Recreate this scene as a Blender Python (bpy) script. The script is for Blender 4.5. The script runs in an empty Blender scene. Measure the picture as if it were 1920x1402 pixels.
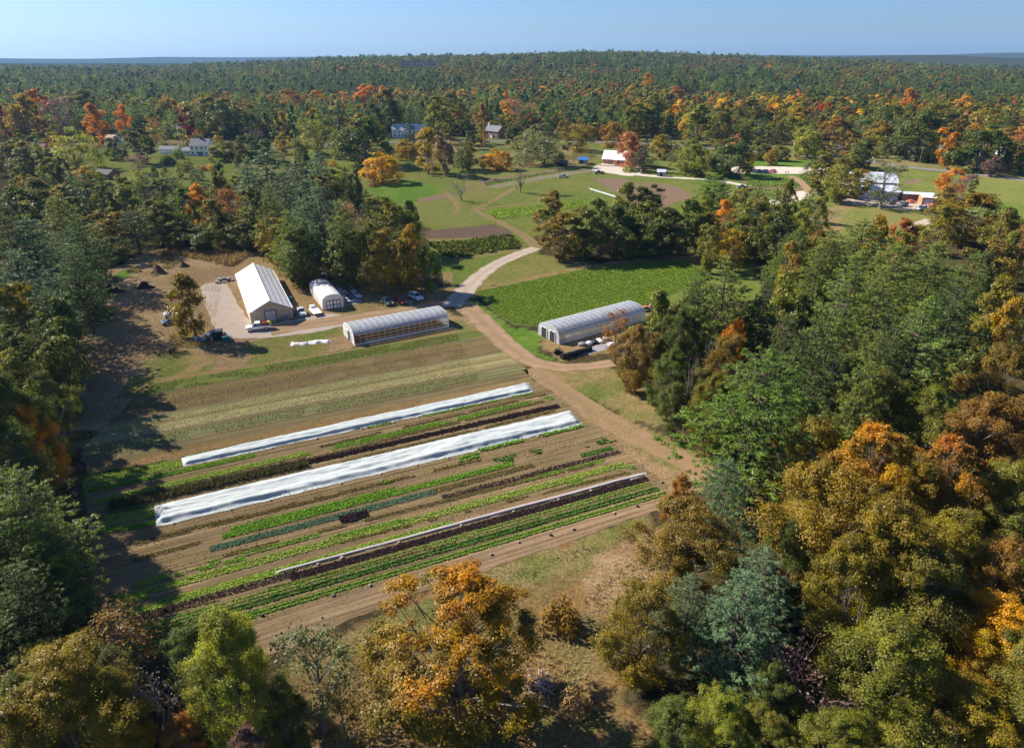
import bpy, math, random
import numpy as np
from mathutils import Vector, Matrix
from mathutils.geometry import tessellate_polygon

RD = random.Random(11)
NR = np.random.default_rng(11)
SC = bpy.context.scene
COL = SC.collection
PI = math.pi

# ------------------------------------------------------------------ camera geometry
H = 56.0                      # flying height of the camera above the farm, metres
FPX = 1280.0                  # focal length in photo pixels (1920 wide)
PITCH = math.atan((701 - 106) / FPX)
_c, _s = math.cos(PITCH), math.sin(PITCH)

def ray(px, py):
    x = (px - 960) / FPX
    y = -(py - 701) / FPX
    return (x, _c + y * _s, -_s + y * _c)

def G(px, py, z=0.0):
    """World point at height z seen at photo pixel (px, py)."""
    d = ray(px, py)
    t = (z - H) / d[2]
    return Vector((d[0] * t, d[1] * t, z))

def height_at(px, yb, yt):
    b = G(px, yb)
    d = ray(px, yt)
    t = math.hypot(b.x, b.y) / math.hypot(d[0], d[1])
    return H + t * d[2]

def depth_of(p):
    return p[1] * _c + (H - p[2]) * _s

def to_px(p):
    zc = depth_of(p)
    yc = p[1] * _s - (H - p[2]) * _c
    return 960 + FPX * p[0] / zc, 701 - FPX * yc / zc

ROW = math.radians(25.2)      # direction of the crop rows

def uv_of(x, y):
    return x * math.cos(ROW) + y * math.sin(ROW), -x * math.sin(ROW) + y * math.cos(ROW)

# ------------------------------------------------------------------ noise
def vnoise(x, y, scale, seed):
    x = np.asarray(x, float) / scale
    y = np.asarray(y, float) / scale
    xi = np.floor(x).astype(np.int64)
    yi = np.floor(y).astype(np.int64)
    fx, fy = x - xi, y - yi
    fx = fx * fx * (3 - 2 * fx)
    fy = fy * fy * (3 - 2 * fy)
    def hsh(a, b):
        n = (a * 374761393 + b * 668265263 + seed * 982451653) & 0xFFFFFFFF
        n = ((n ^ (n >> 13)) * 1274126177) & 0xFFFFFFFF
        return ((n ^ (n >> 16)) & 0xFFFF) / 65535.0
    a, b, c, d = hsh(xi, yi), hsh(xi + 1, yi), hsh(xi, yi + 1), hsh(xi + 1, yi + 1)
    return (a * (1 - fx) + b * fx) * (1 - fy) + (c * (1 - fx) + d * fx) * fy

def fbm(x, y, scale, seed, octs=3):
    s, a, t = 0, 1, 0
    for k in range(octs):
        s = s + a * vnoise(x, y, scale / 2 ** k, seed + k * 17)
        t += a
        a *= .5
    return s / t

# ------------------------------------------------------------------ objects
def tag(o, label=None, cat=None, group=None, kind=None):
    if label: o['label'] = label
    if cat: o['category'] = cat
    if group: o['group'] = group
    if kind: o['kind'] = kind
    return o

def empty(name, loc, rz=0.0, label=None, cat=None, group=None):
    o = bpy.data.objects.new(name, None)
    COL.objects.link(o)
    o.location = loc
    o.rotation_euler = (0, 0, rz)
    o.empty_display_size = 0.3
    return tag(o, label, cat, group)

def link(name, me, parent=None):
    o = bpy.data.objects.new(name, me)
    COL.objects.link(o)
    if parent: o.parent = parent
    return o

def np_mesh(name, V, F, mat, attrs=None, smooth=False):
    """V (n,3), F (m,k) all faces with k corners; attrs: per-vertex floats or colours."""
    me = bpy.data.meshes.new(name)
    V = np.ascontiguousarray(V, dtype=np.float32)
    F = np.ascontiguousarray(F, dtype=np.int32)
    m, k = F.shape
    me.vertices.add(len(V))
    me.vertices.foreach_set('co', V.ravel())
    me.loops.add(m * k)
    me.loops.foreach_set('vertex_index', F.ravel())
    me.polygons.add(m)
    me.polygons.foreach_set('loop_start', np.arange(0, m * k, k, dtype=np.int32))
    me.polygons.foreach_set('loop_total', np.full(m, k, dtype=np.int32))
    if smooth:
        me.polygons.foreach_set('use_smooth', np.ones(m, dtype=bool))
    for an, arr in (attrs or {}).items():
        arr = np.ascontiguousarray(arr, dtype=np.float32)
        if arr.ndim == 1:
            a = me.attributes.new(an, 'FLOAT', 'POINT')
            a.data.foreach_set('value', arr)
        else:
            if arr.shape[1] == 3:
                arr = np.concatenate([arr, np.ones((len(arr), 1), np.float32)], 1)
            a = me.attributes.new(an, 'FLOAT_COLOR', 'POINT')
            a.data.foreach_set('color', np.ascontiguousarray(arr).ravel())
    me.materials.append(mat)
    me.update(calc_edges=True)
    return me

class MB:
    """Collects polygons, builds one mesh object."""
    def __init__(s):
        s.v, s.f = [], []
    def add(s, vs, fs):
        n = len(s.v)
        s.v += [tuple(v) for v in vs]
        s.f += [[i + n for i in f] for f in fs]
        return s
    def poly(s, *vs):
        return s.add(vs, [list(range(len(vs)))])
    def box(s, c, d, rz=0.0):
        cx, cy, cz = c
        x, y, z = d[0] / 2, d[1] / 2, d[2] / 2
        ca, sa = math.cos(rz), math.sin(rz)
        vs = []
        for k in (-z, z):
            for a, b in ((-x, -y), (x, -y), (x, y), (-x, y)):
                vs.append((cx + a * ca - b * sa, cy + a * sa + b * ca, cz + k))
        return s.add(vs, [[3, 2, 1, 0], [4, 5, 6, 7], [0, 1, 5, 4], [1, 2, 6, 5], [2, 3, 7, 6], [3, 0, 4, 7]])
    def slab(s, pts, t):
        """Thick plate from a planar polygon, thickness t against its normal."""
        P = [Vector(p) for p in pts]
        n = (P[1] - P[0]).cross(P[2] - P[1]).normalized()
        k = len(P)
        vs = P + [p - n * t for p in P]
        fs = [list(range(k)), list(range(2 * k - 1, k - 1, -1))]
        fs += [[i, i + k, (i + 1) % k + k, (i + 1) % k] for i in range(k)]
        return s.add(vs, fs)
    def tube(s, pts, rad, k=6):
        P = [Vector(p) for p in pts]
        if not hasattr(rad, '__len__'): rad = [rad] * len(P)
        vs, fs = [], []
        up = Vector((0.31, 0.17, 0.94))
        for i, p in enumerate(P):
            d = (P[min(i + 1, len(P) - 1)] - P[max(i - 1, 0)]).normalized()
            a = d.cross(up)
            if a.length < 1e-3: a = d.cross(Vector((1, 0, 0)))
            a.normalize()
            b = d.cross(a)
            for j in range(k):
                t = 2 * PI * j / k
                vs.append(p + (a * math.cos(t) + b * math.sin(t)) * rad[i])
        for i in range(len(P) - 1):
            for j in range(k):
                q = (j + 1) % k
                fs.append([i * k + j, i * k + q, (i + 1) * k + q, (i + 1) * k + j])
        fs.append(list(range(k - 1, -1, -1)))
        fs.append([(len(P) - 1) * k + j for j in range(k)])
        return s.add(vs, fs)
    def mesh(s, name, mat, smooth=False):
        me = bpy.data.meshes.new(name)
        me.from_pydata(s.v, [], s.f)
        me.materials.append(mat)
        if smooth:
            me.polygons.foreach_set('use_smooth', [True] * len(me.polygons))
        me.update()
        return me
    def build(s, name, mat, parent=None, smooth=False, bevel=0):
        o = link(name, s.mesh(name, mat, smooth), parent)
        if bevel:
            b = o.modifiers.new('bevel', 'BEVEL')
            b.width = bevel
            b.segments = 2
            b.limit_method = 'ANGLE'
        return o

# ------------------------------------------------------------------ materials
class NT:
    def __init__(s, name):
        s.m = bpy.data.materials.new(name)
        s.m.use_nodes = True
        s.t = s.m.node_tree
        s.t.nodes.clear()
        s.out = s.t.nodes.new('ShaderNodeOutputMaterial')
    def n(s, typ, ins=None, **kw):
        nd = s.t.nodes.new('ShaderNode' + typ)
        for k, v in kw.items():
            setattr(nd, k, v)
        for k, v in (ins or {}).items():
            sk = nd.inputs[k]
            if hasattr(v, 'is_output') or isinstance(v, bpy.types.NodeSocket):
                s.t.links.new(v, sk)
            else:
                if sk.type == 'RGBA' and len(v) == 3: v = (*v, 1)
                sk.default_value = v
        return nd
    def math(s, op, a, b=0.0, c=None, clamp=False):
        nd = s.t.nodes.new('ShaderNodeMath')
        nd.operation = op
        nd.use_clamp = clamp
        for i, v in enumerate((a, b) if c is None else (a, b, c)):
            if isinstance(v, bpy.types.NodeSocket): s.t.links.new(v, nd.inputs[i])
            else: nd.inputs[i].default_value = v
        return nd.outputs[0]
    def mix(s, f, a, b, mode='MIX'):
        nd = s.t.nodes.new('ShaderNodeMix')
        nd.data_type = 'RGBA'
        nd.blend_type = mode
        for k, v in ((0, f), (6, a), (7, b)):
            if isinstance(v, bpy.types.NodeSocket): s.t.links.new(v, nd.inputs[k])
            else: nd.inputs[k].default_value = (v if k == 0 else ((*v, 1) if len(v) == 3 else v))
        return nd.outputs[2]
    def noise(s, vec, scale, detail=4, rough=.6):
        nd = s.n('TexNoise', {'Scale': scale, 'Detail': detail, 'Roughness': rough})
        if vec is not None: s.t.links.new(vec, nd.inputs['Vector'])
        return nd.outputs['Fac']
    def ramp(s, f, stops, interp='LINEAR'):
        nd = s.t.nodes.new('ShaderNodeValToRGB')
        e = nd.color_ramp.elements
        nd.color_ramp.interpolation = interp
        while len(e) > 1: e.remove(e[-1])
        for i, (p, c) in enumerate(stops):
            el = e[0] if i == 0 else e.new(p)
            el.position = p
            el.color = (*c, 1) if hasattr(c, '__len__') else (c, c, c, 1)
        s.t.links.new(f, nd.inputs[0])
        return nd.outputs[0]
    def pos(s):
        return s.n('NewGeometry').outputs['Position']
    def mapped(s, vec, scale=(1, 1, 1), rz=0.0):
        nd = s.n('Mapping', {'Scale': scale, 'Rotation': (0, 0, rz)})
        s.t.links.new(vec, nd.inputs['Vector'])
        return nd.outputs[0]
    def surf(s, sock):
        s.t.links.new(sock, s.out.inputs['Surface'])
        return s.m

def m_paint(name, col, rough=.6, var=.12, scale=3.0, metal=0.0, spec=.4):
    q = NT(name)
    co = q.n('TexCoord').outputs['Object']
    f = q.noise(co, scale, 5)
    c = q.mix(f, tuple(x * (1 - var) for x in col), tuple(min(1, x * (1 + var)) for x in col))
    b = q.n('BsdfPrincipled', {'Base Color': c, 'Roughness': rough, 'Metallic': metal, 'Specular IOR Level': spec})
    return q.surf(b.outputs[0])

def m_leaf(name, trans=.3):
    q = NT(name)
    ca = q.n('Attribute', attribute_type='INSTANCER', attribute_name='tcol').outputs['Color']
    cb = q.n('Attribute', attribute_type='INSTANCER', attribute_name='tcol2').outputs['Color']
    tint = q.n('Attribute', attribute_type='GEOMETRY', attribute_name='tint').outputs['Fac']
    rnd = q.n('Attribute', attribute_type='GEOMETRY', attribute_name='rnd').outputs['Fac']
    c = q.mix(tint, ca, cb)
    k = q.math('MULTIPLY_ADD', rnd, .9, .6)
    c = q.mix(1.0, c, q.n('CombineColor', {0: k, 1: k, 2: k}).outputs[0], 'MULTIPLY')
    hs = q.n('HueSaturation', {'Color': c})
    oi = q.n('ObjectInfo').outputs['Random']
    q.t.links.new(q.math('MULTIPLY_ADD', oi, .03, .485), hs.inputs['Hue'])
    q.t.links.new(q.math('MULTIPLY_ADD', rnd, .25, .9), hs.inputs['Saturation'])
    c = hs.outputs[0]
    d = q.n('BsdfDiffuse', {'Color': c, 'Roughness': .3})
    t = q.n('BsdfTranslucent', {'Color': c})
    mx = q.n('MixShader', {0: trans, 1: d.outputs[0], 2: t.outputs[0]})
    g = q.n('BsdfGlossy', {'Color': (.8, .8, .8), 'Roughness': .45})
    lw = q.n('LayerWeight', {'Blend': .25}).outputs['Facing']
    m2 = q.n('MixShader', {0: q.math('MULTIPLY_ADD', lw, .05, .012), 1: mx.outputs[0], 2: g.outputs[0]})
    return q.surf(m2.outputs[0])

def m_crop(name, ca, cb, trans=.25):
    q = NT(name)
    rnd = q.n('Attribute', attribute_type='GEOMETRY', attribute_name='rnd').outputs['Fac']
    c = q.mix(rnd, ca, cb)
    d = q.n('BsdfDiffuse', {'Color': c})
    t = q.n('BsdfTranslucent', {'Color': c})
    mx = q.n('MixShader', {0: trans, 1: d.outputs[0], 2: t.outputs[0]})
    return q.surf(mx.outputs[0])

def m_bark(name, a, b):
    q = NT(name)
    co = q.mapped(q.n('TexCoord').outputs['Object'], (6, 6, 1.2))
    f = q.noise(co, 2.0, 6)
    c = q.mix(f, a, b)
    return q.surf(q.n('BsdfDiffuse', {'Color': c}).outputs[0])

LEAF = m_leaf('leaf', .42)
NEEDLE = m_leaf('needle', .38)
BARK = m_bark('bark', (.08, .065, .052), (.30, .26, .22))
BARKP = m_bark('pine_bark', (.05, .035, .028), (.17, .13, .11))
TWIG = m_bark('grey_twig', (.13, .11, .10), (.30, .27, .25))
TWIGR = m_bark('reddish_twig', (.11, .06, .055), (.24, .16, .14))

# ------------------------------------------------------------------ tree meshes
def nrm(a):
    return a / np.maximum(np.linalg.norm(a, axis=-1, keepdims=True), 1e-9)

def cards(c, n, t, l, w, fold=.12):
    """Leaf shaped (rhombic) faces, folded along the midrib."""
    n = nrm(n)
    t = nrm(t - n * (t * n).sum(1, keepdims=True))
    b = np.cross(n, t)
    l = np.broadcast_to(np.asarray(l, float), (len(c),))[:, None]
    w = np.broadcast_to(np.asarray(w, float), (len(c),))[:, None]
    k = 0.1 * l
    V = np.stack([c - t * l / 2, c - t * k + b * w / 2 + n * fold * w, c + t * l / 2, c - t * k - b * w / 2 + n * fold * w], 1)
    return V.reshape(-1, 3)

def leaf_mesh(name, V, mat, tint, rnd):
    m = len(V) // 4
    F = np.arange(m * 4).reshape(m, 4)
    return np_mesh(name, V, F, mat, {'tint': np.repeat(np.clip(tint, 0, 1), 4), 'rnd': np.repeat(np.clip(rnd, 0, 1), 4)})

def bez(a, b, c, n):
    return [a * (1 - t) ** 2 + b * 2 * t * (1 - t) + c * t * t for t in np.linspace(0, 1, n)]

def decid(seed, nlobe, nsub, nleaf, ll, lw, R=7.0, h=18.0, base=.16, bulge=.52, lobr=(1.5, 2.6), gaps=.0, limbs=16, droop=0.0, topw=0.0, lump=.22, fluff=.4):
    """A broadleaf tree 18 m tall: crown mesh and trunk mesh. Lobes of foliage, each of several sprays of leaves.
    topw: tint rises towards the treetop."""
    r = np.random.default_rng(seed)
    zb = base * h
    lc, lr = [], []
    ph = r.uniform(0, 6.3, 6)
    tries = 0
    while len(lc) < nlobe and tries < nlobe * 60:
        tries += 1
        t = r.uniform(0.02, 1) ** .8
        prof = (np.sin(PI * t ** (math.log(.5) / math.log(bulge))) * .9 + .1) ** .6
        a = r.uniform(0, 2 * PI)
        lumpf = 1 + lump * (np.sin(2 * a + ph[0] + 3 * t) * .5 + np.sin(3 * a + ph[1] - 5 * t) * .5 + np.sin(5 * a + ph[2] + 8 * t) * .35)
        q = r.uniform(.7, 1.0) if r.random() < .8 else r.uniform(.1, .7)
        pr = r.uniform(*lobr) * (1.0 if t < .8 else .75)
        rr = max(R * prof * lumpf * q - pr * .55, 0)
        z = zb + (h - zb) * t * (.95 + .05 * lumpf) - droop * q * q * 1.5 - pr * .5
        c = np.array([rr * math.cos(a), rr * math.sin(a), max(z, zb * .6)])
        if any(np.linalg.norm((c - o) * np.array([1, 1, 1.25])) < (.62 + .3 * gaps) * pr for o in lc):
            continue
        lc.append(c)
        lr.append(pr)
    lc, lr = np.array(lc), np.array(lr)
    n = len(lc)
    cen = np.array([0, 0, zb + (h - zb) * .35])
    out = nrm(lc - cen)
    # sprays over the outer side of every lobe
    li = np.repeat(np.arange(n), nsub)
    d = nrm(nrm(r.normal(size=(n * nsub, 3))) + out[li] * .8 + np.array([0, 0, .25]))
    sc = lc[li] + d * (lr[li] * np.where(r.random(n * nsub) < .16, r.uniform(1.1, 1.5, n * nsub), r.uniform(.5, 1.08, n * nsub)))[:, None] * np.array([1.1, 1.1, .8])
    sr = lr[li] * r.uniform(.22, .42, n * nsub)
    si = np.repeat(np.arange(n * nsub), nleaf)
    e = r.normal(size=(n * nsub * nleaf, 3))
    P = sc[si] + e * (sr[si] * fluff * 2)[:, None] * np.array([1.1, 1.1, .75])
    P[:, 2] -= droop * .9 * r.random(len(P))
    fz = h / np.percentile(P[:, 2], 99.7)
    fr = R / np.percentile(np.hypot(P[:, 0], P[:, 1]), 98)
    fit = np.array([fr, fr, fz])
    P, lc, sc = P * fit, lc * fit, sc * fit
    P[:, 2] = np.maximum(P[:, 2], .25)
    N = nrm(d[si] * .7 + nrm(e) * .5 + r.normal(size=P.shape) * .6 + np.array([0, 0, .35]))
    T = nrm(r.normal(size=P.shape) + np.array([0, 0, -.4 - droop]))
    s = .45 + 1.0 * r.random(len(P)) ** 1.5
    V = cards(P, N, T, ll * s, lw * s)
    lt = r.random(n) ** 1.2
    stt = r.random(n * nsub)
    zt = (P[:, 2] - zb) / (h - zb)
    tint = (.45 * lt[li][si] + .3 * stt[si] + .25 * r.random(len(P))) * (1 - topw) + topw * np.clip(zt * 1.7 - .72 + .55 * (lt[li][si] - .5) + .5 * (stt[si] - .5), 0, 1)
    rnd = .3 * r.random(n)[li][si] + .3 * r.random(n * nsub)[si] + .4 * r.random(len(P))
    crown = leaf_mesh('crown', V, LEAF, tint, rnd)
    mb = MB()
    lean = r.uniform(-.6, .6, 2)
    top = np.array([lean[0], lean[1], zb + (h - zb) * .66])
    tp = bez(np.array([0, 0, -.3]), np.array([lean[0] * .2, lean[1] * .2, h * .3]), top, 6)
    mb.tube(tp, [.42, .36, .3, .22, .14, .06], 7)
    ids = list(r.permutation(n)[:limbs])
    for i in ids:
        k = min(max((lc[i][2] - .28 * h) / (h * .62), .18), .92)
        j = k * (len(tp) - 1)
        s0 = tp[int(j)] + (tp[min(int(j) + 1, len(tp) - 1)] - tp[int(j)]) * (j - int(j))
        e0 = lc[i]
        mid = s0 * .45 + e0 * .55 + np.array([0, 0, -.06 * np.linalg.norm(e0 - s0)]) + r.uniform(-.4, .4, 3)
        w0 = .16 - .1 * k
        mb.tube(bez(s0, mid, e0, 5), [w0, w0 * .8, w0 * .6, w0 * .45, .03], 5)
        for q in range(3 if limbs > 25 else 1):
            e1 = sc[i * nsub + q % nsub]
            mb.tube([mid, (mid + e1) / 2 + r.uniform(-.2, .2, 3), e1], [w0 * .4, w0 * .25, .012], 4)
    return crown, mb.mesh('trunk', BARK)

def pine(seed, whorls, perb, ll, lw, R=6.0, h=24.0, base=.2, irregular=.45, power=.75, lift=.18, sub=14, mat=None, droop=0.0, flat=.06):
    """A conifer with whorled plate-like boughs."""
    r = np.random.default_rng(seed)
    P, N, T, L, tint, rnd = [], [], [], [], [], []
    mb = MB()
    lean = r.uniform(-.5, .5, 2)
    mb.tube([(0, 0, -.3), (lean[0] * .3, lean[1] * .3, h * .4), (lean[0], lean[1], h * .97)], [.38, .26, .03], 7)
    for w in range(whorls):
        t = (w + r.uniform(-.3, .3)) / whorls
        t = min(max(t, 0), .985)
        z0 = h * (base + (1 - base) * t)
        nb = r.integers(4, 7)
        a0 = r.uniform(0, 6.3)
        Lw = R * max(((1 - t) ** power) * (.45 + .55 * min(1, .35 + t * 3.2)), .06)
        for b in range(nb):
            a = a0 + 2 * PI * b / nb + r.uniform(-.35, .35)
            Lb = Lw * (1 + r.uniform(-irregular, irregular * .6))
            if t < .15 and r.random() < .3: Lb *= .4
            dirv = np.array([math.cos(a), math.sin(a), 0])
            side = np.array([-math.sin(a), math.cos(a), 0])
            x0 = np.array([lean[0] * z0 / h, lean[1] * z0 / h, z0])
            e = x0 + dirv * Lb + np.array([0, 0, Lb * (lift + .25 * t) - droop * Lb])
            m = x0 * .5 + e * .5 + np.array([0, 0, -.07 * Lb])
            if Lb > 1.0:
                mb.tube(bez(x0, m, e, 4), [.075, .055, .035, .01], 4)
            nt_ = max(int(perb * (Lb / R) ** 1.1), 2)
            q = .2 + .85 * (np.arange(nt_) + r.random(nt_)) / nt_
            bp = np.outer((1 - q) ** 2, x0) + np.outer(2 * q * (1 - q), m) + np.outer(q * q, e)
            lat = r.uniform(-1, 1, nt_)
            wid = .34 * Lb * np.clip(1.3 - np.abs(q - .6) * 1.6, .15, 1)
            tc = bp + np.outer(lat * wid, side) + np.outer(np.abs(lat) * wid * .35, dirv)
            tc[:, 2] += r.normal(0, flat, nt_) * Lb - .04 * np.abs(lat) * Lb
            td = nrm(dirv * .75 + np.outer(lat * .9, side) + np.array([0, 0, .45 - droop]) + r.normal(size=(nt_, 3)) * .2)
            tsz = r.uniform(.7, 1.25, nt_) * (.7 + .3 * Lb / R)
            ti = np.repeat(np.arange(nt_), sub)
            k = nt_ * sub
            dd = nrm(td[ti] + r.normal(size=(k, 3)) * .5)
            ln = r.uniform(.65, 1.25, k) * tsz[ti]
            P.append(tc[ti] + r.normal(size=(k, 3)) * .16 * ll * np.array([1.6, 1.6, .8]) * tsz[ti][:, None] + dd * (ln * ll * .4)[:, None])
            N.append(nrm(np.array([0, 0, .8]) + r.normal(size=(k, 3)) * .6))
            T.append(dd)
            L.append(ln)
            bt = r.random()
            tint.append(np.clip(.35 * bt + .3 * r.random(nt_)[ti] + .35 * q[ti] ** 2, 0, 1))
            rnd.append(.3 * r.random() + .3 * r.random(nt_)[ti] + .4 * r.random(k))
    k = perb * 2 + 8
    pt = np.array([lean[0], lean[1], h]) - np.abs(r.normal(size=(k, 1))) * np.array([0, 0, .04 * h]) + r.normal(size=(k, 3)) * .035 * R
    P.append(pt); N.append(r.normal(size=(k, 3)) + np.array([0, 0, .2])); T.append(np.array([0, 0, 1.0]) + r.normal(size=(k, 3)) * .5)
    L.append(np.ones(k)); tint.append(r.random(k)); rnd.append(.5 + .5 * r.random(k))
    P, N, T, L = map(np.concatenate, (P, N, T, L))
    P[:, 2] = np.maximum(P[:, 2], .2)
    V = cards(P, N, T, ll * L, lw * L, .05)
    crown = leaf_mesh('crown', V, mat or NEEDLE, np.concatenate(tint), np.concatenate(rnd))
    return crown, mb.mesh('trunk', BARKP)

def bare(seed, h=12.0, R=5.0, mat=None, leaves=0, levels=5, ll=.3):
    """A leafless tree: forking limbs down to fine twigs; a few leaves left on the twigs if leaves > 0."""
    r = np.random.default_rng(seed)
    mb, mt = MB(), MB()
    tips = []
    def grow(p, d, L, w, lev):
        e = p + d * L
        m = p + d * L * .5 + r.normal(size=3) * L * .07
        (mb if lev < 2 else mt).tube([p, m, e], [w, w * .82, w * .62], 6 if lev < 2 else (4 if lev < 4 else 3))
        if lev >= levels:
            tips.append(e)
            return
        for k in range(int(r.integers(2, 4)) + (1 if lev in (0, 1) else 0)):
            nd = nrm(d * .9 + r.normal(size=3) * (.55 if lev else .6) + np.array([0, 0, .16]))
            grow(e if k < 2 else m, nd, L * r.uniform(.6, .85), w * .58, lev + 1)
    grow(np.array([0, 0, -.2]), nrm(np.array([r.uniform(-.08, .08), r.uniform(-.08, .08), 1])), h * .24, .026 * h * .6, 0)
    for m in (mb, mt):
        V = np.array(m.v)
        if m is mb: allv = V
    V = np.array(mb.v + mt.v)
    sx = R / max(np.percentile(np.abs(V[:, :2]), 99), .1)
    sz = h / V[:, 2].max()
    f = np.array([sx, sx, sz])
    mb.v = [tuple(np.array(v) * f) for v in mb.v]
    mt.v = [tuple(np.array(v) * f) for v in mt.v]
    tips = np.array(tips) * f
    trunk = mb.mesh('trunk', mat or TWIG)
    crown = mt.mesh('crown', mat or TWIG)
    lv = None
    if leaves:
        ci = r.integers(0, len(tips), leaves)
        P = tips[ci] + r.normal(size=(leaves, 3)) * .35
        V = cards(P, r.normal(size=(leaves, 3)), r.normal(size=(leaves, 3)), ll, ll * .7)
        lv = leaf_mesh('leaves', V, LEAF, r.random(leaves), r.random(leaves))
    return crown, trunk, lv

def shrub(seed, n, ll, R=1.5, h=1.6):
    r = np.random.default_rng(seed)
    d = nrm(r.normal(size=(n, 3)))
    d[:, 2] = np.abs(d[:, 2])
    a = np.arctan2(d[:, 1], d[:, 0])
    rr = (1 + .2 * np.sin(3 * a + seed) + .15 * np.sin(5 * a + 2 * seed)) * (.55 + .45 * r.random(n) ** .5)
    P = d * rr[:, None] * np.array([R, R, h])
    V = cards(P, nrm(d + r.normal(size=d.shape) * .5), r.normal(size=d.shape), ll * r.uniform(.6, 1.3, n), ll * .7, .1)
    mb = MB()
    for k in range(6):
        b = 2 * PI * k / 6 + r.random()
        mb.tube([(0, 0, -.1), (.3 * R * math.cos(b), .3 * R * math.sin(b), .4 * h), (.6 * R * math.cos(b), .6 * R * math.sin(b), .75 * h)], [.05, .035, .01], 4)
    return leaf_mesh('foliage', V, LEAF, r.random(n), r.random(n)), mb.mesh('stem', BARK)

# ------------------------------------------------------------------ terrain height
AZ_PX = [-200, 0, 150, 300, 440, 560, 700, 860, 950, 1050, 1150, 1250, 1350, 1450, 1560, 1650, 1760, 1900, 2100]
AZ_Y = [128, 128, 128, 125, 120, 112, 106, 104, 102, 99, 97, 99, 104, 110, 113, 116, 124, 129, 131]
FAR_Y = [104, 110, 111, 107, 108, 107, 106, 106, 106, 106, 106, 104, 103, 104, 104, 104, 103, 98, 102]
MID_Y = [118, 119, 119, 119, 119, 119, 119, 119, 119, 119, 119, 119, 115, 111, 108, 104, 103, 109, 112]
RIDGE = 2250.0

def terrain(x, y):
    x = np.asarray(x, float)
    y = np.asarray(y, float)
    r = np.hypot(x, y)
    px = 960 + FPX / _c * x / np.maximum(y, 1.0)     # azimuth -> photo column at the horizon
    px = np.where(y < 20, np.where(x < 0, -200, 2100), px)
    ca = np.clip(y / np.maximum(r, 1), .3, 1) * _c * _c / .92
    hr = H + ca * RIDGE * (106 - np.interp(px, AZ_PX, AZ_Y)) / FPX * .92 - 15
    s = np.clip((r - 620) / (RIDGE - 620), 0, 1)
    s = s * s * (3 - 2 * s)
    z = s * hr
    down = np.clip((r - RIDGE - 100) / 900, 0, 1)
    down = down * down * (3 - 2 * down)
    z = z * (1 - down) - 5 * down
    hm = H + ca * 4600 * (106 - np.interp(px, AZ_PX, MID_Y)) / FPX * .92 + 5
    z = z + np.maximum(hm, 0) * np.exp(-((r - 4600) / 700) ** 2)
    hf = H + ca * 8800 * (106 - np.interp(px, AZ_PX, FAR_Y)) / FPX * .92 + 5
    z = z + np.maximum(hf, 0) * np.exp(-((r - 8800) / 900) ** 2)
    bump = (fbm(x, y, 420, 5, 3) - .5) * 34 * np.clip((r - 750) / 700, 0, 1) * np.clip((RIDGE + 50 - r) / 700, 0, 1)
    return z + bump

# ------------------------------------------------------------------ ground colours
GRASS = ((.115, .15, .03), (.16, .165, .045))
LUSH = ((.085, .165, .022), (.12, .19, .03))
DRY = ((.27, .185, .085), (.19, .15, .06))
TAN = ((.30, .21, .115), (.23, .15, .08))
MIXED = ((.12, .14, .035), (.25, .175, .08))
LITTER = ((.10, .065, .035), (.15, .095, .05))
WOODS = ((.045, .040, .02), (.07, .055, .028))
RUST = ((.22, .13, .055), (.16, .12, .05))
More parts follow.
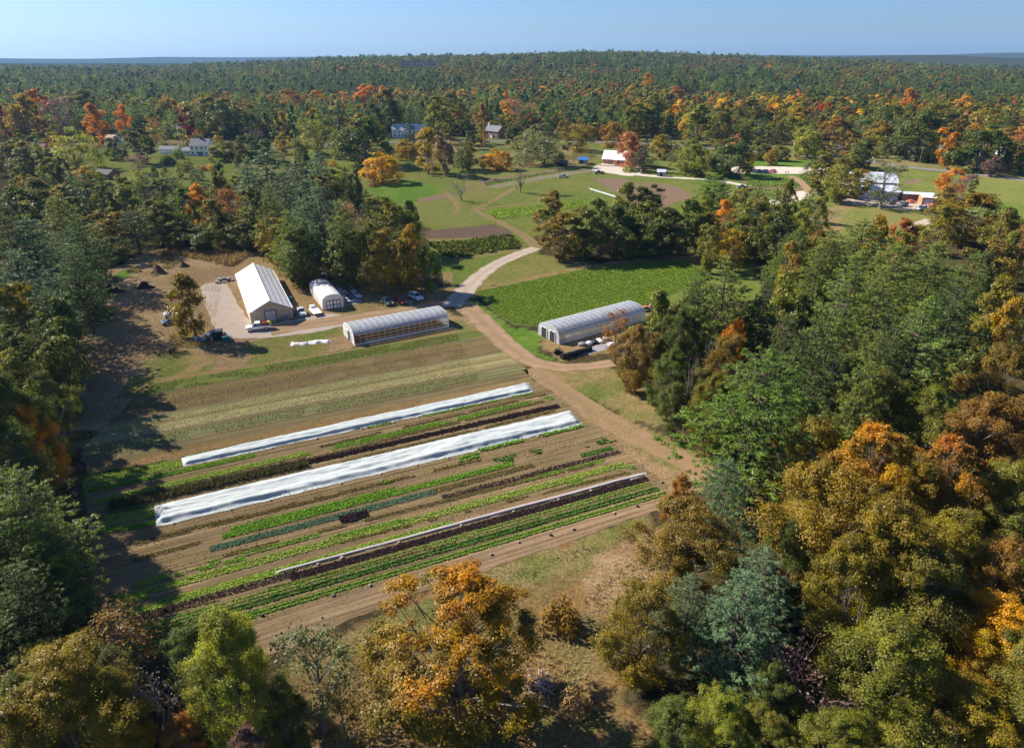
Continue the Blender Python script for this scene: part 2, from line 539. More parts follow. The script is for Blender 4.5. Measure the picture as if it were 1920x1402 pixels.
# (polygon in photo pixels, colour pair, patch size m, edge wander m)
ZONES = [
    ([(1290, 470), (1420, 450), (1420, 560), (1230, 590), (1200, 575)], GRASS, 8, 3),
    ([(-40, 285), (0, 262), (300, 252), (470, 262), (700, 256), (1100, 254), (1300, 258), (1500, 270), (1960, 312), (1960, 350), (1600, 312), (1400, 302), (1250, 296), (1100, 275), (900, 272), (600, 282), (430, 300), (150, 300)], ((.12, .13, .035), (.2, .16, .065)), 14, 6),
    ([(690, 372), (640, 330), (560, 318), (530, 285), (560, 276), (760, 290), (860, 268), (1000, 262), (1120, 268), (1300, 300), (1380, 330), (1400, 410), (1240, 420), (1010, 440), (1010, 475), (870, 565), (830, 540), (800, 430), (730, 380)], GRASS, 18, 4),
    ([(745, 290), (860, 268), (1000, 268), (1110, 275), (1130, 300), (1040, 312), (900, 318), (820, 318)], MIXED, 12, 4),
    ([(690, 350), (760, 335), (830, 352), (790, 378), (720, 384)], LUSH, 14, 3),
    ([(905, 392), (1000, 345), (1130, 332), (1180, 350), (1180, 385), (1010, 430), (960, 420)], GRASS, 9, 2),
    ([(95, 362), (60, 330), (130, 296), (250, 268), (420, 285), (520, 296), (560, 330), (470, 340), (330, 352), (170, 345)], GRASS, 16, 4),
    ([(180, 305), (260, 290), (300, 300), (300, 345), (200, 345)], ((.15, .17, .04), (.19, .18, .055)), 20, 3),
    ([(440, 290), (530, 296), (520, 322), (430, 320)], MIXED, 8, 3),
    ([(1340, 372), (1330, 330), (1420, 300), (1700, 318), (1890, 338), (2010, 352), (2010, 420), (1760, 400), (1745, 440), (1560, 455), (1500, 440)], GRASS, 16, 4),
    ([(1500, 400), (1600, 382), (1580, 440), (1510, 445)], MIXED, 9, 3),
    ([(1640, 388), (1760, 380), (1750, 432), (1590, 425)], ((.15, .16, .04), (.19, .16, .06)), 12, 2),
    ([(1400, 352), (1520, 352), (1520, 300), (1400, 300)], LUSH, 16, 2),
    ([(150, 540), (230, 490), (330, 460), (480, 480), (600, 515), (840, 570), (850, 640), (640, 660), (420, 720), (280, 745), (190, 800), (110, 800), (130, 640)], TAN, 10, 4),
    ([(340, 470), (500, 480), (620, 520), (830, 560), (800, 590), (600, 600), (540, 560), (430, 500)], ((.24, .16, .07), (.30, .2, .1)), 7, 3),
    ([(620, 500), (840, 545), (845, 575), (640, 590), (560, 520)], DRY, 5, 3),
    ([(200, 520), (235, 505), (255, 512), (225, 530)], LUSH, 6, 2),
    ([(280, 660), (340, 655), (400, 668), (398, 690), (330, 705), (240, 745), (220, 735), (260, 700)], MIXED, 3, 2.5),
    ([(330, 628), (380, 625), (400, 650), (340, 655)], ((.2, .15, .06), (.16, .14, .05)), 4, 2),
    ([(440, 645), (640, 600), (640, 655), (440, 695), (470, 665)], ((.12, .15, .035), (.17, .15, .05)), 4, 2),
    ([(600, 640), (650, 625), (665, 650), (612, 662)], TAN, 4, 1.5),
    ([(850, 575), (880, 590), (1000, 700), (1140, 770), (1340, 860), (1370, 900), (1260, 940), (1180, 870), (1080, 780), (960, 670), (860, 620)], TAN, 7, 3),
    ([(845, 590), (880, 605), (930, 660), (1000, 705), (985, 715), (930, 675), (870, 640)], MIXED, 4, 1.6),
    ([(1010, 690), (1140, 690), (1290, 790), (1230, 800), (1120, 760), (1040, 720)], MIXED, 4, 3),
    ([(1200, 800), (1290, 830), (1330, 860), (1260, 880), (1180, 840)], ((.16, .145, .045), (.25, .175, .085)), 4, 2),
    ([(880, 560), (920, 580), (960, 612), (1015, 625), (1015, 660), (1060, 690), (1000, 665), (940, 620), (880, 572)], LUSH, 6, 1.5),
    ([(1015, 612), (1210, 570), (1230, 600), (1180, 650), (1060, 680), (1015, 650)], DRY, 5, 2),
    ([(960, 490), (1010, 475), (1120, 490), (1060, 515), (900, 540), (910, 520)], ((.15, .155, .04), (.2, .17, .06)), 8, 2),
    ([(900, 542), (1080, 500), (1240, 478), (1320, 480), (1320, 500), (1240, 490), (1100, 506), (905, 552)], ((.27, .17, .08), (.22, .16, .07)), 6, 1.2),
    ([(560, 1215), (760, 1130), (950, 1050), (1220, 960), (1260, 1000), (1130, 1150), (1060, 1300), (640, 1410), (480, 1410), (520, 1260)], RUST, 4, 2.5),
    ([(640, 1190), (760, 1140), (960, 1050), (1215, 965), (1215, 985), (1040, 1090), (760, 1190), (600, 1260)], ((.135, .14, .04), (.22, .17, .075)), 2.2, 1.6),
    ([(1100, 1060), (1230, 1000), (1250, 1080), (1150, 1150), (1080, 1120)], TAN, 3, 2.5),
    ([(660, 1410), (700, 1240), (1080, 1180), (1160, 1230), (1180, 1410)], RUST, 2.5, 2),
    ([(900, 1335), (1090, 1300), (1200, 1345), (1230, 1415), (960, 1415)], ((.2, .12, .05), (.11, .11, .035)), 1.6, 1.5),
]

def pip(px, py, poly):
    inside = np.zeros(px.shape, bool)
    n = len(poly)
    for i in range(n):
        x1, y1 = poly[i][0], poly[i][1]
        x2, y2 = poly[(i + 1) % n][0], poly[(i + 1) % n][1]
        if y1 == y2: continue
        cond = ((y1 > py) != (y2 > py)) & (px < (x2 - x1) * (py - y1) / (y2 - y1) + x1)
        inside ^= cond
    return inside

ZW = [([tuple(G(*p)[:2]) for p in poly], c, s, a) for poly, c, s, a in ZONES]

def axis(knots):
    out = []
    for a, b, st in knots:
        out += list(np.arange(a, b, st))
    return np.array(out + [knots[-1][1]])

def build_ground():
    gx = lambda a: list(-np.geomspace(a, 11000, 46)[::-1][:-1])
    xs = np.concatenate([gx(340), axis([(-340, -120, 2.6), (-120, 110, 1.0), (110, 340, 2.6)]), -np.array(gx(340))[::-1]])
    ys = np.concatenate([[-600, -200, -60, 0], axis([(20, 32, 3), (32, 230, 1.0), (230, 650, 2.4)]), np.geomspace(650, 11000, 90)[1:]])
    X, Y = np.meshgrid(xs, ys)
    Z = terrain(X, Y)
    Xf, Yf = X.ravel(), Y.ravel()
    n1 = fbm(Xf, Yf, 30, 3)[:, None]
    c = np.array(WOODS[0]) * (1 - n1) + np.array(WOODS[1]) * n1
    r = np.hypot(Xf, Yf)
    far = np.clip((r - 1500) / 1000, 0, 1)[:, None]
    n2 = fbm(Xf, Yf, 90, 8)[:, None]
    c = c * (1 - far) + far * (np.array((.022, .036, .02)) * (1 - n2) + np.array((.04, .042, .02)) * n2)
    for k, (poly, cc, s, a) in enumerate(ZW):
        wx = (fbm(Xf, Yf, a * 2.2, 40 + k) - .5) * a * 2
        wy = (fbm(Xf, Yf, a * 2.2, 140 + k) - .5) * a * 2
        m = pip(Xf + wx, Yf + wy, poly)
        if not m.any(): continue
        f = np.clip((fbm(Xf[m], Yf[m], s, 77 + k, 4) - .5) * 3.2 + .5, 0, 1)[:, None]
        c[m] = np.array(cc[0]) * (1 - f) + np.array(cc[1]) * f
    ny, nx = X.shape
    I = np.arange(nx * ny).reshape(ny, nx)
    F = np.stack([I[:-1, :-1], I[:-1, 1:], I[1:, 1:], I[1:, :-1]], -1).reshape(-1, 4)
    q = NT('ground_cover')
    col = q.n('Attribute', attribute_type='GEOMETRY', attribute_name='gcol').outputs['Color']
    p = q.pos()
    f1 = q.noise(p, .55, 8, .72)
    f2 = q.noise(p, 2.6, 5, .75)
    f3 = q.noise(p, .11, 4, .6)
    f4 = q.noise(p, 7.0, 3, .7)
    k = q.math('ADD', q.math('MULTIPLY', f1, 1.3), q.math('MULTIPLY', f2, 1.1))
    k = q.math('ADD', k, q.math('MULTIPLY_ADD', f4, .7, -.52))
    k = q.math('MULTIPLY', k, q.ramp(f2, [(.34, .6), (.5, 1.0), (.66, 1.35)]))
    c2 = q.mix(1.0, col, q.n('CombineColor', {0: k, 1: k, 2: k}).outputs[0], 'MULTIPLY')
    dry = q.mix(q.ramp(f1, [(.5, 0), (.72, 1)]), c2, (.25, .18, .085))
    c3 = q.mix(.38, c2, dry)
    c3 = q.mix(q.math('MULTIPLY', q.ramp(f3, [(.45, 0), (.65, 1)]), .3), c3, q.mix(1.0, c3, (.8, 1.0, .7), 'MULTIPLY'))
    b = q.n('Bump', {'Strength': .5, 'Distance': .25, 'Height': f2})
    d = q.n('BsdfDiffuse', {'Color': c3, 'Roughness': .6, 'Normal': b.outputs[0]})
    m = q.surf(d.outputs[0])
    me = np_mesh('ground', np.stack([Xf, Yf, Z.ravel()], 1), F, m, {'gcol': c}, smooth=True)
    tag(link('ground', me), kind='structure')

build_ground()

# ------------------------------------------------------------------ sheets laid on the ground
def resample(pts, step, closed):
    P = [Vector(p) for p in pts]
    n = len(P)
    out = []
    for i in range(n if closed else n - 1):
        p0 = P[(i - 1) % n] if closed or i > 0 else P[i]
        p1, p2 = P[i], P[(i + 1) % n]
        p3 = P[(i + 2) % n] if closed or i + 2 < n else P[min(i + 1, n - 1)]
        k = max(int((p2 - p1).length / step), 1)
        for j in range(k):
            t = j / k
            out.append(.5 * ((2 * p1) + (p2 - p0) * t + (2 * p0 - 5 * p1 + 4 * p2 - p3) * t * t + (3 * p1 - p0 - 3 * p2 + p3) * t ** 3))
    if not closed: out.append(P[-1])
    return out

def sheet(name, px, mat, z, step=.6, amp=.5, kind='structure', smooth=True, label=None, cat=None):
    W = [G(*p) for p in px]
    if smooth: P = resample(W, step, True)
    else:
        P = []
        for i in range(len(W)):
            a, b = W[i], W[(i + 1) % len(W)]
            k = max(int((b - a).length / step), 1)
            P += [a.lerp(b, j / k) for j in range(k)]
    xs = np.array([p.x for p in P]); ys = np.array([p.y for p in P])
    xs2 = xs + (fbm(xs, ys, 3.0, 21) - .5) * 2 * amp + (vnoise(xs, ys, .7, 31) - .5) * amp * .7
    ys2 = ys + (fbm(xs, ys, 3.0, 22) - .5) * 2 * amp + (vnoise(xs, ys, .7, 32) - .5) * amp * .7
    pts = [Vector((a, b, z)) for a, b in zip(xs2, ys2)]
    tris = tessellate_polygon([pts])
    me = bpy.data.meshes.new(name)
    fs = []
    for t in tris:
        a, b, c = (pts[i] for i in t)
        fs.append(t if (b - a).cross(c - a).z > 0 else (t[0], t[2], t[1]))
    me.from_pydata([tuple(p) for p in pts], [], fs)
    me.materials.append(mat)
    return tag(link(name, me), label, cat, None, kind)

def strip(name, px, width, mat, z, step=.7, amp=.35, kind='structure'):
    P = resample([G(*p) for p in px], step, False)
    n = len(P)
    w = np.interp(np.linspace(0, 1, n), np.linspace(0, 1, len(width)), width) if hasattr(width, '__len__') else np.full(n, width)
    vs, cs = [], []
    cols = 6
    for i, p in enumerate(P):
        d = (P[min(i + 1, n - 1)] - P[max(i - 1, 0)]).normalized()
        s = Vector((-d.y, d.x, 0))
        l = w[i] / 2 + (float(fbm(p.x + 50, p.y, 3.5, 61)) - .5) * 2 * amp + (float(vnoise(p.x, p.y, .8, 62)) - .5) * amp * .6
        r = w[i] / 2 + (float(fbm(p.x - 50, p.y, 3.5, 63)) - .5) * 2 * amp + (float(vnoise(p.x, p.y, .8, 64)) - .5) * amp * .6
        for j in range(cols + 1):
            t = j / cols
            q = p + s * (l * (1 - t) - r * t)
            vs.append((q.x, q.y, z))
            cs.append(abs(2 * t - 1))
    F = []
    for i in range(n - 1):
        for j in range(cols):
            a = i * (cols + 1) + j
            F.append([a, a + cols + 1, a + cols + 2, a + 1])
    me = np_mesh(name, np.array(vs), np.array(F)[:, ::-1] if False else np.array(F), mat, {'across': np.array(cs)})
    return tag(link(name, me), None, None, None, kind)

def m_dirt(name, a, b, c, edge=None, ruts=0.0):
    """Bare ground: a/b patchy, c pale stones; edge = verge colour growing in from the sides; ruts = darker grassy middle."""
    q = NT(name)
    p = q.pos()
    f1 = q.noise(p, .35, 7, .7)
    f2 = q.noise(p, 2.2, 6, .8)
    f3 = q.noise(p, 9.0, 2, .6)
    col = q.mix(q.ramp(f1, [(.32, 0), (.68, 1)]), a, b)
    col = q.mix(q.ramp(f2, [(.55, 0), (.75, 1)]), col, c)
    k = q.math('MULTIPLY_ADD', f3, .5, .75)
    col = q.mix(1.0, col, q.n('CombineColor', {0: k, 1: k, 2: k}).outputs[0], 'MULTIPLY')
    if edge:
        ac = q.n('Attribute', attribute_type='GEOMETRY', attribute_name='across').outputs['Fac']
        e = q.math('ADD', ac, q.math('MULTIPLY', q.math('SUBTRACT', f1, .5), 1.3))
        col = q.mix(q.ramp(e, [(.72, 0), (1.0, 1)]), col, edge)
        if ruts:
            mid = q.math('SUBTRACT', 1.0, ac)
            e2 = q.math('ADD', mid, q.math('MULTIPLY', q.math('SUBTRACT', f2, .5), .9))
            col = q.mix(q.math('MULTIPLY', q.ramp(e2, [(.62, 0), (.95, 1)]), ruts), col, edge)
    b2 = q.n('Bump', {'Strength': .35, 'Distance': .12, 'Height': f2})
    return q.surf(q.n('BsdfDiffuse', {'Color': col, 'Roughness': .5, 'Normal': b2.outputs[0]}).outputs[0])

M_TRACK = m_dirt('dirt_track_soil', (.36, .245, .15), (.29, .19, .115), (.42, .31, .2), (.22, .165, .075), .5)
M_PALE = m_dirt('pale_gravel', (.46, .38, .30), (.40, .33, .26), (.52, .46, .39), (.24, .18, .09), .3)
M_CREAM = m_dirt('cream_gravel', (.58, .51, .41), (.52, .45, .36), (.62, .57, .5))
M_YARD = m_dirt('yard_gravel', (.42, .36, .30), (.38, .30, .225), (.50, .46, .42))
M_FAINT = m_dirt('worn_track', (.25, .17, .095), (.2, .14, .07), (.3, .21, .13), (.15, .15, .04), .75)
M_HEAD_ = m_dirt('worn_headland', (.30, .20, .115), (.24, .155, .085), (.36, .26, .16), (.22, .17, .07), .45)
M_ASPH = m_dirt('asphalt', (.17, .165, .165), (.20, .195, .19), (.23, .225, .22))
M_BROWN = m_dirt('tilled_soil', (.17, .115, .075), (.21, .145, .095), (.25, .18, .12))
M_WEEDY = m_dirt('weedy_soil', (.22, .19, .12), (.17, .15, .08), (.3, .27, .2))
M_MULCH = m_dirt('dark_mulch', (.10, .07, .05), (.14, .095, .065), (.19, .14, .1))

sheet('gravel_yard', [(378, 536), (420, 530), (432, 545), (476, 606), (545, 600), (600, 590), (640, 592), (640, 612), (520, 632), (430, 632), (402, 612), (384, 570)], M_YARD, .020, amp=.6)
strip('gravel_road', [(505, 620), (580, 608), (660, 597), (740, 585), (800, 576), (862, 566)], [7, 6, 5.6, 5.4, 5.4, 6], M_TRACK, .026)
strip('gravel_road', [(846, 574), (868, 550), (890, 527), (925, 499), (970, 478), (1006, 465)], [5.6, 6, 5.6, 5.2, 5, 4.6], M_PALE, .034)
strip('dirt_road', [(852, 560), (885, 585), (918, 615), (950, 646), (990, 674), (1040, 687), (1090, 688), (1150, 680)], [6.2, 5.8, 5.6, 5.4, 5.2, 4.6, 3.8, 3.2], M_TRACK, .030)
strip('worn_path', [(1008, 466), (985, 444), (945, 420), (905, 402), (888, 393), (905, 386), (940, 368), (965, 352)], [4.2, 3.6, 3.2, 3, 3, 3, 3.2, 3], M_FAINT, .022)
strip('worn_path', [(888, 394), (960, 384), (1010, 378)], [2.4, 2, 1.6], M_FAINT, .024)
strip('worn_path', [(832, 362), (850, 375), (860, 392), (850, 402)], [3, 3, 2.5, 2], M_FAINT, .024)
strip('worn_path', [(1000, 690), (1070, 745), (1160, 800), (1250, 848), (1345, 890)], [4.6, 5, 5.2, 5, 4.4], M_HEAD_, .022)
strip('worn_path', [(848, 566), (842, 540), (838, 510)], [3, 3, 2.6], M_FAINT, .022)
sheet('dirt_patch', [(875, 340), (905, 345), (920, 358), (895, 366), (870, 356)], M_FAINT, .020, amp=1.2)
strip('farm_lane', [(1140, 313), (1160, 322), (1200, 328), (1260, 333), (1330, 337)], [9, 8, 6, 5, 4.6], M_CREAM, .034, amp=.5)
sheet('gravel_apron', [(1110, 318), (1140, 304), (1190, 308), (1205, 322), (1185, 330), (1150, 326)], M_CREAM, .026, amp=.8)
sheet('parking_lot', [(1378, 313), (1520, 314), (1545, 320), (1520, 326), (1400, 325), (1375, 322)], M_CREAM, .026, amp=.8)
strip('farm_lane', [(1340, 338), (1375, 344), (1405, 350)], [5, 5, 4], M_CREAM, .03)
sheet('gravel_patch', [(1440, 378), (1470, 366), (1505, 358), (1520, 366), (1500, 376), (1460, 384)], M_CREAM, .026, amp=.8)
strip('worn_path', [(1482, 330), (1500, 340), (1512, 352), (1518, 362)], [4, 4, 4, 4], M_TRACK, .03)
sheet('barn_yard', [(1575, 372), (1700, 372), (1745, 386), (1700, 394), (1640, 386), (1572, 382)], M_YARD, .026, amp=.8)
strip('farm_lane', [(1700, 430), (1725, 420), (1745, 412)], [4.5, 4.5, 4.5], M_YARD, .03)
strip('asphalt_road', [(470, 281), (530, 276), (620, 271), (700, 268), (850, 264), (950, 265), (1080, 266), (1180, 268), (1300, 275), (1420, 285), (1500, 291), (1590, 297), (1700, 313), (1800, 323), (1900, 335), (2000, 350)], 7.5, M_ASPH, .03, step=3, amp=.3)
strip('driveway', [(95, 330), (115, 322), (128, 332), (118, 345), (105, 352)], 6, M_YARD, .026)
strip('driveway', [(20, 250), (80, 270), (110, 290), (110, 312)], 6, M_ASPH, .026)
strip('driveway', [(200, 272), (260, 282), (330, 276)], 5, M_ASPH, .026)

# open tilled and cropped ground
def m_soil(name, dark, light, weed, weedamt=.5, furrow=.9):
    q = NT(name)
    p = q.mapped(q.pos(), (1, 1, 1), -ROW)
    st = q.noise(q.mapped(p, (.05, 1.1, 1)), 1.0, 5, .65)
    f1 = q.noise(q.mapped(p, (.35, 1.0, 1)), .5, 7, .7)
    f2 = q.noise(q.mapped(p, (.6, 1.4, 1)), 3.2, 4, .75)
    col = q.mix(q.ramp(st, [(.3, 0), (.7, 1)]), dark, light)
    k = q.math('ADD', q.math('MULTIPLY', f1, 1.0), q.math('MULTIPLY', f2, 1.2))
    k = q.math('ADD', k, -.1)
    col = q.mix(1.0, col, q.n('CombineColor', {0: k, 1: k, 2: k}).outputs[0], 'MULTIPLY')
    w = q.noise(q.mapped(p, (.05, .9, 1)), .9, 4, .6)
    w2 = q.math('MULTIPLY', q.ramp(w, [(.5, 0), (.62, 1)]), q.ramp(f2, [(.48, 0), (.6, 1)]))
    col = q.mix(q.math('MULTIPLY', w2, weedamt), col, weed)
    ln = q.noise(q.mapped(p, (.015, 2.1, 1)), 1.0, 3, .7)
    kk = q.ramp(ln, [(.36, .62), (.5, 1.0), (.64, 1.3)])
    col = q.mix(1.0, col, kk, 'MULTIPLY')
    wv = q.n('TexWave', {'Scale': furrow * .45, 'Distortion': 5.0, 'Detail': 3, 'Detail Scale': .5}, bands_direction='Y')
    q.t.links.new(p, wv.inputs['Vector'])
    hh = q.math('ADD', q.math('MULTIPLY', wv.outputs['Fac'], .22), f2)
    b = q.n('Bump', {'Strength': .6, 'Distance': .12, 'Height': hh})
    return q.surf(q.n('BsdfDiffuse', {'Color': col, 'Roughness': .6, 'Normal': b.outputs[0]}).outputs[0])

M_SOIL = m_soil('crop_field_soil', (.16, .115, .058), (.25, .18, .094), (.15, .15, .05), .8)
M_SOIL2 = m_soil('bare_field_soil', (.20, .138, .08), (.275, .195, .112), (.17, .17, .06), .2)

def m_bands(name, stops, wob=.8, speck=.35):
    """Bands running along the rows; stops = (v in metres, colour)."""
    q = NT(name)
    p = q.mapped(q.pos(), (1, 1, 1), -ROW)
    sx = q.n('SeparateXYZ')
    q.t.links.new(p, sx.inputs[0])
    wb = q.noise(q.mapped(p, (.06, .5, 1)), 1.0, 5, .65)
    v0, v1 = min(s[0] for s in stops), max(s[0] for s in stops)
    v = q.math('ADD', sx.outputs['Y'], q.math('MULTIPLY', q.math('SUBTRACT', wb, .5), wob * 2))
    f = q.n('MapRange', {'Value': v, 'From Min': v0, 'From Max': v1}).outputs[0]
    col = q.ramp(f, sorted(((s - v0) / (v1 - v0), c) for s, c in stops))
    f1 = q.noise(q.mapped(p, (.3, 1.2, 1)), .7, 7, .75)
    f2 = q.noise(q.mapped(p, (.8, 1.2, 1)), 2.6, 4, .8)
    f5 = q.noise(q.mapped(p, (1.2, 1.6, 1)), 6.0, 3, .8)
    k = q.math('ADD', q.math('MULTIPLY', f1, 1.3), q.math('MULTIPLY', f2, 1.2))
    k = q.math('ADD', k, q.math('MULTIPLY_ADD', f5, .8, -.6))
    col = q.mix(1.0, col, q.n('CombineColor', {0: k, 1: k, 2: k}).outputs[0], 'MULTIPLY')
    big = q.noise(p, .09, 4, .6)
    ln = q.noise(q.mapped(p, (.012, 2.4, 1)), 1.0, 3, .7)
    col = q.mix(1.0, col, q.ramp(ln, [(.36, .66), (.5, 1.0), (.64, 1.25)]), 'MULTIPLY')
    col = q.mix(q.math('MULTIPLY', q.ramp(q.noise(q.mapped(p, (.3, 1, 1)), .5, 5, .7), [(.5, 0), (.68, 1)]), speck), col, (.25, .175, .09))
    col = q.mix(q.math('MULTIPLY', big, .25), col, (.16, .13, .05))
    b = q.n('Bump', {'Strength': .6, 'Distance': .15, 'Height': f2})
    return q.surf(q.n('BsdfDiffuse', {'Color': col, 'Roughness': .6, 'Normal': b.outputs[0]}).outputs[0])

def vst(lst):
    out = []
    for x, y, c in lst:
        p = G(x, y)
        out.append((uv_of(p.x, p.y)[1], c))
    return out

_gr, _ol, _st, _gg, _br, _tn, _dk = (.12, .15, .035), (.185, .15, .06), (.30, .27, .13), (.17, .175, .075), (.15, .10, .06), (.26, .165, .075), (.13, .09, .055)
FALLOW = vst([(600, 655, _gr), (600, 664, _tn), (600, 668, _gr), (600, 683, _gr), (600, 687, _br), (600, 692, _ol), (600, 705, _br), (600, 712, _ol), (600, 719, _br),
              (600, 724, _gg), (600, 728, _st), (600, 736, _ol), (600, 742, _st), (600, 750, _st), (600, 754, _br), (600, 758, _gg), (600, 770, _gg), (600, 776, _br), (600, 780, _gg), (600, 784, _br),
              (600, 789, _ol), (600, 795, _tn), (600, 812, _tn), (600, 822, _gr)])
sheet('fallow_field', [(150, 838), (200, 800), (250, 745), (330, 700), (450, 688), (650, 655), (850, 617), (905, 620), (940, 650), (990, 700), (1003, 716), (700, 783), (340, 862), (160, 892)], m_bands('fallow_field_cover', FALLOW), .022, amp=.8, smooth=False)
sheet('crop_field', [(150, 893), (340, 858), (1000, 712), (1060, 752), (1110, 795), (1170, 850), (1240, 900), (1262, 925), (760, 1080), (480, 1170), (330, 1215), (250, 1245), (180, 1230), (175, 1090), (165, 960)], M_SOIL, .026, amp=.5, smooth=False)
sheet('bare_soil', [(345, 1232), (480, 1170), (760, 1078), (1250, 928), (1235, 955), (1000, 1040), (760, 1118), (580, 1196), (470, 1236)], M_SOIL2, .030, amp=.5, smooth=False)
# mid farm plots
sheet('tilled_plot', [(795, 434), (928, 420), (960, 436), (955, 444), (800, 448)], M_MULCH, .022, amp=.5, smooth=False)
sheet('tilled_plot', [(800, 448), (957, 442), (985, 462), (985, 470), (850, 490), (830, 485)], M_FAINT, .020, amp=.5, smooth=False)
sheet('tilled_plot', [(785, 372), (850, 362), (852, 369), (786, 381)], M_BROWN, .022, amp=.6, smooth=False)
sheet('tilled_plot', [(895, 340), (1010, 322), (1110, 306), (1085, 316), (1000, 329), (905, 347)], M_BROWN, .022, amp=.6, smooth=False)
sheet('weedy_plot', [(912, 350), (1000, 333), (1100, 316), (1120, 321), (1020, 336), (930, 354)], M_WEEDY, .024, amp=.6, smooth=False)
sheet('tilled_plot', [(1108, 333), (1170, 336), (1290, 370), (1240, 392), (1190, 384)], M_BROWN, .022, amp=.9, smooth=False)
sheet('tilled_plot', [(1200, 340), (1262, 348), (1300, 366), (1285, 380), (1245, 362)], M_BROWN, .026, amp=.9, smooth=False)
sheet('tilled_plot', [(1690, 341), (1722, 335), (1735, 338), (1705, 346)], M_BROWN, .026, amp=.4, smooth=False)
sheet('garden_soil', [(1395, 338), (1480, 331), (1505, 350), (1500, 356), (1395, 352)], M_BROWN, .022, amp=.4, smooth=False)

# ------------------------------------------------------------------ crop beds
def m_c(n, a, b): return m_crop(n, a, b)
CM = {
    'lettuce': m_c('lettuce_leaf', (.23, .34, .04), (.38, .50, .09)),
    'green': m_c('green_leaf', (.13, .27, .025), (.23, .40, .05)),
    'deep': m_c('deep_green_leaf', (.06, .15, .025), (.12, .25, .045)),
    'teal': m_c('blue_green_leaf', (.075, .15, .09), (.15, .25, .15)),
    'purple': m_c('purple_leaf', (.035, .024, .026), (.07, .042, .042)),
    'olive': m_c('olive_stalk', (.075, .07, .03), (.14, .125, .05)),
    'gold': m_c('dry_stalk', (.26, .18, .07), (.36, .26, .11)),
    'cover': m_c('clover_leaf', (.19, .29, .03), (.33, .44, .065)),
    'bushy': m_c('bush_bean_leaf', (.075, .105, .022), (.13, .15, .03)),
    'straw': m_c('straw_leaf', (.30, .28, .11), (.46, .42, .2)),
    'brass': m_c('weed_leaf', (.16, .14, .045), (.25, .19, .07)),
}

def plants(P, mat, k, ll, wide, up, r, name):
    """Little rosettes of k leaves at every point of P."""
    n = len(P)
    a = r.uniform(0, 2 * PI, (n, k)) + 0
    base = np.repeat(P, k, 0)
    a = a.ravel()
    el = r.uniform(.15, 1.0, n * k) * up
    d = np.stack([np.cos(a) * np.cos(el), np.sin(a) * np.cos(el), np.sin(el)], 1)
    L = ll * r.uniform(.6, 1.25, n * k) * np.repeat(r.uniform(.7, 1.2, n), k)
    c = base + d * (L * .5)[:, None]
    nn = np.stack([-np.cos(a) * np.sin(el), -np.sin(a) * np.sin(el), np.cos(el)], 1) + r.normal(size=c.shape) * .25
    V = cards(c, nn, d, L, L * wide)
    pr = np.repeat(r.random(n), k)
    return leaf_mesh(name, V, mat, np.zeros(n * k), .5 * pr + .5 * r.random(n * k))

BEDN = [0]
def bed(a, b, width, mat, label, rows=3, sp=.21, k=8, ll=.29, wide=.6, up=1.0, gap=0.0, patch=0.0, jit=.05, cat='crop bed', name='crop_bed', z=.03):
    BEDN[0] += 1
    if mat != 'olive': sp, ll, rows = sp * .66, ll * .74, rows + (1 if width > 1.15 and rows == 3 else 0)
    r = np.random.default_rng(500 + BEDN[0])
    A, B = np.array(G(*a)[:2]), np.array(G(*b)[:2])
    L = np.linalg.norm(B - A)
    d = (B - A) / L
    s = np.array([-d[1], d[0]])
    pts = []
    for i in range(rows):
        off = (i - (rows - 1) / 2) * width / max(rows, 1)
        t = np.arange(0, L, sp)
        t = t + r.normal(0, sp * .2, len(t))
        o = off + r.normal(0, jit, len(t))
        p = A + np.outer(t, d) + np.outer(o, s)
        keep = r.random(len(t)) > gap
        if patch:
            keep &= fbm(p[:, 0] + 13 * BEDN[0], p[:, 1], 3.2, 300 + BEDN[0]) > patch
        pts.append(p[keep])
    p = np.concatenate(pts)
    P = np.concatenate([p, np.full((len(p), 1), z)], 1)
    me = plants(P, CM[mat], k, ll, wide, up, r, name)
    return tag(link(name, me), label, cat, 'crop beds in the main field', 'stuff')

bed((152, 893), (255, 876), .9, 'deep', 'thin dark green row at the top left edge of the crop field', 2)
bed((255, 877), (620, 797), .5, 'deep', 'thin dark green fringe above the upper white row cover', 1, patch=.42, ll=.3)
bed((163, 900), (340, 865), 1.2, 'lettuce', 'pale lettuce bed left of the upper white row cover', 3)
bed((157, 911), (341, 872), 1.3, 'lettuce', 'bright yellow-green bed just below the pale lettuce bed at field left', 3, ll=.3)
bed((159, 923), (478, 853), 1.2, 'green', 'mid green bed running below the upper row cover', 3, ll=.3)
bed((690, 802), (1000, 737), .9, 'green', 'patchy green strip below the right half of the upper row cover', 2, patch=.4)
bed((178, 941), (575, 850), 1.4, 'lettuce', 'light green bed above the tall brown cover crop', 3)
bed((575, 851), (1036, 745), 1.4, 'green', 'ragged green bed running towards the right end of the upper row cover', 3, patch=.38)
bed((600, 838), (1030, 738), .8, 'brass', 'yellowish weedy strip between the upper row cover and the purple bed', 2, patch=.35)
bed((208, 950), (574, 869), 2.0, 'olive', 'tall brown-green cover crop bed above the wide row cover', 8, sp=.22, k=8, ll=.75, wide=.16, up=1.5, jit=.14)
bed((574, 868), (1046, 761), 1.1, 'purple', 'dark purple bed between the two white row covers', 4, sp=.22, k=9, ll=.4, jit=.12)
bed((300, 948), (700, 857), .8, 'gold', 'straw coloured strip along the upper edge of the wide row cover', 3, sp=.3, k=4, ll=.3, wide=.2, patch=.3)
bed((640, 868), (1040, 770), .8, 'brass', 'thin weedy strip along the upper right edge of the wide row cover', 2, patch=.35)
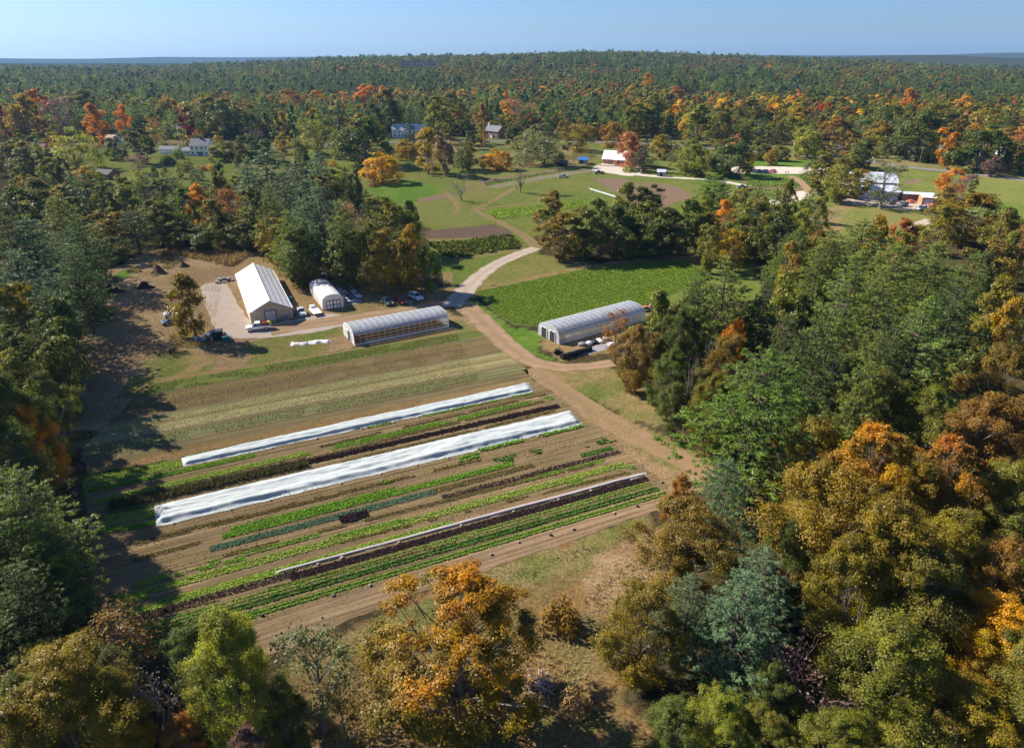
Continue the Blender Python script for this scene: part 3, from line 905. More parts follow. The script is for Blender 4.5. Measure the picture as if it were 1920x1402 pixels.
bed((205, 961), (287, 948), .9, 'deep', 'short dark bed, topmost of four left of the wide row cover', 2)
bed((196, 971), (288, 957), 1.1, 'lettuce', 'short lime bed, second of four left of the wide row cover', 3)
bed((190, 982), (289, 967), 1.1, 'lettuce', 'short lime bed, third of four left of the wide row cover', 3)
bed((186, 997), (291, 981), 1.2, 'green', 'short mid green bed, lowest of four left of the wide row cover', 3, ll=.31)
bed((900, 845), (1095, 798), .9, 'green', 'broken green row along the lower right edge of the wide row cover', 2, patch=.36, ll=.45)
bed((700, 910), (900, 852), 1.4, 'green', 'scattered green clumps below the wide row cover', 2, patch=.62, ll=.5)
bed((430, 985), (1110, 815), 3.6, 'brass', 'pale scattered weeds on the bare bed below the wide row cover', 5, patch=.56, sp=.6, k=5, ll=.28)
bed((930, 868), (1150, 820), 2.6, 'deep', 'scattered dark clumps near the right end of the bare bed', 3, patch=.6, sp=.5, ll=.5)
bed((434, 993), (742, 917), 1.1, 'green', 'bright green bed, upper of the two long leafy beds in mid field', 3, ll=.32)
bed((418, 1006), (962, 869), 1.2, 'green', 'longest bright green bed in mid field above the blue-green row', 3, ll=.33)
bed((394, 1030), (815, 922), 1.2, 'teal', 'blue-green brassica bed below the bright green pair', 3, ll=.3)
bed((815, 921), (1000, 872), 1.2, 'brass', 'pale ragged continuation of the blue-green bed', 3, patch=.4)
bed((1090, 855), (1148, 840), 1.0, 'deep', 'short dark green bed at the right end above a purple strip', 3, ll=.31)
bed((640, 976), (690, 962), 1.6, 'purple', 'short dark purple patch below the blue-green bed', 6, sp=.24, k=10, ll=.42)
bed((830, 933), (1162, 847), 1.1, 'purple', 'thin dark purple strip left of the short dark green bed', 3, sp=.28, k=7, ll=.3)
bed((256, 1098), (318, 1079), 1.0, 'lettuce', 'short lime bed at the far left above the bright spinach bed', 3)
bed((390, 1056), (600, 1003), 1.0, 'green', 'sparse green strip above the left of the bright spinach bed', 2, patch=.46)
bed((216, 1124), (1174, 870), 1.4, 'lettuce', 'long bright spinach bed crossing the whole lower field', 4, sp=.3, ll=.31)
bed((950, 908), (1166, 856), 1.0, 'green', 'patchy green strip above the right end of the bright spinach bed', 2, patch=.46)
bed((960, 935), (1190, 876), 1.0, 'green', 'patchy green strip below the right end of the bright spinach bed', 2, patch=.52)
bed((221, 1136), (278, 1119), 1.0, 'lettuce', 'very short lime bed at lower left below the spinach bed', 3)
bed((245, 1148), (846, 981), 1.3, 'lettuce', 'lime green bed directly above the thin white strip', 3, ll=.3)
bed((267, 1157), (560, 1073), 1.1, 'purple', 'thin purple bed at lower left before the white strip begins', 4, sp=.3, k=7, ll=.28)
bed((545, 1083), (1214, 897), 1.2, 'purple', 'dark purple lettuce bed along the thin white strip', 4, sp=.2, k=9, ll=.3)
bed((255, 1181), (1218, 907), 1.1, 'green', 'thin green twin rows just below the purple bed', 2, sp=.2, k=7, ll=.28, patch=.2)
bed((280, 1188), (1233, 916), 1.2, 'deep', 'dark green twin rows third from the bottom of the field', 2, sp=.18, k=9, ll=.36, jit=.04)
bed((300, 1204), (1250, 924), 1.1, 'green', 'light green twin rows, lowest crop of the field', 2, sp=.18, k=8, ll=.31, jit=.04)
bed((250, 1218), (480, 1150), 1.6, 'deep', 'dark shaded rows at the bottom left corner of the field', 3, sp=.3, ll=.34)

bed((400, 1046), (1165, 858), .7, 'brass', 'thin weedy row between the blue-green bed and the spinach bed', 2, patch=.38)
bed((330, 1078), (760, 974), .7, 'green', 'thin broken green row just above the left half of the spinach bed', 2, patch=.42)
bed((255, 1020), (640, 926), .8, 'brass', 'weedy row running left from the bright green pair', 2, patch=.4)
bed((250, 1050), (395, 1012), .8, 'brass', 'short weedy row left of the blue-green bed', 2, patch=.4)
bed((640, 1016), (1185, 884), .6, 'brass', 'thin weedy row just below the spinach bed', 2, patch=.42)
bed((300, 1005), (900, 862), .7, 'brass', 'thin weedy row below the wide row cover', 2, patch=.44)
bed((480, 885), (1020, 752), .7, 'brass', 'olive weedy row above the dark purple upper bed', 2, patch=.36)
bed((235, 1168), (1190, 935), .5, 'brass', 'thin weedy row between the lowest twin rows', 1, patch=.4)

# crops of the middle distance
def patch_crop(px, mat, label, name, rowgap, sp, k, ll, wide=.6, up=1.0, ang=ROW, jit=.25, z=.03, holes=0.0, cat='crop field', grp=None):
    BEDN[0] += 1
    r = np.random.default_rng(900 + BEDN[0])
    W = [tuple(G(*p)[:2]) for p in px]
    ca, sa = math.cos(ang), math.sin(ang)
    U = np.array([(x * ca + y * sa, -x * sa + y * ca) for x, y in W])
    us = np.arange(U[:, 0].min(), U[:, 0].max(), sp)
    vs = np.arange(U[:, 1].min(), U[:, 1].max(), rowgap)
    uu, vv = np.meshgrid(us, vs)
    uu = uu.ravel() + r.normal(0, sp * .3, uu.size)
    vv = vv.ravel() + r.normal(0, jit, vv.size)
    x, y = uu * ca - vv * sa, uu * sa + vv * ca
    m = pip(x, y, W)
    if holes: m &= fbm(x, y, 5, 700 + BEDN[0]) > holes
    P = np.stack([x[m], y[m], np.full(m.sum(), z)], 1)
    me = plants(P, CM[mat], k, ll, wide, up, r, name)
    return tag(link(name, me), label, cat, grp, 'stuff')

sheet('crop_ground', [(893, 548), (1105, 502), (1238, 488), (1304, 492), (1336, 520), (1205, 577), (1100, 600), (1012, 612), (962, 610), (918, 578)], m_dirt('clover_ground', (.08, .12, .024), (.10, .135, .03), (.13, .12, .05)), .022, amp=.6, smooth=False)
patch_crop([(897, 546), (1105, 503), (1238, 489), (1300, 494), (1330, 520), (1205, 574), (1100, 597), (1012, 609), (962, 606), (920, 577)], 'cover', 'lush bright green cover crop field beside the dirt road', 'cover_crop', 1.0, .10, 8, .28, ang=math.radians(25.5), jit=.13)
patch_crop([(806, 458), (960, 441), (980, 464), (850, 486), (832, 482)], 'bushy', 'dark olive bushy crop in the small plot north of the crossroads', 'bush_crop', 2.0, .7, 9, 1.1, ang=math.radians(19), jit=.25)
patch_crop([(915, 396), (1010, 384), (1120, 372), (1150, 378), (1010, 402), (930, 412)], 'cover', 'bright green strip plot right of the worn track', 'cover_crop', .9, .6, 6, .6, ang=math.radians(27))
patch_crop([(1400, 340), (1478, 333), (1500, 349), (1496, 354), (1400, 351)], 'green', 'garden rows beside the parking lot', 'garden_crop', 2.6, .8, 7, .9, ang=math.radians(8), jit=.2)
patch_crop([(905, 343), (1000, 328), (1095, 312), (1098, 315), (1004, 331), (912, 348)], 'deep', 'narrow dark crop strip on the pale plot by the pickups', 'strip_crop', 1.3, .8, 6, .6, ang=math.radians(36), holes=.35)
patch_crop([(300, 480), (340, 455), (420, 470), (470, 478), (430, 500), (340, 480)], 'gold', 'tall golden weeds along the back of the yard', 'tall_weeds', .8, .6, 10, 1.7, .1, 1.5, jit=.5, holes=.37, cat='weeds')
patch_crop([(235, 510), (300, 480), (330, 470), (345, 490), (290, 520)], 'brass', 'olive weeds beside the compost mounds', 'tall_weeds', .9, .7, 9, 1.2, .12, 1.4, jit=.5, holes=.48, cat='weeds')
patch_crop([(505, 492), (640, 520), (700, 545), (590, 535)], 'gold', 'dry grass along the edge of the yellow trees', 'dry_grass', 1.0, .8, 9, .9, .1, 1.4, jit=.5, holes=.5, cat='grass')
patch_crop([(312, 630), (380, 622), (398, 648), (330, 655)], 'brass', 'tawny weeds round the foot of the yard tree', 'tall_weeds', .7, .6, 9, .8, .12, 1.4, jit=.4, holes=.45, cat='weeds')
patch_crop([(680, 1410), (720, 1240), (1060, 1190), (1180, 1410)], 'gold', 'dead grass and fallen leaves under the big orange oak', 'dry_grass', .55, .5, 7, .42, .18, 1.2, jit=.3, holes=.47, cat='grass')
patch_crop([(1080, 1130), (1250, 1000), (1330, 880), (1290, 1010), (1180, 1180)], 'gold', 'tan grass along the right-hand edge of the lower field', 'dry_grass', .7, .55, 7, .5, .16, 1.2, jit=.3, holes=.5, cat='grass')
patch_crop([(560, 1250), (700, 1180), (720, 1240), (640, 1400), (540, 1400)], 'brass', 'rough grass left of the big orange oak', 'rough_grass', .6, .5, 7, .45, .16, 1.2, jit=.3, holes=.45, cat='grass')
patch_crop([(800, 1120), (1200, 990), (1205, 1000), (1000, 1085), (810, 1140)], 'olive', 'green grass strip below the bare soil', 'grass', .7, .5, 6, .3, .2, 1.1, jit=.25, holes=.5, cat='grass')
patch_crop([(850, 300), (1050, 292), (1110, 282), (1120, 300), (1040, 308), (900, 318)], 'brass', 'rough meadow weeds in front of the road', 'meadow_weeds', 1.6, 1.2, 8, 1.2, .14, 1.3, jit=.6, holes=.5, cat='weeds')

# ------------------------------------------------------------------ fabric row covers
def m_fabric(name, a, b):
    q = NT(name)
    p = q.mapped(q.pos(), (.35, 1, 1), -ROW)
    f = q.noise(p, 1.4, 6, .65)
    c = q.mix(f, a, b)
    d = q.n('BsdfDiffuse', {'Color': c})
    t = q.n('BsdfTranslucent', {'Color': c})
    return q.surf(q.n('MixShader', {0: .3, 1: d.outputs[0], 2: t.outputs[0]}).outputs[0])
M_COVER = m_fabric('row_cover_fabric', (.44, .50, .49), (.62, .67, .66))
M_STRIP = m_fabric('gathered_cover', (.42, .37, .36), (.56, .51, .50))
M_WHITE = m_fabric('white_sheet', (.74, .74, .72), (.84, .84, .82))
M_BAG = m_paint('sandbag', (.24, .21, .17), .8, .25)

def row_cover(a0, b0, a1, b1, hump, seed, label, arches, wr=.12, mat=None):
    """Cloth from the upper edge a0-b0 to the lower edge a1-b1 (photo pixels), lifted over arches, wrinkled."""
    A, B, C, D = (np.array(G(*p)) for p in (a0, b0, a1, b1))
    L = np.linalg.norm(B - A)
    nu, nv = int(L / .22), 30
    u = np.linspace(0, 1, nu)[:, None]
    v = np.linspace(0, 1, nv)[None, :]
    P = (A[None, None] * (1 - u[..., None]) + B[None, None] * u[..., None]) * (1 - v[..., None]) + (C[None, None] * (1 - u[..., None]) + D[None, None] * u[..., None]) * v[..., None]
    x, y = P[..., 0], P[..., 1]
    uu, vv = uv_of(x, y)
    arch = np.interp(v + np.zeros_like(x), [0, .06, .2, .42, .55, .80, .90, 1], [0, .3, .98, .86, .84, 1.0, .1, 0] if arches > 1 else [0, .08, .35, .6, .72, .8, .93, 1] and [0, .3, .9, 1, 1, .95, .12, 0])
    sag = .95 + .05 * np.cos(uu / 1.9 * 2 * PI + 3 * np.sin(uu * .17))
    rag = np.clip(u / .012, 0, 1) * np.clip((1 - u) / .012, 0, 1)
    edge = np.clip(v / .05, 0, 1) * np.clip((1 - v) / .05, 0, 1)
    z = hump * arch * (.75 + .5 * (fbm(uu, vv * 2, 6, seed) - .3)) * (sag * .35 + .65) * rag * edge
    wrk = fbm(uu * .35 + vv * 1.1, vv * .9 - uu * .12, .6, seed + 3, 3) - .5
    wrk2 = fbm(uu * .16 - vv * .5, vv * 1.1, 1.0, seed + 7, 3) - .5
    wrk3 = (fbm(uu * .12 + vv * .25, vv * .8 + uu * .03, 1.3, seed + 31, 3) - .5) * np.clip(fbm(uu, vv, 7, seed + 41) * 3 - .8, .3, 1.6)
    z = z + (wrk * wr * 1.3 + wrk2 * wr * 1.6 + wrk3 * wr * 2.0) * edge * rag + .07
    ed = (fbm(uu, vv * 0, 1.6, seed + 9) - .5) * .5
    dy = np.where(v > .97, ed, np.where(v < .03, -ed, 0))
    P[..., 1] += dy
    P[..., 2] = np.maximum(z, .05)
    I = np.arange(nu * nv).reshape(nu, nv)
    F = np.stack([I[:-1, :-1], I[:-1, 1:], I[1:, 1:], I[1:, :-1]], -1).reshape(-1, 4)[:, ::-1]
    root = empty('row_cover', tuple((A + B + C + D) / 4 * np.array([1, 1, 0])), 0, label, 'row cover', 'white fabric covers over the crop rows')
    off = np.array(root.location)
    link('fabric', np_mesh('row_cover_fabric', P.reshape(-1, 3) - off, F, mat or M_COVER, smooth=True), root)
    r = random.Random(seed)
    for k in range(int(L / 6)):
        t = (k + r.uniform(.2, .8)) / int(L / 6)
        q = C * (1 - t) + D * t
        s = MB()
        ln = r.uniform(.35, .5)
        s.add([(q[0] + math.cos(i * PI / 4 + .4) * ln * (.5 if i % 2 else .62) - off[0], q[1] + math.sin(i * PI / 4 + .4) * ln * .45 - .25 - off[1], zz) for zz in (.03, .16) for i in range(8)],
              [[i, (i + 1) % 8, (i + 1) % 8 + 8, i + 8] for i in range(8)] + [list(range(8, 16))])
        s.build('sandbag', M_BAG, root, True)

row_cover((289, 949), (1068, 770), (293, 988), (1093, 797), .62, 4, 'wide white row cover over the middle of the field', 2, .2)
row_cover((340, 859), (991, 718), (344, 875), (999, 735), .55, 12, 'narrow white row cover along the top of the crop field', 1, .15)
row_cover((515, 1073), (1211, 885), (516, 1077.5), (1213, 890.5), .22, 22, 'thin gathered pale pinkish cover strip beside the dark purple bed', 1, .06, M_STRIP)
row_cover((1104, 353), (1152, 367), (1108, 356), (1156, 371), .3, 32, 'short white row cover on the far meadow plot', 1, .05)
# crumpled spare cover
q = G(583, 643)
r_ = np.random.default_rng(3)
nu, nv = 60, 16
uu, vv = np.meshgrid(np.linspace(-4.2, 4.2, nu), np.linspace(-1, 1, nv), indexing='ij')
wv = 1 + .5 * np.sin(uu * 1.9) * np.sin(uu * .7 + 1)
zz = np.maximum((1 - np.abs(vv) ** 2) * (.32 + .5 * (fbm(uu * 3, vv * 3, 1.6, 4, 4) - .4)) * np.clip((4.2 - np.abs(uu)) * 2, 0, 1), .035)
P = np.stack([uu, vv * wv * .75 + .3 * np.sin(uu), zz], -1).reshape(-1, 3)
I = np.arange(nu * nv).reshape(nu, nv)
F = np.stack([I[:-1, :-1], I[1:, :-1], I[1:, 1:], I[:-1, 1:]], -1).reshape(-1, 4)
o = tag(link('crumpled_sheet', np_mesh('crumpled_sheet', P, F, M_WHITE, smooth=True)), 'crumpled white sheet lying on the green plot by the front hoophouse', 'sheet')
o.location = (q.x, q.y, .0)
o.rotation_euler = (0, 0, math.radians(12))

# weeds growing on the fallow upper field, row by row
def fal(y0, y1, mat, label, gap, sp, ll, holes, k=5):
    L0, R0_ = (150, 838), (1003, 716)
    def edge(y):
        # left and right ends of the band that crosses x=600 at y
        p = G(600, y)
        u, v = uv_of(p.x, p.y)
        out = []
        for uu in (u - 46 + 26 * max(0, (700 - y) / 60), u + 30):
            out.append((uu * math.cos(ROW) - v * math.sin(ROW), uu * math.sin(ROW) + v * math.cos(ROW)))
        return out
    a, b = edge(y0), edge(y1)
    px = [to_px((*q, 0)) for q in (a[0], a[1], b[1], b[0])]
    patch_crop(px, mat, label, 'fallow_weeds', gap, sp, k, ll, .5, 1.0, jit=.1, holes=holes, cat='weeds', grp='weed bands on the fallow field')
fal(669, 684, 'bushy', 'green weed band, uppermost on the fallow field', 0.44, 0.30, 0.22, 0.28)
fal(690, 718, 'brass', 'brownish olive weed band second from the top of the fallow field', 0.48, 0.34, 0.19, 0.34)
fal(724, 738, 'straw', 'pale straw weed band across the middle of the fallow field', 0.40, 0.29, 0.22, 0.30)
fal(740, 753, 'straw', 'second pale straw weed band, just below the first', 0.40, 0.32, 0.22, 0.34)
fal(756, 773, 'bushy', 'grey-green weed band below the straw bands on the fallow field', 0.44, 0.32, 0.19, 0.34)
fal(788, 815, 'gold', 'golden-brown stubble band above the upper row cover', 0.40, 0.29, 0.17, 0.32)

patch_crop([(165, 960), (150, 893), (340, 858), (1000, 712), (1110, 795), (1240, 900), (760, 1078), (480, 1168), (250, 1240), (175, 1090)], 'brass', 'small scattered weeds all over the crop field soil', 'field_weeds', .62, .42, 4, .17, .5, 1.0, jit=.1, holes=.47, cat='weeds')
patch_crop([(230, 1180), (480, 1100), (1000, 950), (1240, 880), (1250, 925), (760, 1078), (480, 1168)], 'green', 'small green seedlings between the lowest rows', 'field_weeds', .55, .4, 4, .16, .5, 1.0, jit=.08, holes=.5, cat='weeds')
patch_crop([(850, 590), (900, 600), (1000, 700), (1140, 770), (1340, 860), (1300, 900), (1180, 850), (1080, 770), (960, 680)], 'straw', 'dry straw and grass on the headland track beside the field', 'dry_grass', .6, .5, 5, .26, .2, 1.0, jit=.3, holes=.5, cat='grass')
patch_crop([(180, 540), (300, 500), (420, 500), (400, 640), (300, 660), (160, 760), (130, 700)], 'gold', 'dry grass scattered over the compost yard', 'dry_grass', .8, .6, 5, .4, .16, 1.2, jit=.3, holes=.52, cat='grass')
patch_crop([(500, 500), (640, 540), (830, 565), (700, 585), (560, 560)], 'gold', 'dry grass between the barn and the small hoophouse', 'dry_grass', .8, .6, 5, .36, .16, 1.2, jit=.3, holes=.5, cat='grass')
patch_crop([(1120, 1060), (1240, 980), (1260, 1060), (1150, 1180), (1080, 1300), (1020, 1250)], 'straw', 'tan dead grass right of the big orange oak', 'dry_grass', .5, .42, 6, .3, .18, 1.2, jit=.25, holes=.46, cat='grass')

# ------------------------------------------------------------------ trees
COLS = {   # leaf colour, second leaf colour, words
    'olive': ((.155, .17, .024), (.26, .235, .034), 'olive-green'),
    'green': ((.10, .155, .022), (.18, .225, .034), 'green'),
    'dkgreen': ((.085, .115, .021), (.16, .175, .033), 'dark green'),
    'lime': ((.21, .25, .03), (.32, .31, .045), 'yellow-green'),
    'yellow': ((.56, .36, .02), (.66, .42, .03), 'bright yellow'),
    'gold': ((.36, .235, .022), (.46, .31, .03), 'golden'),
    'orange': ((.58, .215, .015), (.64, .32, .03), 'orange'),
    'red': ((.46, .055, .03), (.56, .12, .04), 'red'),
    'crimson': ((.36, .025, .045), (.45, .06, .06), 'crimson'),
    'rust': ((.32, .13, .03), (.42, .2, .045), 'rust-brown'),
    'pink': ((.42, .175, .08), (.46, .26, .10), 'salmon-pink'),
    'bronze': ((.215, .145, .03), (.31, .20, .042), 'bronze'),
    'goldolive': ((.20, .162, .022), (.31, .225, .03), 'gold-olive'),
    'tan': ((.32, .22, .09), (.38, .26, .11), 'tan'),
    'sage': ((.14, .17, .06), (.21, .225, .08), 'sage-green'),
    'pine': ((.13, .18, .036), (.25, .30, .064), 'green'),
    'dkpine': ((.072, .112, .03), (.15, .19, .048), 'dark green'),
    'bluepine': ((.12, .18, .082), (.205, .265, .125), 'blue-green'),
    'brightpine': ((.095, .15, .025), (.19, .25, .045), 'bright green'),
    'spruce': ((.026, .055, .032), (.05, .085, .044), 'dark'),
    'grey': ((.2, .15, .12), (.28, .21, .16), 'grey'),
    'orangetop': ((.19, .16, .022), (.47, .195, .024), 'orange-topped'),
    'redtop': ((.21, .155, .022), (.48, .13, .035), 'red-topped'),
    'mauve': ((.18, .10, .08), (.28, .16, .12), 'mauve'),
}
KW = {'D': ('deciduous_tree', 'broadleaf tree'), 'P': ('pine_tree', 'pine'), 'S': ('spruce_tree', 'spruce'), 'B': ('bare_tree', 'bare tree'),
      'C': ('slender_tree', 'slender upright tree'), 'W': ('drooping_tree', 'drooping tree'), 'L': ('thin_leaved_tree', 'sparsely leaved tree'),
      'A': ('conical_evergreen', 'conical evergreen'), 'U': ('shrub', 'shrub'), 'H': ('deciduous_tree', 'broadleaf tree'), 'R': ('round_tree', 'round-crowned tree')}
VAR = {}
VAR['H'] = [(decid(101 + i, 38, 12, 185, .21, .155, R=7.2, base=.12, limbs=34, bulge=.5 + .05 * i, lump=.3, gaps=.2, fluff=.33), 18., 7.2) for i in range(4)]
VAR['H'].append((decid(190, 62, 10, 150, .21, .155, R=7.6, base=.06, lobr=(1.0, 1.9), gaps=.25, limbs=46, bulge=.46, lump=.2, topw=.85, fluff=.30), 18., 7.6))
VAR['D'] = [(decid(201 + i, 30, 8, 42, .55, .4, R=6.8, base=.12, limbs=20, bulge=(.45, .55, .6, .5, .52)[i], lump=.26), 18., 6.8) for i in range(5)]
VAR['F'] = [(decid(301 + i, 18, 5, 13, 1.15, .85, R=6.6, base=.06, lobr=(1.8, 2.8), limbs=8, bulge=.5 + .05 * i, lump=.28), 18., 6.6) for i in range(4)]
VAR['P'] = [(pine(401 + i, 18, 27, .56, .125, R=7.0, h=24, base=.14, irregular=.45, power=.5 + .1 * i, sub=22), 24., 7.0) for i in range(4)]
VAR['Q'] = [(pine(501 + i, 13, 11, 1.1, .4, R=6.4, h=24, base=.12, irregular=.45, power=.42 + .12 * i, sub=9), 24., 6.4) for i in range(3)]
VAR['S'] = [(pine(601 + i, 20, 8, .75, .24, R=4.4, h=18, base=.05, irregular=.2, power=.95, lift=-.05, droop=.12, sub=8), 18., 4.4) for i in range(2)]
VAR['C'] = [(decid(701 + i, 22, 7, 34, .6, .42, R=3.2, base=.06, lobr=(.9, 1.5), limbs=12, bulge=.42), 18., 3.2) for i in range(2)]
VAR['W'] = [(decid(801 + i, 26, 8, 36, .6, .26, R=7.0, h=15, base=.10, limbs=16, bulge=.55, droop=1.0), 15., 7.0) for i in range(2)]
VAR['L'] = [(decid(901 + i, 22, 6, 20, .40, .28, R=5.6, base=.2, lobr=(1.2, 2.2), limbs=22, bulge=.55, gaps=.4, fluff=.6), 18., 5.6) for i in range(3)]
VAR['A'] = [(decid(951, 18, 7, 30, .5, .3, R=2.2, h=10, base=.02, lobr=(.6, 1.0), limbs=4, bulge=.3, lump=.06), 10., 2.2)]
VAR['R'] = [(decid(981 + i, 34, 8, 40, .5, .37, R=6.5, h=12, base=.02, limbs=16, bulge=.40, lump=.12, lobr=(1.3, 2.1)), 12., 6.5) for i in range(2)]
VAR['B'] = [(bare(961 + i, leaves=(0, 260, 420)[i], mat=(TWIG, TWIG, TWIGR)[i]), 12., 5.) for i in range(3)]
VAR['U'] = [(shrub(971 + i, 700, .28), 1.6, 1.5) for i in range(3)]

TREES = []
SPOTS = []
def plant(kind, col, x, y, h, w, zone, var=None, hero=False, name=None, label=None, cat=None, small=False, rz=None):
    """Root, trunk and crown of one tree standing at (x, y), h metres tall and w wide."""
    z0 = float(terrain(x, y))
    d = math.hypot(x, y)
    vk = kind
    if kind == 'D': vk = 'H' if d < 118 else ('F' if small else 'D')
    if kind == 'P': vk = 'P' if d < 250 else 'Q'
    vs = VAR[vk]
    i = var if var is not None else RD.randrange(4 if vk == 'H' else len(vs))
    parts, h0, r0 = vs[i % len(vs)]
    root = empty(name or KW[kind][0], (x, y, z0), RD.uniform(0, 6.28) if rz is None else rz)
    sx = w / 2 / r0
    root.scale = (sx * RD.uniform(.93, 1.07), sx * RD.uniform(.93, 1.07), h / h0)
    ca, cb, word = COLS[col]
    j = RD.uniform(.86, 1.14)
    def jit(c):
        return [c[0] * j * RD.uniform(.93, 1.07), c[1] * j * RD.uniform(.95, 1.05), c[2] * j]
    for me in parts:
        if me is None: continue
        o = link(me.name.split('.')[0], me, root)
        if me.name.startswith(('crown', 'foliage', 'leaves')):
            o['tcol'] = jit(ca)
            o['tcol2'] = jit(cb)
    TREES.append(dict(o=root, kind=kind, col=col, word=word, zone=zone, px=to_px((x, y, z0 + h * .6))[0], py=to_px((x, y, z0 + h * .6))[1], h=h, w=w, label=label, cat=cat, d=d))
    SPOTS.append((x, y, w))
    return root

def tb(kind, col, x, yb, yt, wpx, zone, **k):
    """Tree whose foot is at photo pixel (x, yb) and whose top is at yt."""
    p = G(x, yb)
    h = height_at(x, yb, yt)
    far = math.hypot(p.x, p.y) > 330 and kind not in 'BU'
    return plant(kind, col, p.x, p.y, h * (1.06 if far else 1), wpx * (1.22 if far else 1.05) * depth_of((p.x, p.y, h * .6)) / FPX, zone, **k)

def tt(kind, col, x, yt, h, wpx, zone, **k):
    """Tree h metres tall whose top is at photo pixel (x, yt)."""
    p = G(x, yt, h)
    return plant(kind, col, p.x, p.y, h, wpx * (1.15 if kind == 'P' else 1) * depth_of((p.x, p.y, h * .7)) / FPX, zone, **k)

Z = 'near thicket, bottom left'
tt('D', 'goldolive', 85, 1243, 13, 250, Z)
tt('D', 'olive', 190, 1262, 11, 120, Z)
tt('D', 'gold', 228, 1325, 8, 85, Z)
tt('B', 'grey', 275, 1235, 10, 130, Z, var=1)
tt('B', 'grey', 215, 1228, 12, 90, Z, var=0)
tt('D', 'lime', 408, 1155, 15, 215, Z, label='tall yellow-green broadleaf tree at the bottom edge left of the big orange oak')
tt('L', 'sage', 575, 1170, 13, 175, Z, label='grey sparsely leaved tree between the yellow-green tree and the big orange oak')
tt('L', 'bronze', 630, 1290, 8, 130, Z)
tt('D', 'mauve', 462, 1368, 6, 100, Z)
tt('D', 'dkgreen', 520, 1290, 8, 120, Z)
tt('D', 'olive', 15, 1320, 10, 150, Z)
tt('D', 'rust', 330, 1345, 6, 90, Z)
tb('D', 'orangetop', 862, 1330, 1090, 370, 'foreground', var=4, label='big spreading orange-topped oak standing alone at the bottom of the lower field', name='oak_tree', rz=.8)
tb('U', 'bronze', 1050, 1172, 1128, 80, 'foreground', label='round brown bush right of the big orange oak')
tb('U', 'tan', 1075, 1330, 1296, 60, 'foreground', label='tan bush at the foot of the big orange oak')
tb('U', 'lime', 835, 1290, 1240, 40, 'foreground', label='small yellow-green bush under the left boughs of the big orange oak')

Z = 'left woods beside the field'
for a in [('P', 'bluepine', 45, 405, 23, 125), ('P', 'pine', 100, 368, 23, 110), ('P', 'bluepine', 25, 470, 22, 135), ('P', 'dkpine', 75, 545, 18, 115), ('D', 'goldolive', 18, 535, 18, 110),
          ('D', 'olive', 12, 660, 15, 100), ('D', 'orange', 45, 762, 13, 120), ('D', 'rust', 5, 790, 12, 100), ('P', 'pine', 30, 875, 19, 180), ('P', 'dkpine', 85, 990, 13, 130),
          ('P', 'dkpine', 20, 1060, 13, 150), ('D', 'dkgreen', 95, 620, 16, 110), ('D', 'dkgreen', 70, 700, 15, 110), ('P', 'dkpine', 130, 460, 20, 90),
          ('D', 'dkgreen', 20, 350, 17, 95), ('P', 'dkpine', 5, 400, 24, 100), ('D', 'olive', 65, 335, 16, 80), ('P', 'dkpine', 140, 400, 21, 80), ('D', 'dkgreen', 110, 560, 17, 95),
          ('P', 'dkpine', -40, 600, 18, 130), ('D', 'dkgreen', -20, 700, 18, 140), ('P', 'dkpine', -60, 850, 19, 170), ('P', 'dkpine', -70, 480, 24, 140), ('P', 'dkpine', -90, 1000, 14, 160), ('D', 'dkgreen', -60, 740, 20, 140), ('P', 'dkpine', -110, 560, 18, 130), ('P', 'dkpine', -130, 700, 19, 150), ('P', 'dkpine', -160, 900, 16, 160)]:
    tt(*a, Z)

Z = 'woods behind compost yard'
for a in [('D', 'goldolive', 190, 398, 13, 80), ('P', 'dkpine', 245, 395, 13.5, 75), ('D', 'olive', 300, 378, 14.5, 80), ('D', 'olive', 232, 352, 15, 85), ('D', 'green', 335, 352, 15, 70), ('D', 'orange', 366, 346, 15, 55),
          ('L', 'rust', 425, 352, 15, 60), ('D', 'dkgreen', 470, 352, 18, 80), ('P', 'dkpine', 155, 326, 17, 80), ('D', 'lime', 222, 330, 14, 60), ('D', 'dkgreen', 285, 372, 15, 80), ('D', 'olive', 395, 372, 15, 55),
          ('D', 'dkgreen', 330, 412, 9.5, 80), ('D', 'olive', 420, 402, 10.5, 80), ('D', 'goldolive', 118, 345, 13, 70), ('D', 'olive', 405, 330, 14, 60), ('D', 'dkgreen', 380, 425, 8, 70), ('D', 'dkgreen', 205, 445, 8, 70), ('D', 'green', 265, 340, 13, 55), ('D', 'gold', 155, 318, 9, 40), ('D', 'dkgreen', 450, 415, 9.5, 70), ('D', 'dkgreen', 160, 440, 10, 80)]:
    tt(*a, Z)

Z = 'stand behind small white hoophouse'
for a in [('P', 'bluepine', 490, 278, 24, 95), ('P', 'bluepine', 525, 318, 23, 90), ('P', 'bluepine', 555, 300, 24, 90), ('P', 'bluepine', 598, 345, 26, 115), ('P', 'bluepine', 560, 370, 22, 80), ('P', 'bluepine', 458, 296, 22, 60), ('P', 'pine', 635, 372, 24, 75),
          ('P', 'pine', 500, 340, 22, 80), ('P', 'bluepine', 590, 283, 22, 60), ('L', 'tan', 655, 378, 21, 60), ('D', 'dkgreen', 640, 440, 15, 80), ('D', 'dkgreen', 555, 430, 16, 70), ('D', 'olive', 605, 325, 15, 70), ('D', 'lime', 628, 312, 14, 70), ('P', 'dkpine', 685, 352, 20, 55),
          ('D', 'gold', 565, 330, 13, 40), ('P', 'pine', 540, 395, 20, 70)]:
    tt(*a, Z)
Z = 'grove beside the parked cars'
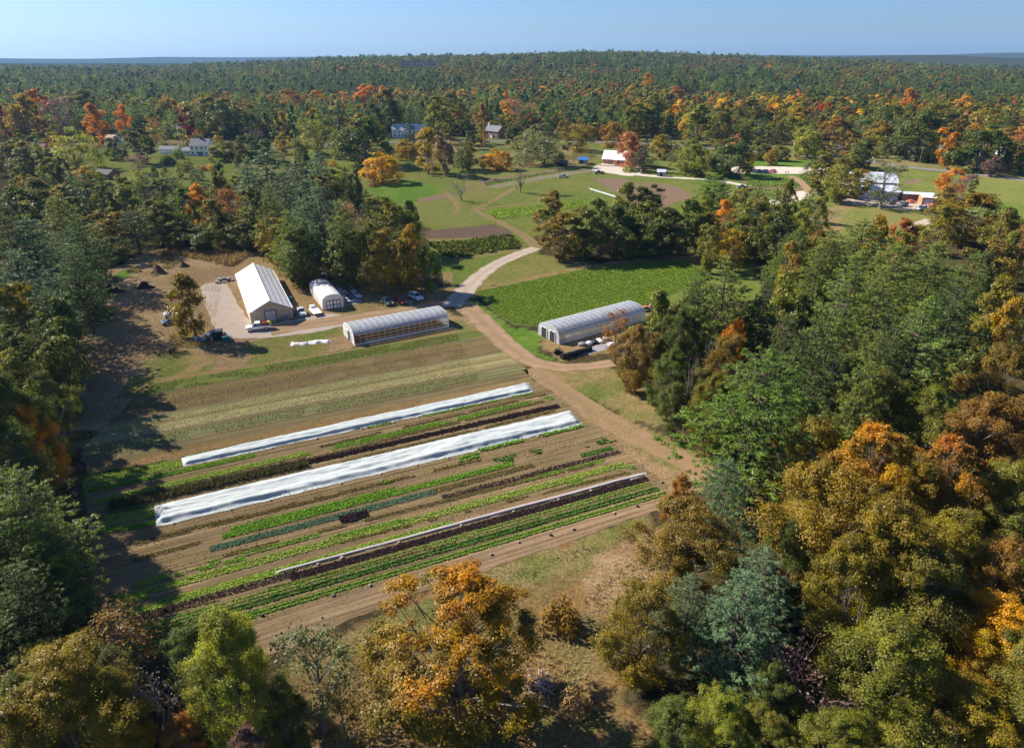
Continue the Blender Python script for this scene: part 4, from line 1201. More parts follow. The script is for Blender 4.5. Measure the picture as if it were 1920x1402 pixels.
for a in [('D', 'goldolive', 527, 505, 408, 70), ('D', 'lime', 588, 522, 447, 62), ('D', 'dkgreen', 625, 515, 425, 60), ('D', 'goldolive', 663, 525, 430, 62), ('D', 'olive', 728, 480, 368, 95), ('D', 'green', 772, 470, 376, 50), ('D', 'goldolive', 728, 552, 430, 85), ('D', 'gold', 775, 545, 422, 62), ('D', 'green', 808, 548, 455, 62), ('D', 'goldolive', 765, 548, 455, 60), ('D', 'olive', 700, 520, 420, 60), ('D', 'dkgreen', 740, 520, 430, 70), ('B', 'grey', 790, 548, 470, 50)]:
    tb(*a, Z)

tb('D', 'goldolive', 368, 632, 512, 92, 'yard', label='bushy gold-green tree standing alone in the gravel yard', rz=2.0)
tb('L', 'rust', 1152, 682, 578, 62, 'hoophouse', label='thin rust-red tree in front of the right-hand hoophouse', var=1)
tb('B', 'mauve', 1163, 690, 640, 40, 'hoophouse', var=1, label='leaning bare dark trunk at the bend of the dirt road')

Z = 'clump beyond bright green field'
for a in [('D', 'bronze', 1038, 432, 357, 62), ('D', 'rust', 1010, 420, 396, 26), ('D', 'bronze', 1055, 488, 398, 100), ('D', 'olive', 1095, 485, 388, 90), ('D', 'dkgreen', 1150, 480, 385, 95), ('D', 'olive', 1205, 478, 378, 90), ('D', 'tan', 1125, 486, 420, 50), ('D', 'lime', 1172, 430, 342, 60), ('D', 'dkgreen', 1212, 430, 346, 62), ('D', 'dkgreen', 1250, 480, 390, 80), ('D', 'green', 1285, 478, 374, 80), ('D', 'olive', 1312, 480, 395, 60), ('D', 'dkgreen', 1120, 470, 372, 60), ('D', 'dkgreen', 1180, 485, 420, 80), ('D', 'dkgreen', 1230, 485, 420, 80), ('D', 'dkgreen', 1090, 488, 430, 70)]:
    tb(*a, Z)
Z = 'woods behind bright green field'
for a in [('P', 'brightpine', 1342, 325, 14, 80), ('D', 'orange', 1362, 375, 12, 60), ('D', 'olive', 1432, 372, 18, 110), ('D', 'dkgreen', 1470, 398, 17, 80), ('D', 'gold', 1378, 432, 12, 60), ('P', 'bluepine', 1412, 368, 10, 40), ('P', 'pine', 1484, 438, 17, 80), ('D', 'olive', 1395, 405, 14, 70), ('D', 'olive', 1330, 420, 12, 55), ('D', 'lime', 1320, 365, 8, 50), ('D', 'tan', 1405, 352, 8, 45), ('D', 'sage', 1455, 358, 9, 50), ('D', 'olive', 1475, 345, 9, 40)]:
    tt(*a, Z)

Z = 'woods right of hoophouses'
for a in [('P', 'pine', 1368, 478, 25, 150), ('D', 'olive', 1238, 545, 17, 95), ('D', 'bronze', 1200, 612, 13, 95), ('D', 'green', 1262, 655, 13, 85), ('D', 'bronze', 1190, 640, 10, 60), ('D', 'dkgreen', 1280, 580, 16, 80), ('D', 'goldolive', 1375, 630, 15, 100), ('D', 'orange', 1385, 600, 15, 50), ('D', 'lime', 1480, 515, 20, 90), ('P', 'pine', 1575, 530, 24, 115), ('B', 'grey', 1340, 622, 16, 60), ('B', 'grey', 1300, 652, 15, 60), ('P', 'dkpine', 1480, 590, 21, 90),
          ('P', 'brightpine', 1435, 655, 23, 270), ('P', 'pine', 1742, 555, 25, 210), ('D', 'olive', 1315, 690, 11, 80), ('D', 'goldolive', 1340, 700, 14, 80), ('P', 'pine', 1640, 640, 22, 110), ('B', 'grey', 1560, 660, 18, 70), ('D', 'dkgreen', 1270, 720, 10, 70), ('P', 'pine', 1610, 470, 22, 130), ('P', 'dkpine', 1310, 520, 20, 80), ('P', 'pine', 1322, 500, 21, 110), ('D', 'olive', 1292, 552, 14, 75), ('D', 'green', 1330, 560, 15, 80), ('P', 'dkpine', 1440, 520, 22, 90), ('B', 'grey', 1568, 520, 20, 50), ('P', 'dkpine', 1540, 600, 22, 110), ('P', 'dkpine', 1680, 590, 22, 110), ('D', 'dkgreen', 1420, 560, 17, 90), ('D', 'dkgreen', 1525, 540, 19, 90)]:
    tt(*a, Z)
Z = 'woods below big metal barn'
for a in [('P', 'pine', 1620, 410, 20, 110), ('P', 'pine', 1560, 425, 19, 90), ('P', 'pine', 1690, 455, 21, 130), ('D', 'gold', 1655, 405, 17, 60), ('P', 'pine', 1760, 450, 20, 110), ('D', 'goldolive', 1830, 362, 17, 140), ('D', 'goldolive', 1775, 385, 15, 80), ('P', 'dkpine', 1868, 365, 15, 35), ('D', 'olive', 1895, 390, 16, 70), ('D', 'bronze', 1870, 450, 17, 110), ('D', 'rust', 1700, 410, 14, 60), ('P', 'pine', 1830, 470, 20, 100), ('D', 'goldolive', 1890, 520, 18, 90), ('D', 'gold', 1905, 560, 18, 80), ('P', 'pine', 1500, 430, 17, 80), ('B', 'mauve', 1550, 372, 13, 90, ), ('D', 'olive', 1905, 435, 15, 70), ('P', 'dkpine', 1800, 520, 21, 110), ('P', 'pine', 1540, 455, 19, 90), ('P', 'pine', 1660, 500, 21, 110)]:
    tt(*a, Z)
Z = 'nearest woods, lower right'
for a in [('D', 'rust', 1285, 895, 10, 85), ('P', 'bluepine', 1372, 862, 16, 130), ('D', 'bronze', 1300, 945, 14, 200), ('D', 'goldolive', 1530, 782, 17, 170), ('D', 'orangetop', 1660, 805, 19, 230, ), ('D', 'redtop', 1800, 825, 19, 190), ('D', 'goldolive', 1570, 880, 18, 240), ('D', 'goldolive', 1690, 940, 18, 230), ('D', 'bronze', 1860, 740, 18, 170),
          ('D', 'olive', 1660, 700, 17, 170), ('D', 'olive', 1760, 730, 17, 150), ('D', 'bronze', 1895, 650, 18, 150), ('D', 'goldolive', 1810, 960, 16, 190), ('P', 'bluepine', 1440, 1030, 14, 150), ('P', 'bluepine', 1395, 1070, 15, 190), ('P', 'bluepine', 1300, 1080, 12, 130), ('D', 'goldolive', 1215, 1105, 12, 190), ('D', 'olive', 1760, 1040, 15, 230), ('D', 'olive', 1690, 1170, 13, 260), ('D', 'yellow', 1895, 1130, 12, 190), ('B', 'mauve', 1525, 1180, 12, 190),
          ('D', 'dkgreen', 1275, 1320, 7, 130), ('D', 'lime', 1360, 1305, 8, 140), ('D', 'olive', 1440, 1335, 7, 130), ('D', 'goldolive', 1840, 1290, 9, 220), ('D', 'olive', 1900, 870, 17, 150), ('D', 'bronze', 1905, 1010, 15, 150), ('D', 'goldolive', 1600, 1010, 15, 180), ('D', 'dkgreen', 1500, 980, 13, 140), ('D', 'dkgreen', 1450, 1250, 8, 120), ('D', 'olive', 1580, 1340, 8, 170), ('D', 'lime', 1700, 1345, 7, 200), ('D', 'gold', 1850, 1180, 10, 120), ('B', 'grey', 1610, 1100, 12, 120), ('D', 'olive', 1985, 1200, 13, 220), ('D', 'olive', 1990, 930, 17, 200), ('D', 'bronze', 1990, 740, 18, 200), ('D', 'goldolive', 1730, 860, 17, 170)]:
    if a[0] == 'B': tt(*a, Z, var=2 if a[1] == 'mauve' else 0)
    elif a[1] in ('orangetop', 'redtop'): tt(*a, Z, var=4)
    else: tt(*a, Z)

Z = 'farm meadow'
for a in [('R', 'yellow', 718, 342, 290, 66), ('B', 'grey', 866, 376, 322, 74), ('L', 'sage', 976, 361, 284, 42), ('R', 'yellow', 932, 318, 283, 54), ('D', 'gold', 803, 327, 246, 62), ('D', 'tan', 835, 331, 256, 40), ('P', 'dkpine', 868, 322, 268, 40), ('D', 'goldolive', 878, 318, 270, 40), ('R', 'dkgreen', 690, 312, 225, 100), ('D', 'goldolive', 682, 290, 217, 50), ('W', 'sage', 1020, 310, 236, 86), ('W', 'goldolive', 1082, 283, 226, 60), ('R', 'gold', 1148, 276, 232, 40), ('R', 'pink', 1177, 312, 252, 56), ('S', 'spruce', 1205, 322, 262, 46), ('R', 'gold', 1236, 300, 255, 32), ('W', 'sage', 1272, 312, 268, 50), ('W', 'lime', 1300, 330, 274, 62), ('R', 'dkgreen', 1368, 330, 265, 72), ('D', 'gold', 1402, 322, 288, 30), ('D', 'pink', 1380, 285, 254, 26), ('C', 'olive', 1532, 365, 290, 48), ('D', 'olive', 1570, 380, 310, 75), ('D', 'bronze', 1600, 372, 320, 50), ('L', 'sage', 1650, 392, 292, 90), ('D', 'dkgreen', 1615, 315, 262, 50), ('D', 'lime', 1592, 320, 290, 30), ('D', 'orange', 1775, 375, 318, 52), ('L', 'mauve', 1800, 385, 330, 50), ('A', 'dkgreen', 1822, 362, 330, 14), ('D', 'bronze', 1768, 395, 350, 40), ('U', 'lime', 1180, 322, 312, 30), ('D', 'rust', 1585, 300, 285, 22), ('U', 'bronze', 700, 350, 340, 22), ('U', 'gold', 545, 285, 280, 16), ('U', 'gold', 625, 312, 300, 16)]:
    tb(*a, Z)

Z = 'yards round white colonial house'
for a in [('W', 'lime', 145, 318, 244, 88), ('D', 'dkgreen', 268, 308, 245, 58), ('L', 'mauve', 262, 325, 292, 40), ('R', 'olive', 422, 302, 264, 48), ('D', 'rust', 106, 305, 262, 28), ('U', 'dkgreen', 318, 308, 292, 28), ('U', 'olive', 352, 322, 300, 30), ('U', 'yellow', 394, 318, 308, 12), ('U', 'rust', 382, 320, 311, 14), ('W', 'lime', 262, 352, 320, 40), ('U', 'sage', 312, 350, 330, 34), ('U', 'olive', 245, 340, 328, 18), ('D', 'olive', 30, 330, 275, 70), ('D', 'dkgreen', 60, 340, 280, 60), ('D', 'olive', 15, 300, 268, 60), ('S', 'dkgreen', 82, 335, 270, 40), ('D', 'gold', 152, 345, 314, 36), ('U', 'olive', 110, 330, 318, 20), ('U', 'olive', 234, 292, 272, 18), ('L', 'rust', 294, 270, 222, 30), ('S', 'spruce', 338, 296, 275, 14), ('U', 'dkgreen', 336, 298, 278, 20), ('D', 'dkgreen', 470, 305, 255, 40), ('B', 'grey', 480, 280, 238, 40), ('D', 'gold', 572, 285, 268, 18)]:
    tb(*a, Z)

Z = 'tree belt behind the houses'
for a in [('R', 'gold', 62, 262, 180, 62), ('D', 'orange', 82, 250, 172, 40), ('D', 'rust', 10, 260, 196, 40), ('L', 'mauve', 120, 262, 190, 50), ('D', 'orange', 186, 274, 198, 46), ('D', 'orange', 242, 262, 200, 30), ('D', 'olive', 172, 240, 172, 70), ('D', 'crimson', 354, 258, 200, 28), ('D', 'lime', 300, 238, 188, 48), ('D', 'gold', 325, 240, 188, 40), ('D', 'olive', 395, 258, 182, 80), ('D', 'dkgreen', 430, 262, 190, 50), ('D', 'goldolive', 465, 255, 198, 50), ('A', 'dkgreen', 525, 276, 215, 24), ('A', 'green', 555, 275, 200, 24), ('W', 'lime', 598, 290, 220, 66), ('S', 'spruce', 640, 270, 200, 28), ('D', 'rust', 548, 225, 172, 50), ('D', 'orange', 596, 215, 174, 30), ('D', 'gold', 515, 230, 182, 28), ('D', 'orange', 488, 225, 196, 24), ('D', 'orange', 688, 222, 164, 38), ('D', 'orange', 722, 222, 166, 30), ('D', 'dkgreen', 735, 255, 170, 62), ('S', 'spruce', 770, 290, 205, 44), ('D', 'crimson', 716, 240, 214, 20), ('D', 'dkgreen', 700, 255, 196, 30), ('C', 'lime', 822, 270, 186, 42), ('C', 'olive', 835, 262, 195, 36), ('D', 'yellow', 862, 240, 208, 34), ('D', 'green', 866, 248, 220, 30), ('D', 'olive', 845, 240, 176, 50), ('D', 'rust', 904, 250, 198, 24), ('D', 'lime', 902, 270, 232, 24), ('C', 'orange', 950, 246, 180, 24), ('L', 'pink', 962, 250, 188, 40), ('L', 'tan', 992, 245, 195, 36), ('S', 'spruce', 1022, 240, 190, 28), ('D', 'dkgreen', 962, 278, 240, 40), ('C', 'lime', 1195, 258, 198, 46), ('C', 'lime', 1222, 256, 180, 40), ('D', 'olive', 1160, 240, 182, 44), ('P', 'dkpine', 1062, 250, 186, 34), ('P', 'dkpine', 1110, 248, 190, 30), ('D', 'sage', 1108, 232, 176, 44), ('S', 'spruce', 1255, 258, 200, 22), ('D', 'rust', 1265, 208, 170, 36), ('D', 'orange', 1212, 190, 152, 24), ('C', 'lime', 1305, 272, 200, 44), ('D', 'goldolive', 1398, 252, 188, 60), ('D', 'orange', 1436, 240, 198, 28), ('D', 'gold', 1476, 250, 194, 46), ('D', 'red', 1540, 235, 196, 34), ('D', 'rust', 1582, 240, 202, 36), ('D', 'lime', 1510, 290, 236, 52), ('D', 'bronze', 1420, 262, 232, 34), ('S', 'dkgreen', 1456, 270, 222, 26), ('D', 'dkgreen', 1352, 265, 195, 34), ('D', 'bronze', 1560, 280, 222, 50), ('W', 'sage', 1632, 280, 220, 76), ('D', 'orange', 1692, 230, 170, 36), ('D', 'gold', 1700, 232, 196, 30), ('R', 'dkgreen', 1716, 300, 212, 92), ('D', 'orange', 1798, 225, 182, 32), ('D', 'pink', 1802, 245, 214, 24), ('D', 'orange', 1774, 318, 252, 42), ('R', 'dkgreen', 1832, 322, 238, 98), ('D', 'rust', 1908, 310, 240, 60), ('D', 'mauve', 1856, 332, 296, 30), ('U', 'tan', 1880, 320, 305, 30), ('B', 'grey', 1560, 296, 268, 34), ('P', 'dkpine', 1640, 270, 190, 50), ('P', 'dkpine', 1880, 270, 200, 60), ('D', 'bronze', 1885, 285, 240, 50), ('P', 'dkpine', 1600, 235, 180, 50)]:
    tb(*a, Z)

for a in [('R', 'lime', 1300, 330, 275, 46), ('W', 'lime', 1330, 322, 284, 38), ('R', 'goldolive', 1262, 300, 270, 34), ('R', 'olive', 1420, 300, 262, 38), ('R', 'gold', 1445, 310, 282, 24), ('R', 'goldolive', 1575, 330, 294, 42), ('W', 'sage', 1520, 345, 302, 38), ('R', 'olive', 1462, 302, 272, 30), ('R', 'gold', 1340, 300, 276, 24)]:
    tb(*a, 'farm meadow')
for a in [('R', 'lime', 560, 300, 264, 34), ('R', 'dkgreen', 500, 302, 264, 38), ('R', 'goldolive', 450, 302, 268, 34), ('R', 'olive', 640, 298, 262, 40), ('R', 'dkgreen', 222, 300, 264, 36), ('R', 'lime', 180, 345, 318, 34)]:
    tb(*a, 'yards round white colonial house')
for a in [('R', 'lime', 1512, 298, 245, 48), ('R', 'dkgreen', 1612, 316, 264, 46), ('R', 'gold', 762, 300, 264, 38), ('R', 'olive', 985, 285, 250, 44), ('R', 'goldolive', 1062, 262, 225, 38), ('R', 'dkgreen', 1000, 268, 236, 34), ('R', 'olive', 1342, 268, 207, 46), ('R', 'yellow', 1290, 262, 216, 34), ('R', 'lime', 1482, 262, 216, 46), ('R', 'goldolive', 1642, 285, 228, 54), ('R', 'lime', 1178, 262, 206, 38), ('R', 'gold', 1102, 262, 233, 32), ('R', 'rust', 1132, 262, 236, 26), ('R', 'olive', 172, 262, 216, 46), ('R', 'yellow', 410, 250, 205, 34), ('R', 'lime', 460, 246, 200, 38), ('R', 'gold', 590, 250, 205, 34), ('R', 'olive', 780, 236, 188, 44), ('R', 'lime', 905, 236, 190, 40), ('R', 'goldolive', 1010, 226, 184, 40), ('R', 'green', 1085, 226, 180, 44), ('R', 'yellow', 1350, 232, 188, 38), ('R', 'gold', 1450, 226, 184, 40), ('R', 'olive', 1560, 226, 180, 46), ('R', 'lime', 1660, 240, 192, 44), ('R', 'olive', 1750, 250, 196, 50), ('R', 'goldolive', 1840, 250, 200, 46)]:
    tb(*a, 'tree belt behind the houses')

# understorey filling the woods between the trees placed one by one
def fill(px, n, gap, kinds, zone, hr=(11, 17), wr=(6, 10), seed=1):
    r = random.Random(seed)
    W = [tuple(G(*p)[:2]) for p in px]
    xs, ys = [w[0] for w in W], [w[1] for w in W]
    k = t = 0
    while k < n and t < n * 60:
        t += 1
        x, y = r.uniform(min(xs), max(xs)), r.uniform(min(ys), max(ys))
        if not pip(np.array([x]), np.array([y]), W)[0]: continue
        if any((x - a) ** 2 + (y - b) ** 2 < (gap + .22 * w) ** 2 for a, b, w in SPOTS): continue
        kd, col = r.choice(kinds)
        plant(kd, col, x, y, r.uniform(*hr), r.uniform(*wr), zone, small=math.hypot(x, y) > 480)
        k += 1
MIXD = [('D', 'olive'), ('D', 'dkgreen'), ('D', 'bronze'), ('P', 'dkpine'), ('D', 'goldolive'), ('D', 'dkgreen')]
fill([(1290, 690), (1500, 520), (1920, 470), (2000, 700), (2000, 1400), (1560, 1402), (1420, 1100), (1380, 960)], 34, 2.6, MIXD, 'woods right of hoophouses', seed=4)
fill([(100, 560), (150, 480), (110, 700), (90, 900), (60, 1050), (-60, 1000), (-200, 560), (-60, 430)], 14, 3.0, [('D', 'dkgreen'), ('P', 'dkpine')], 'left woods beside the field', (13, 18), seed=5)
fill([(150, 455), (230, 440), (470, 440), (500, 400), (440, 370), (150, 380), (60, 400)], 14, 2.6, [('D', 'dkgreen'), ('D', 'olive'), ('P', 'dkpine')], 'woods behind compost yard', seed=6)
fill([(500, 470), (690, 500), (700, 400), (620, 340), (480, 340)], 8, 2.6, [('P', 'dkpine'), ('D', 'dkgreen')], 'stand behind small white hoophouse', (14, 19), seed=7)
fill([(1318, 470), (1335, 400), (1500, 400), (1560, 500), (1500, 570), (1330, 560), (1310, 510)], 13, 2.2, [('P', 'pine'), ('D', 'olive'), ('D', 'lime'), ('P', 'bluepine')], 'woods behind bright green field', seed=8)
BELT = [('D', 'olive'), ('D', 'lime'), ('P', 'dkpine'), ('D', 'gold'), ('D', 'goldolive'), ('D', 'green'), ('D', 'lime'), ('D', 'bronze'), ('D', 'orange'), ('D', 'yellow')]
fill([(0, 268), (60, 262), (300, 255), (470, 268), (690, 262), (850, 256), (1120, 258), (1300, 262), (1600, 285), (1920, 325), (1920, 262), (1300, 240), (700, 240), (0, 240)], 60, 4.5, BELT, 'tree belt behind the houses', (13, 18), (10, 15), seed=9)
fill([(0, 290), (130, 262), (320, 262), (520, 282), (850, 272), (1100, 274), (1260, 282), (1100, 284), (850, 280), (600, 290), (430, 290), (280, 276), (140, 276)], 26, 4.0, [('D', 'olive'), ('D', 'goldolive'), ('D', 'lime'), ('D', 'dkgreen'), ('D', 'gold'), ('S', 'spruce'), ('D', 'rust')], 'tree belt behind the houses', (9, 14), (8, 12), seed=19)
fill([(1000, 440), (1330, 440), (1330, 480), (1030, 485)], 6, 2.6, [('D', 'dkgreen')], 'clump beyond bright green field', (9, 13), (6, 9), seed=10)
RS = [('D', 'lime'), ('D', 'olive'), ('W', 'sage'), ('D', 'goldolive'), ('D', 'dkgreen'), ('D', 'green'), ('C', 'lime'), ('P', 'dkpine')]
fill([(1290, 262), (1480, 275), (1700, 305), (1920, 330), (1920, 318), (1600, 285), (1400, 262), (1290, 250)], 34, 3.2, RS, 'tree belt behind the houses', (10, 15), (8, 12), seed=12)
fill([(1230, 285), (1330, 290), (1470, 302), (1560, 312), (1540, 300), (1400, 285), (1250, 276)], 9, 3.5, RS[:4], 'farm meadow', (7, 11), (7, 10), seed=13)
fill([(430, 305), (520, 300), (560, 318), (480, 335), (300, 350), (200, 345), (300, 325)], 8, 3.0, [('D', 'olive'), ('W', 'sage'), ('D', 'lime')], 'yards round white colonial house', (5, 8), (5, 8), seed=14)
fill([(0, 350), (0, 285), (60, 300), (110, 345), (160, 360), (60, 390)], 12, 2.5, [('D', 'olive'), ('D', 'dkgreen'), ('D', 'goldolive')], 'yards round white colonial house', (12, 16), (8, 12), seed=15)
fill([(-60, 1402), (-60, 1150), (80, 1180), (230, 1240), (480, 1300), (500, 1402)], 10, 2.5, [('D', 'olive'), ('D', 'dkgreen'), ('L', 'bronze')], 'near thicket, bottom left', (6, 9), (5, 8), seed=16)
fill([(150, 560), (180, 600), (130, 800), (100, 1000), (80, 1100), (0, 1000), (0, 700)], 12, 2.5, [('D', 'dkgreen'), ('P', 'dkpine')], 'left woods beside the field', (12, 17), (7, 10), seed=17)
print('TREES', len(TREES))

# ------------------------------------------------------------------ the distant forest (nobody could count it)
def far_forest():
    r = np.random.default_rng(77)
    xs, ys = [], []
    rr = 560.0
    while rr < 2700:
        s = 7.0 + .0056 * rr
        n = int(1.46 * rr / s)
        a = np.linspace(-.73, .73, n) + r.normal(0, .33 * s / rr, n)
        q = rr + r.normal(0, s * .33, n)
        xs.append(q * np.sin(a)); ys.append(q * np.cos(a))
        rr += s
    x, y = np.concatenate(xs), np.concatenate(ys)
    d = np.hypot(x, y)
    z = terrain(x, y)
    zc = y * _c + (H - z) * _s
    px = 960 + FPX * x / zc
    py = 701 - FPX * (y * _s - (H - z) * _c) / zc
    keep = (px > -120) & (px < 2040)
    for poly in ([(560, 262), (800, 262), (800, 284), (560, 284)], [(1270, 176), (1318, 172), (1318, 196), (1276, 206)], [(755, 118), (815, 118), (830, 138), (750, 138)], [(350, 258), (400, 252), (400, 300), (340, 300)], [(0, 262), (2000, 262), (2000, 2000), (0, 2000)]):
        keep &= ~pip(px, py, poly)
    sp = np.array([(a, b) for a, b, w in SPOTS if math.hypot(a, b) > 480])
    near = d < 760
    for a, b in sp:
        keep &= ~(near & ((x - a) ** 2 + (y - b) ** 2 < 30))
    x, y, z, d, px, py = (q[keep] for q in (x, y, z, d, px, py))
    n = len(x)
    s = 7.0 + .0056 * d
    # stands of pine, stands of turning hardwood
    pinef = fbm(x, y, 260, 61, 3) + .10 * np.clip((700 - px) / 700, -1, 1) * (py > 135) + r.normal(0, .13, n)
    pinef += .22 * pip(px, py, [(0, 135), (420, 160), (900, 165), (900, 190), (400, 185), (0, 180)]) + .2 * pip(px, py, [(1330, 140), (1920, 150), (1920, 240), (1600, 215), (1330, 190)])
    is_pine = pinef > .585
    u = r.random(n)
    warm = fbm(x, y, 170, 91, 2)
    nearb = d < 960
    pal = {k: (np.array(COLS[k][0]), np.array(COLS[k][1])) for k in COLS}
    c1 = np.zeros((n, 3)); c2 = np.zeros((n, 3))
    idx = np.where(is_pine, 0, np.where(u < .42, 1, np.where(u < .70, 2, np.where(u + (warm - .5) * .3 < .86, 3, np.where(u + (warm - .5) * .35 < .95, 4, np.where(u < .982, 5, 6))))))
    u2 = r.random(n)
    col2 = np.searchsorted([.19, .35, .52, .70, .79, .85, .90, .95, .98], u2) + 7
    idx = np.where(nearb & ~is_pine, col2, idx)
    idx = np.where(is_pine & (r.random(n) < .72), 17, idx)
    for i, k in enumerate(['pine', 'olive', 'green', 'goldolive', 'bronze', 'rust', 'orange', 'olive', 'dkgreen', 'lime', 'goldolive', 'gold', 'rust', 'orange', 'yellow', 'sage', 'pink', 'dkpine']):
        m = idx == i
        c1[m], c2[m] = pal[k]
    j = r.uniform(.6, 1.35, (n, 1))
    c1 *= j; c2 *= j
    h = np.where(is_pine, r.uniform(14, 26, n), r.uniform(11, 19, n))
    w = s * r.uniform(.85, 1.45, n) * np.where(is_pine, .82, 1.0) * np.where(nearb, 1.2, 1.1)
    src = [VAR['F'][0], VAR['F'][1], VAR['F'][2], VAR['Q'][0], VAR['Q'][1]]
    var = np.where(is_pine & (r.random(n) < .55), r.integers(3, 5, n), r.integers(0, 3, n))
    h0 = np.array([q[1] for q in src])[var]
    r0 = np.array([q[2] for q in src])[var]
    me = bpy.data.meshes.new('far_forest')
    me.vertices.add(n)
    me.vertices.foreach_set('co', np.stack([x, y, z - .06 * h], 1).astype(np.float32).ravel())
    def at(nm, typ, arr, key):
        a = me.attributes.new(nm, typ, 'POINT')
        a.data.foreach_set(key, np.ascontiguousarray(arr).ravel())
    one = np.ones((n, 1))
    at('tcol', 'FLOAT_COLOR', np.concatenate([c1, one], 1).astype(np.float32), 'color')
    at('tcol2', 'FLOAT_COLOR', np.concatenate([c2, one], 1).astype(np.float32), 'color')
    at('scl', 'FLOAT_VECTOR', np.stack([w / 2 / r0, w / 2 / r0, h / h0], 1).astype(np.float32), 'vector')
    at('rot', 'FLOAT_VECTOR', np.stack([np.zeros(n), np.zeros(n), r.uniform(0, 6.28, n)], 1).astype(np.float32), 'vector')
    at('idx', 'INT', var.astype(np.int32), 'value')
    me.materials.append(LEAF)
    o = tag(link('far_forest', me), 'mixed pine and autumn hardwood forest covering the far hills', 'forest', None, 'stuff')
    ng = bpy.data.node_groups.new('far_forest', 'GeometryNodeTree')
    ng.interface.new_socket('Geometry', in_out='INPUT', socket_type='NodeSocketGeometry')
    ng.interface.new_socket('Geometry', in_out='OUTPUT', socket_type='NodeSocketGeometry')
    N = ng.nodes.new
    gi, go, ip = N('NodeGroupInput'), N('NodeGroupOutput'), N('GeometryNodeInstanceOnPoints')
    jn = N('GeometryNodeGeometryToInstance')
    # the crowns of trees that stand in the scene serve as patterns
    byme = {}
    for ob in SC.objects:
        if ob.type == 'MESH' and ob.data not in byme: byme[ob.data] = ob
    for (parts, hh, rr_) in reversed(src):
        oi = N('GeometryNodeObjectInfo')
        ob = byme.get(parts[0])
        if ob is None:
            raise RuntimeError('no tree uses a crown pattern')
        oi.inputs['Object'].default_value = ob
        ng.links.new(oi.outputs['Geometry'], jn.inputs[0])
    ng.links.new(gi.outputs[0], ip.inputs['Points'])
    ng.links.new(jn.outputs[0], ip.inputs['Instance'])
    ip.inputs['Pick Instance'].default_value = True
    for nm, typ, sk in (('idx', 'INT', 'Instance Index'), ('rot', 'FLOAT_VECTOR', 'Rotation'), ('scl', 'FLOAT_VECTOR', 'Scale')):
        na = N('GeometryNodeInputNamedAttribute')
        na.data_type = typ
        na.inputs['Name'].default_value = nm
        out = [q for q in na.outputs if q.enabled and q.name == 'Attribute'][0]
        ng.links.new(out, ip.inputs[sk])
    ng.links.new(ip.outputs[0], go.inputs[0])
    md = o.modifiers.new('forest', 'NODES')
    md.node_group = ng
    print('FAR', n)
far_forest()

# ------------------------------------------------------------------ tree labels
ORD = ['leftmost', 'second', 'third', 'fourth', 'fifth', 'sixth', 'seventh', 'eighth', 'ninth', 'tenth', 'eleventh', 'twelfth', 'thirteenth', 'fourteenth', 'fifteenth', 'sixteenth', 'seventeenth', 'eighteenth', 'nineteenth', 'twentieth']
NUM = ['', 'one', 'two', 'three', 'four', 'five', 'six', 'seven', 'eight', 'nine', 'ten', 'eleven', 'twelve', 'thirteen', 'fourteen', 'fifteen', 'sixteen', 'seventeen', 'eighteen', 'nineteen', 'twenty']
def see():
    """Which trees show from the camera, and where: crown points sorted by depth into a coarse grid."""
    bpy.context.view_layer.update()
    C = 4
    nx, ny = 1920 // C, 1402 // C + 1
    cells, depth, who = [], [], []
    for k, t in enumerate(TREES):
        t['n'] = 0
        for c in t['o'].children:
            me = c.data
            n = len(me.vertices)
            co = np.empty(n * 3, np.float32)
            me.vertices.foreach_get('co', co)
            co = co.reshape(-1, 3)[::max(n // 5000, 1)]
            M = np.array(t['o'].matrix_basis)
            w = co @ M[:3, :3].T + M[:3, 3]
            zc = w[:, 1] * _c + (H - w[:, 2]) * _s
            ok = zc > 2
            px = 960 + FPX * w[ok, 0] / zc[ok]
            py = 701 - FPX * (w[ok, 1] * _s - (H - w[ok, 2]) * _c) / zc[ok]
            i, j = np.floor(px / C).astype(int), np.floor(py / C).astype(int)
            m = (i >= 0) & (i < nx) & (j >= 0) & (j < ny)
            q = np.unique(j[m] * nx + i[m])
            cells.append(q)
            depth.append(np.full(len(q), np.hypot(*np.array(t['o'].location[:2]))))
            who.append(np.full(len(q), k))
    cells, depth, who = map(np.concatenate, (cells, depth, who))
    o = np.lexsort((depth, cells))
    cells, who = cells[o], who[o]
    first = np.concatenate([[True], cells[1:] != cells[:-1]])
    cells, who = cells[first], who[first]
    for k, t in enumerate(TREES):
        m = who == k
        t['n'] = int(m.sum())
        t['sx'] = float(((cells[m] % nx) * C).sum())
        t['sy'] = float(((cells[m] // nx) * C).sum())
def drop_unseen():
    off = [t for t in TREES if t['n'] < 3 and t['px'] < 5 and t['py'] > 450 and not t['label']]
    for t in off:
        t['label'] = f"{t['word']} {KW[t['kind']][1]} just beyond the photo's left edge, its shadow reaching in"
    gone = [t for t in TREES if t['n'] < 3 and not t['label']]
    for t in gone:
        for c in list(t['o'].children): bpy.data.objects.remove(c)
        bpy.data.objects.remove(t['o'])
        TREES.remove(t)
    for t in TREES:
        if t['n']: t['px'], t['py'] = t['sx'] / t['n'], t['sy'] / t['n']
    print('UNSEEN', len(gone))

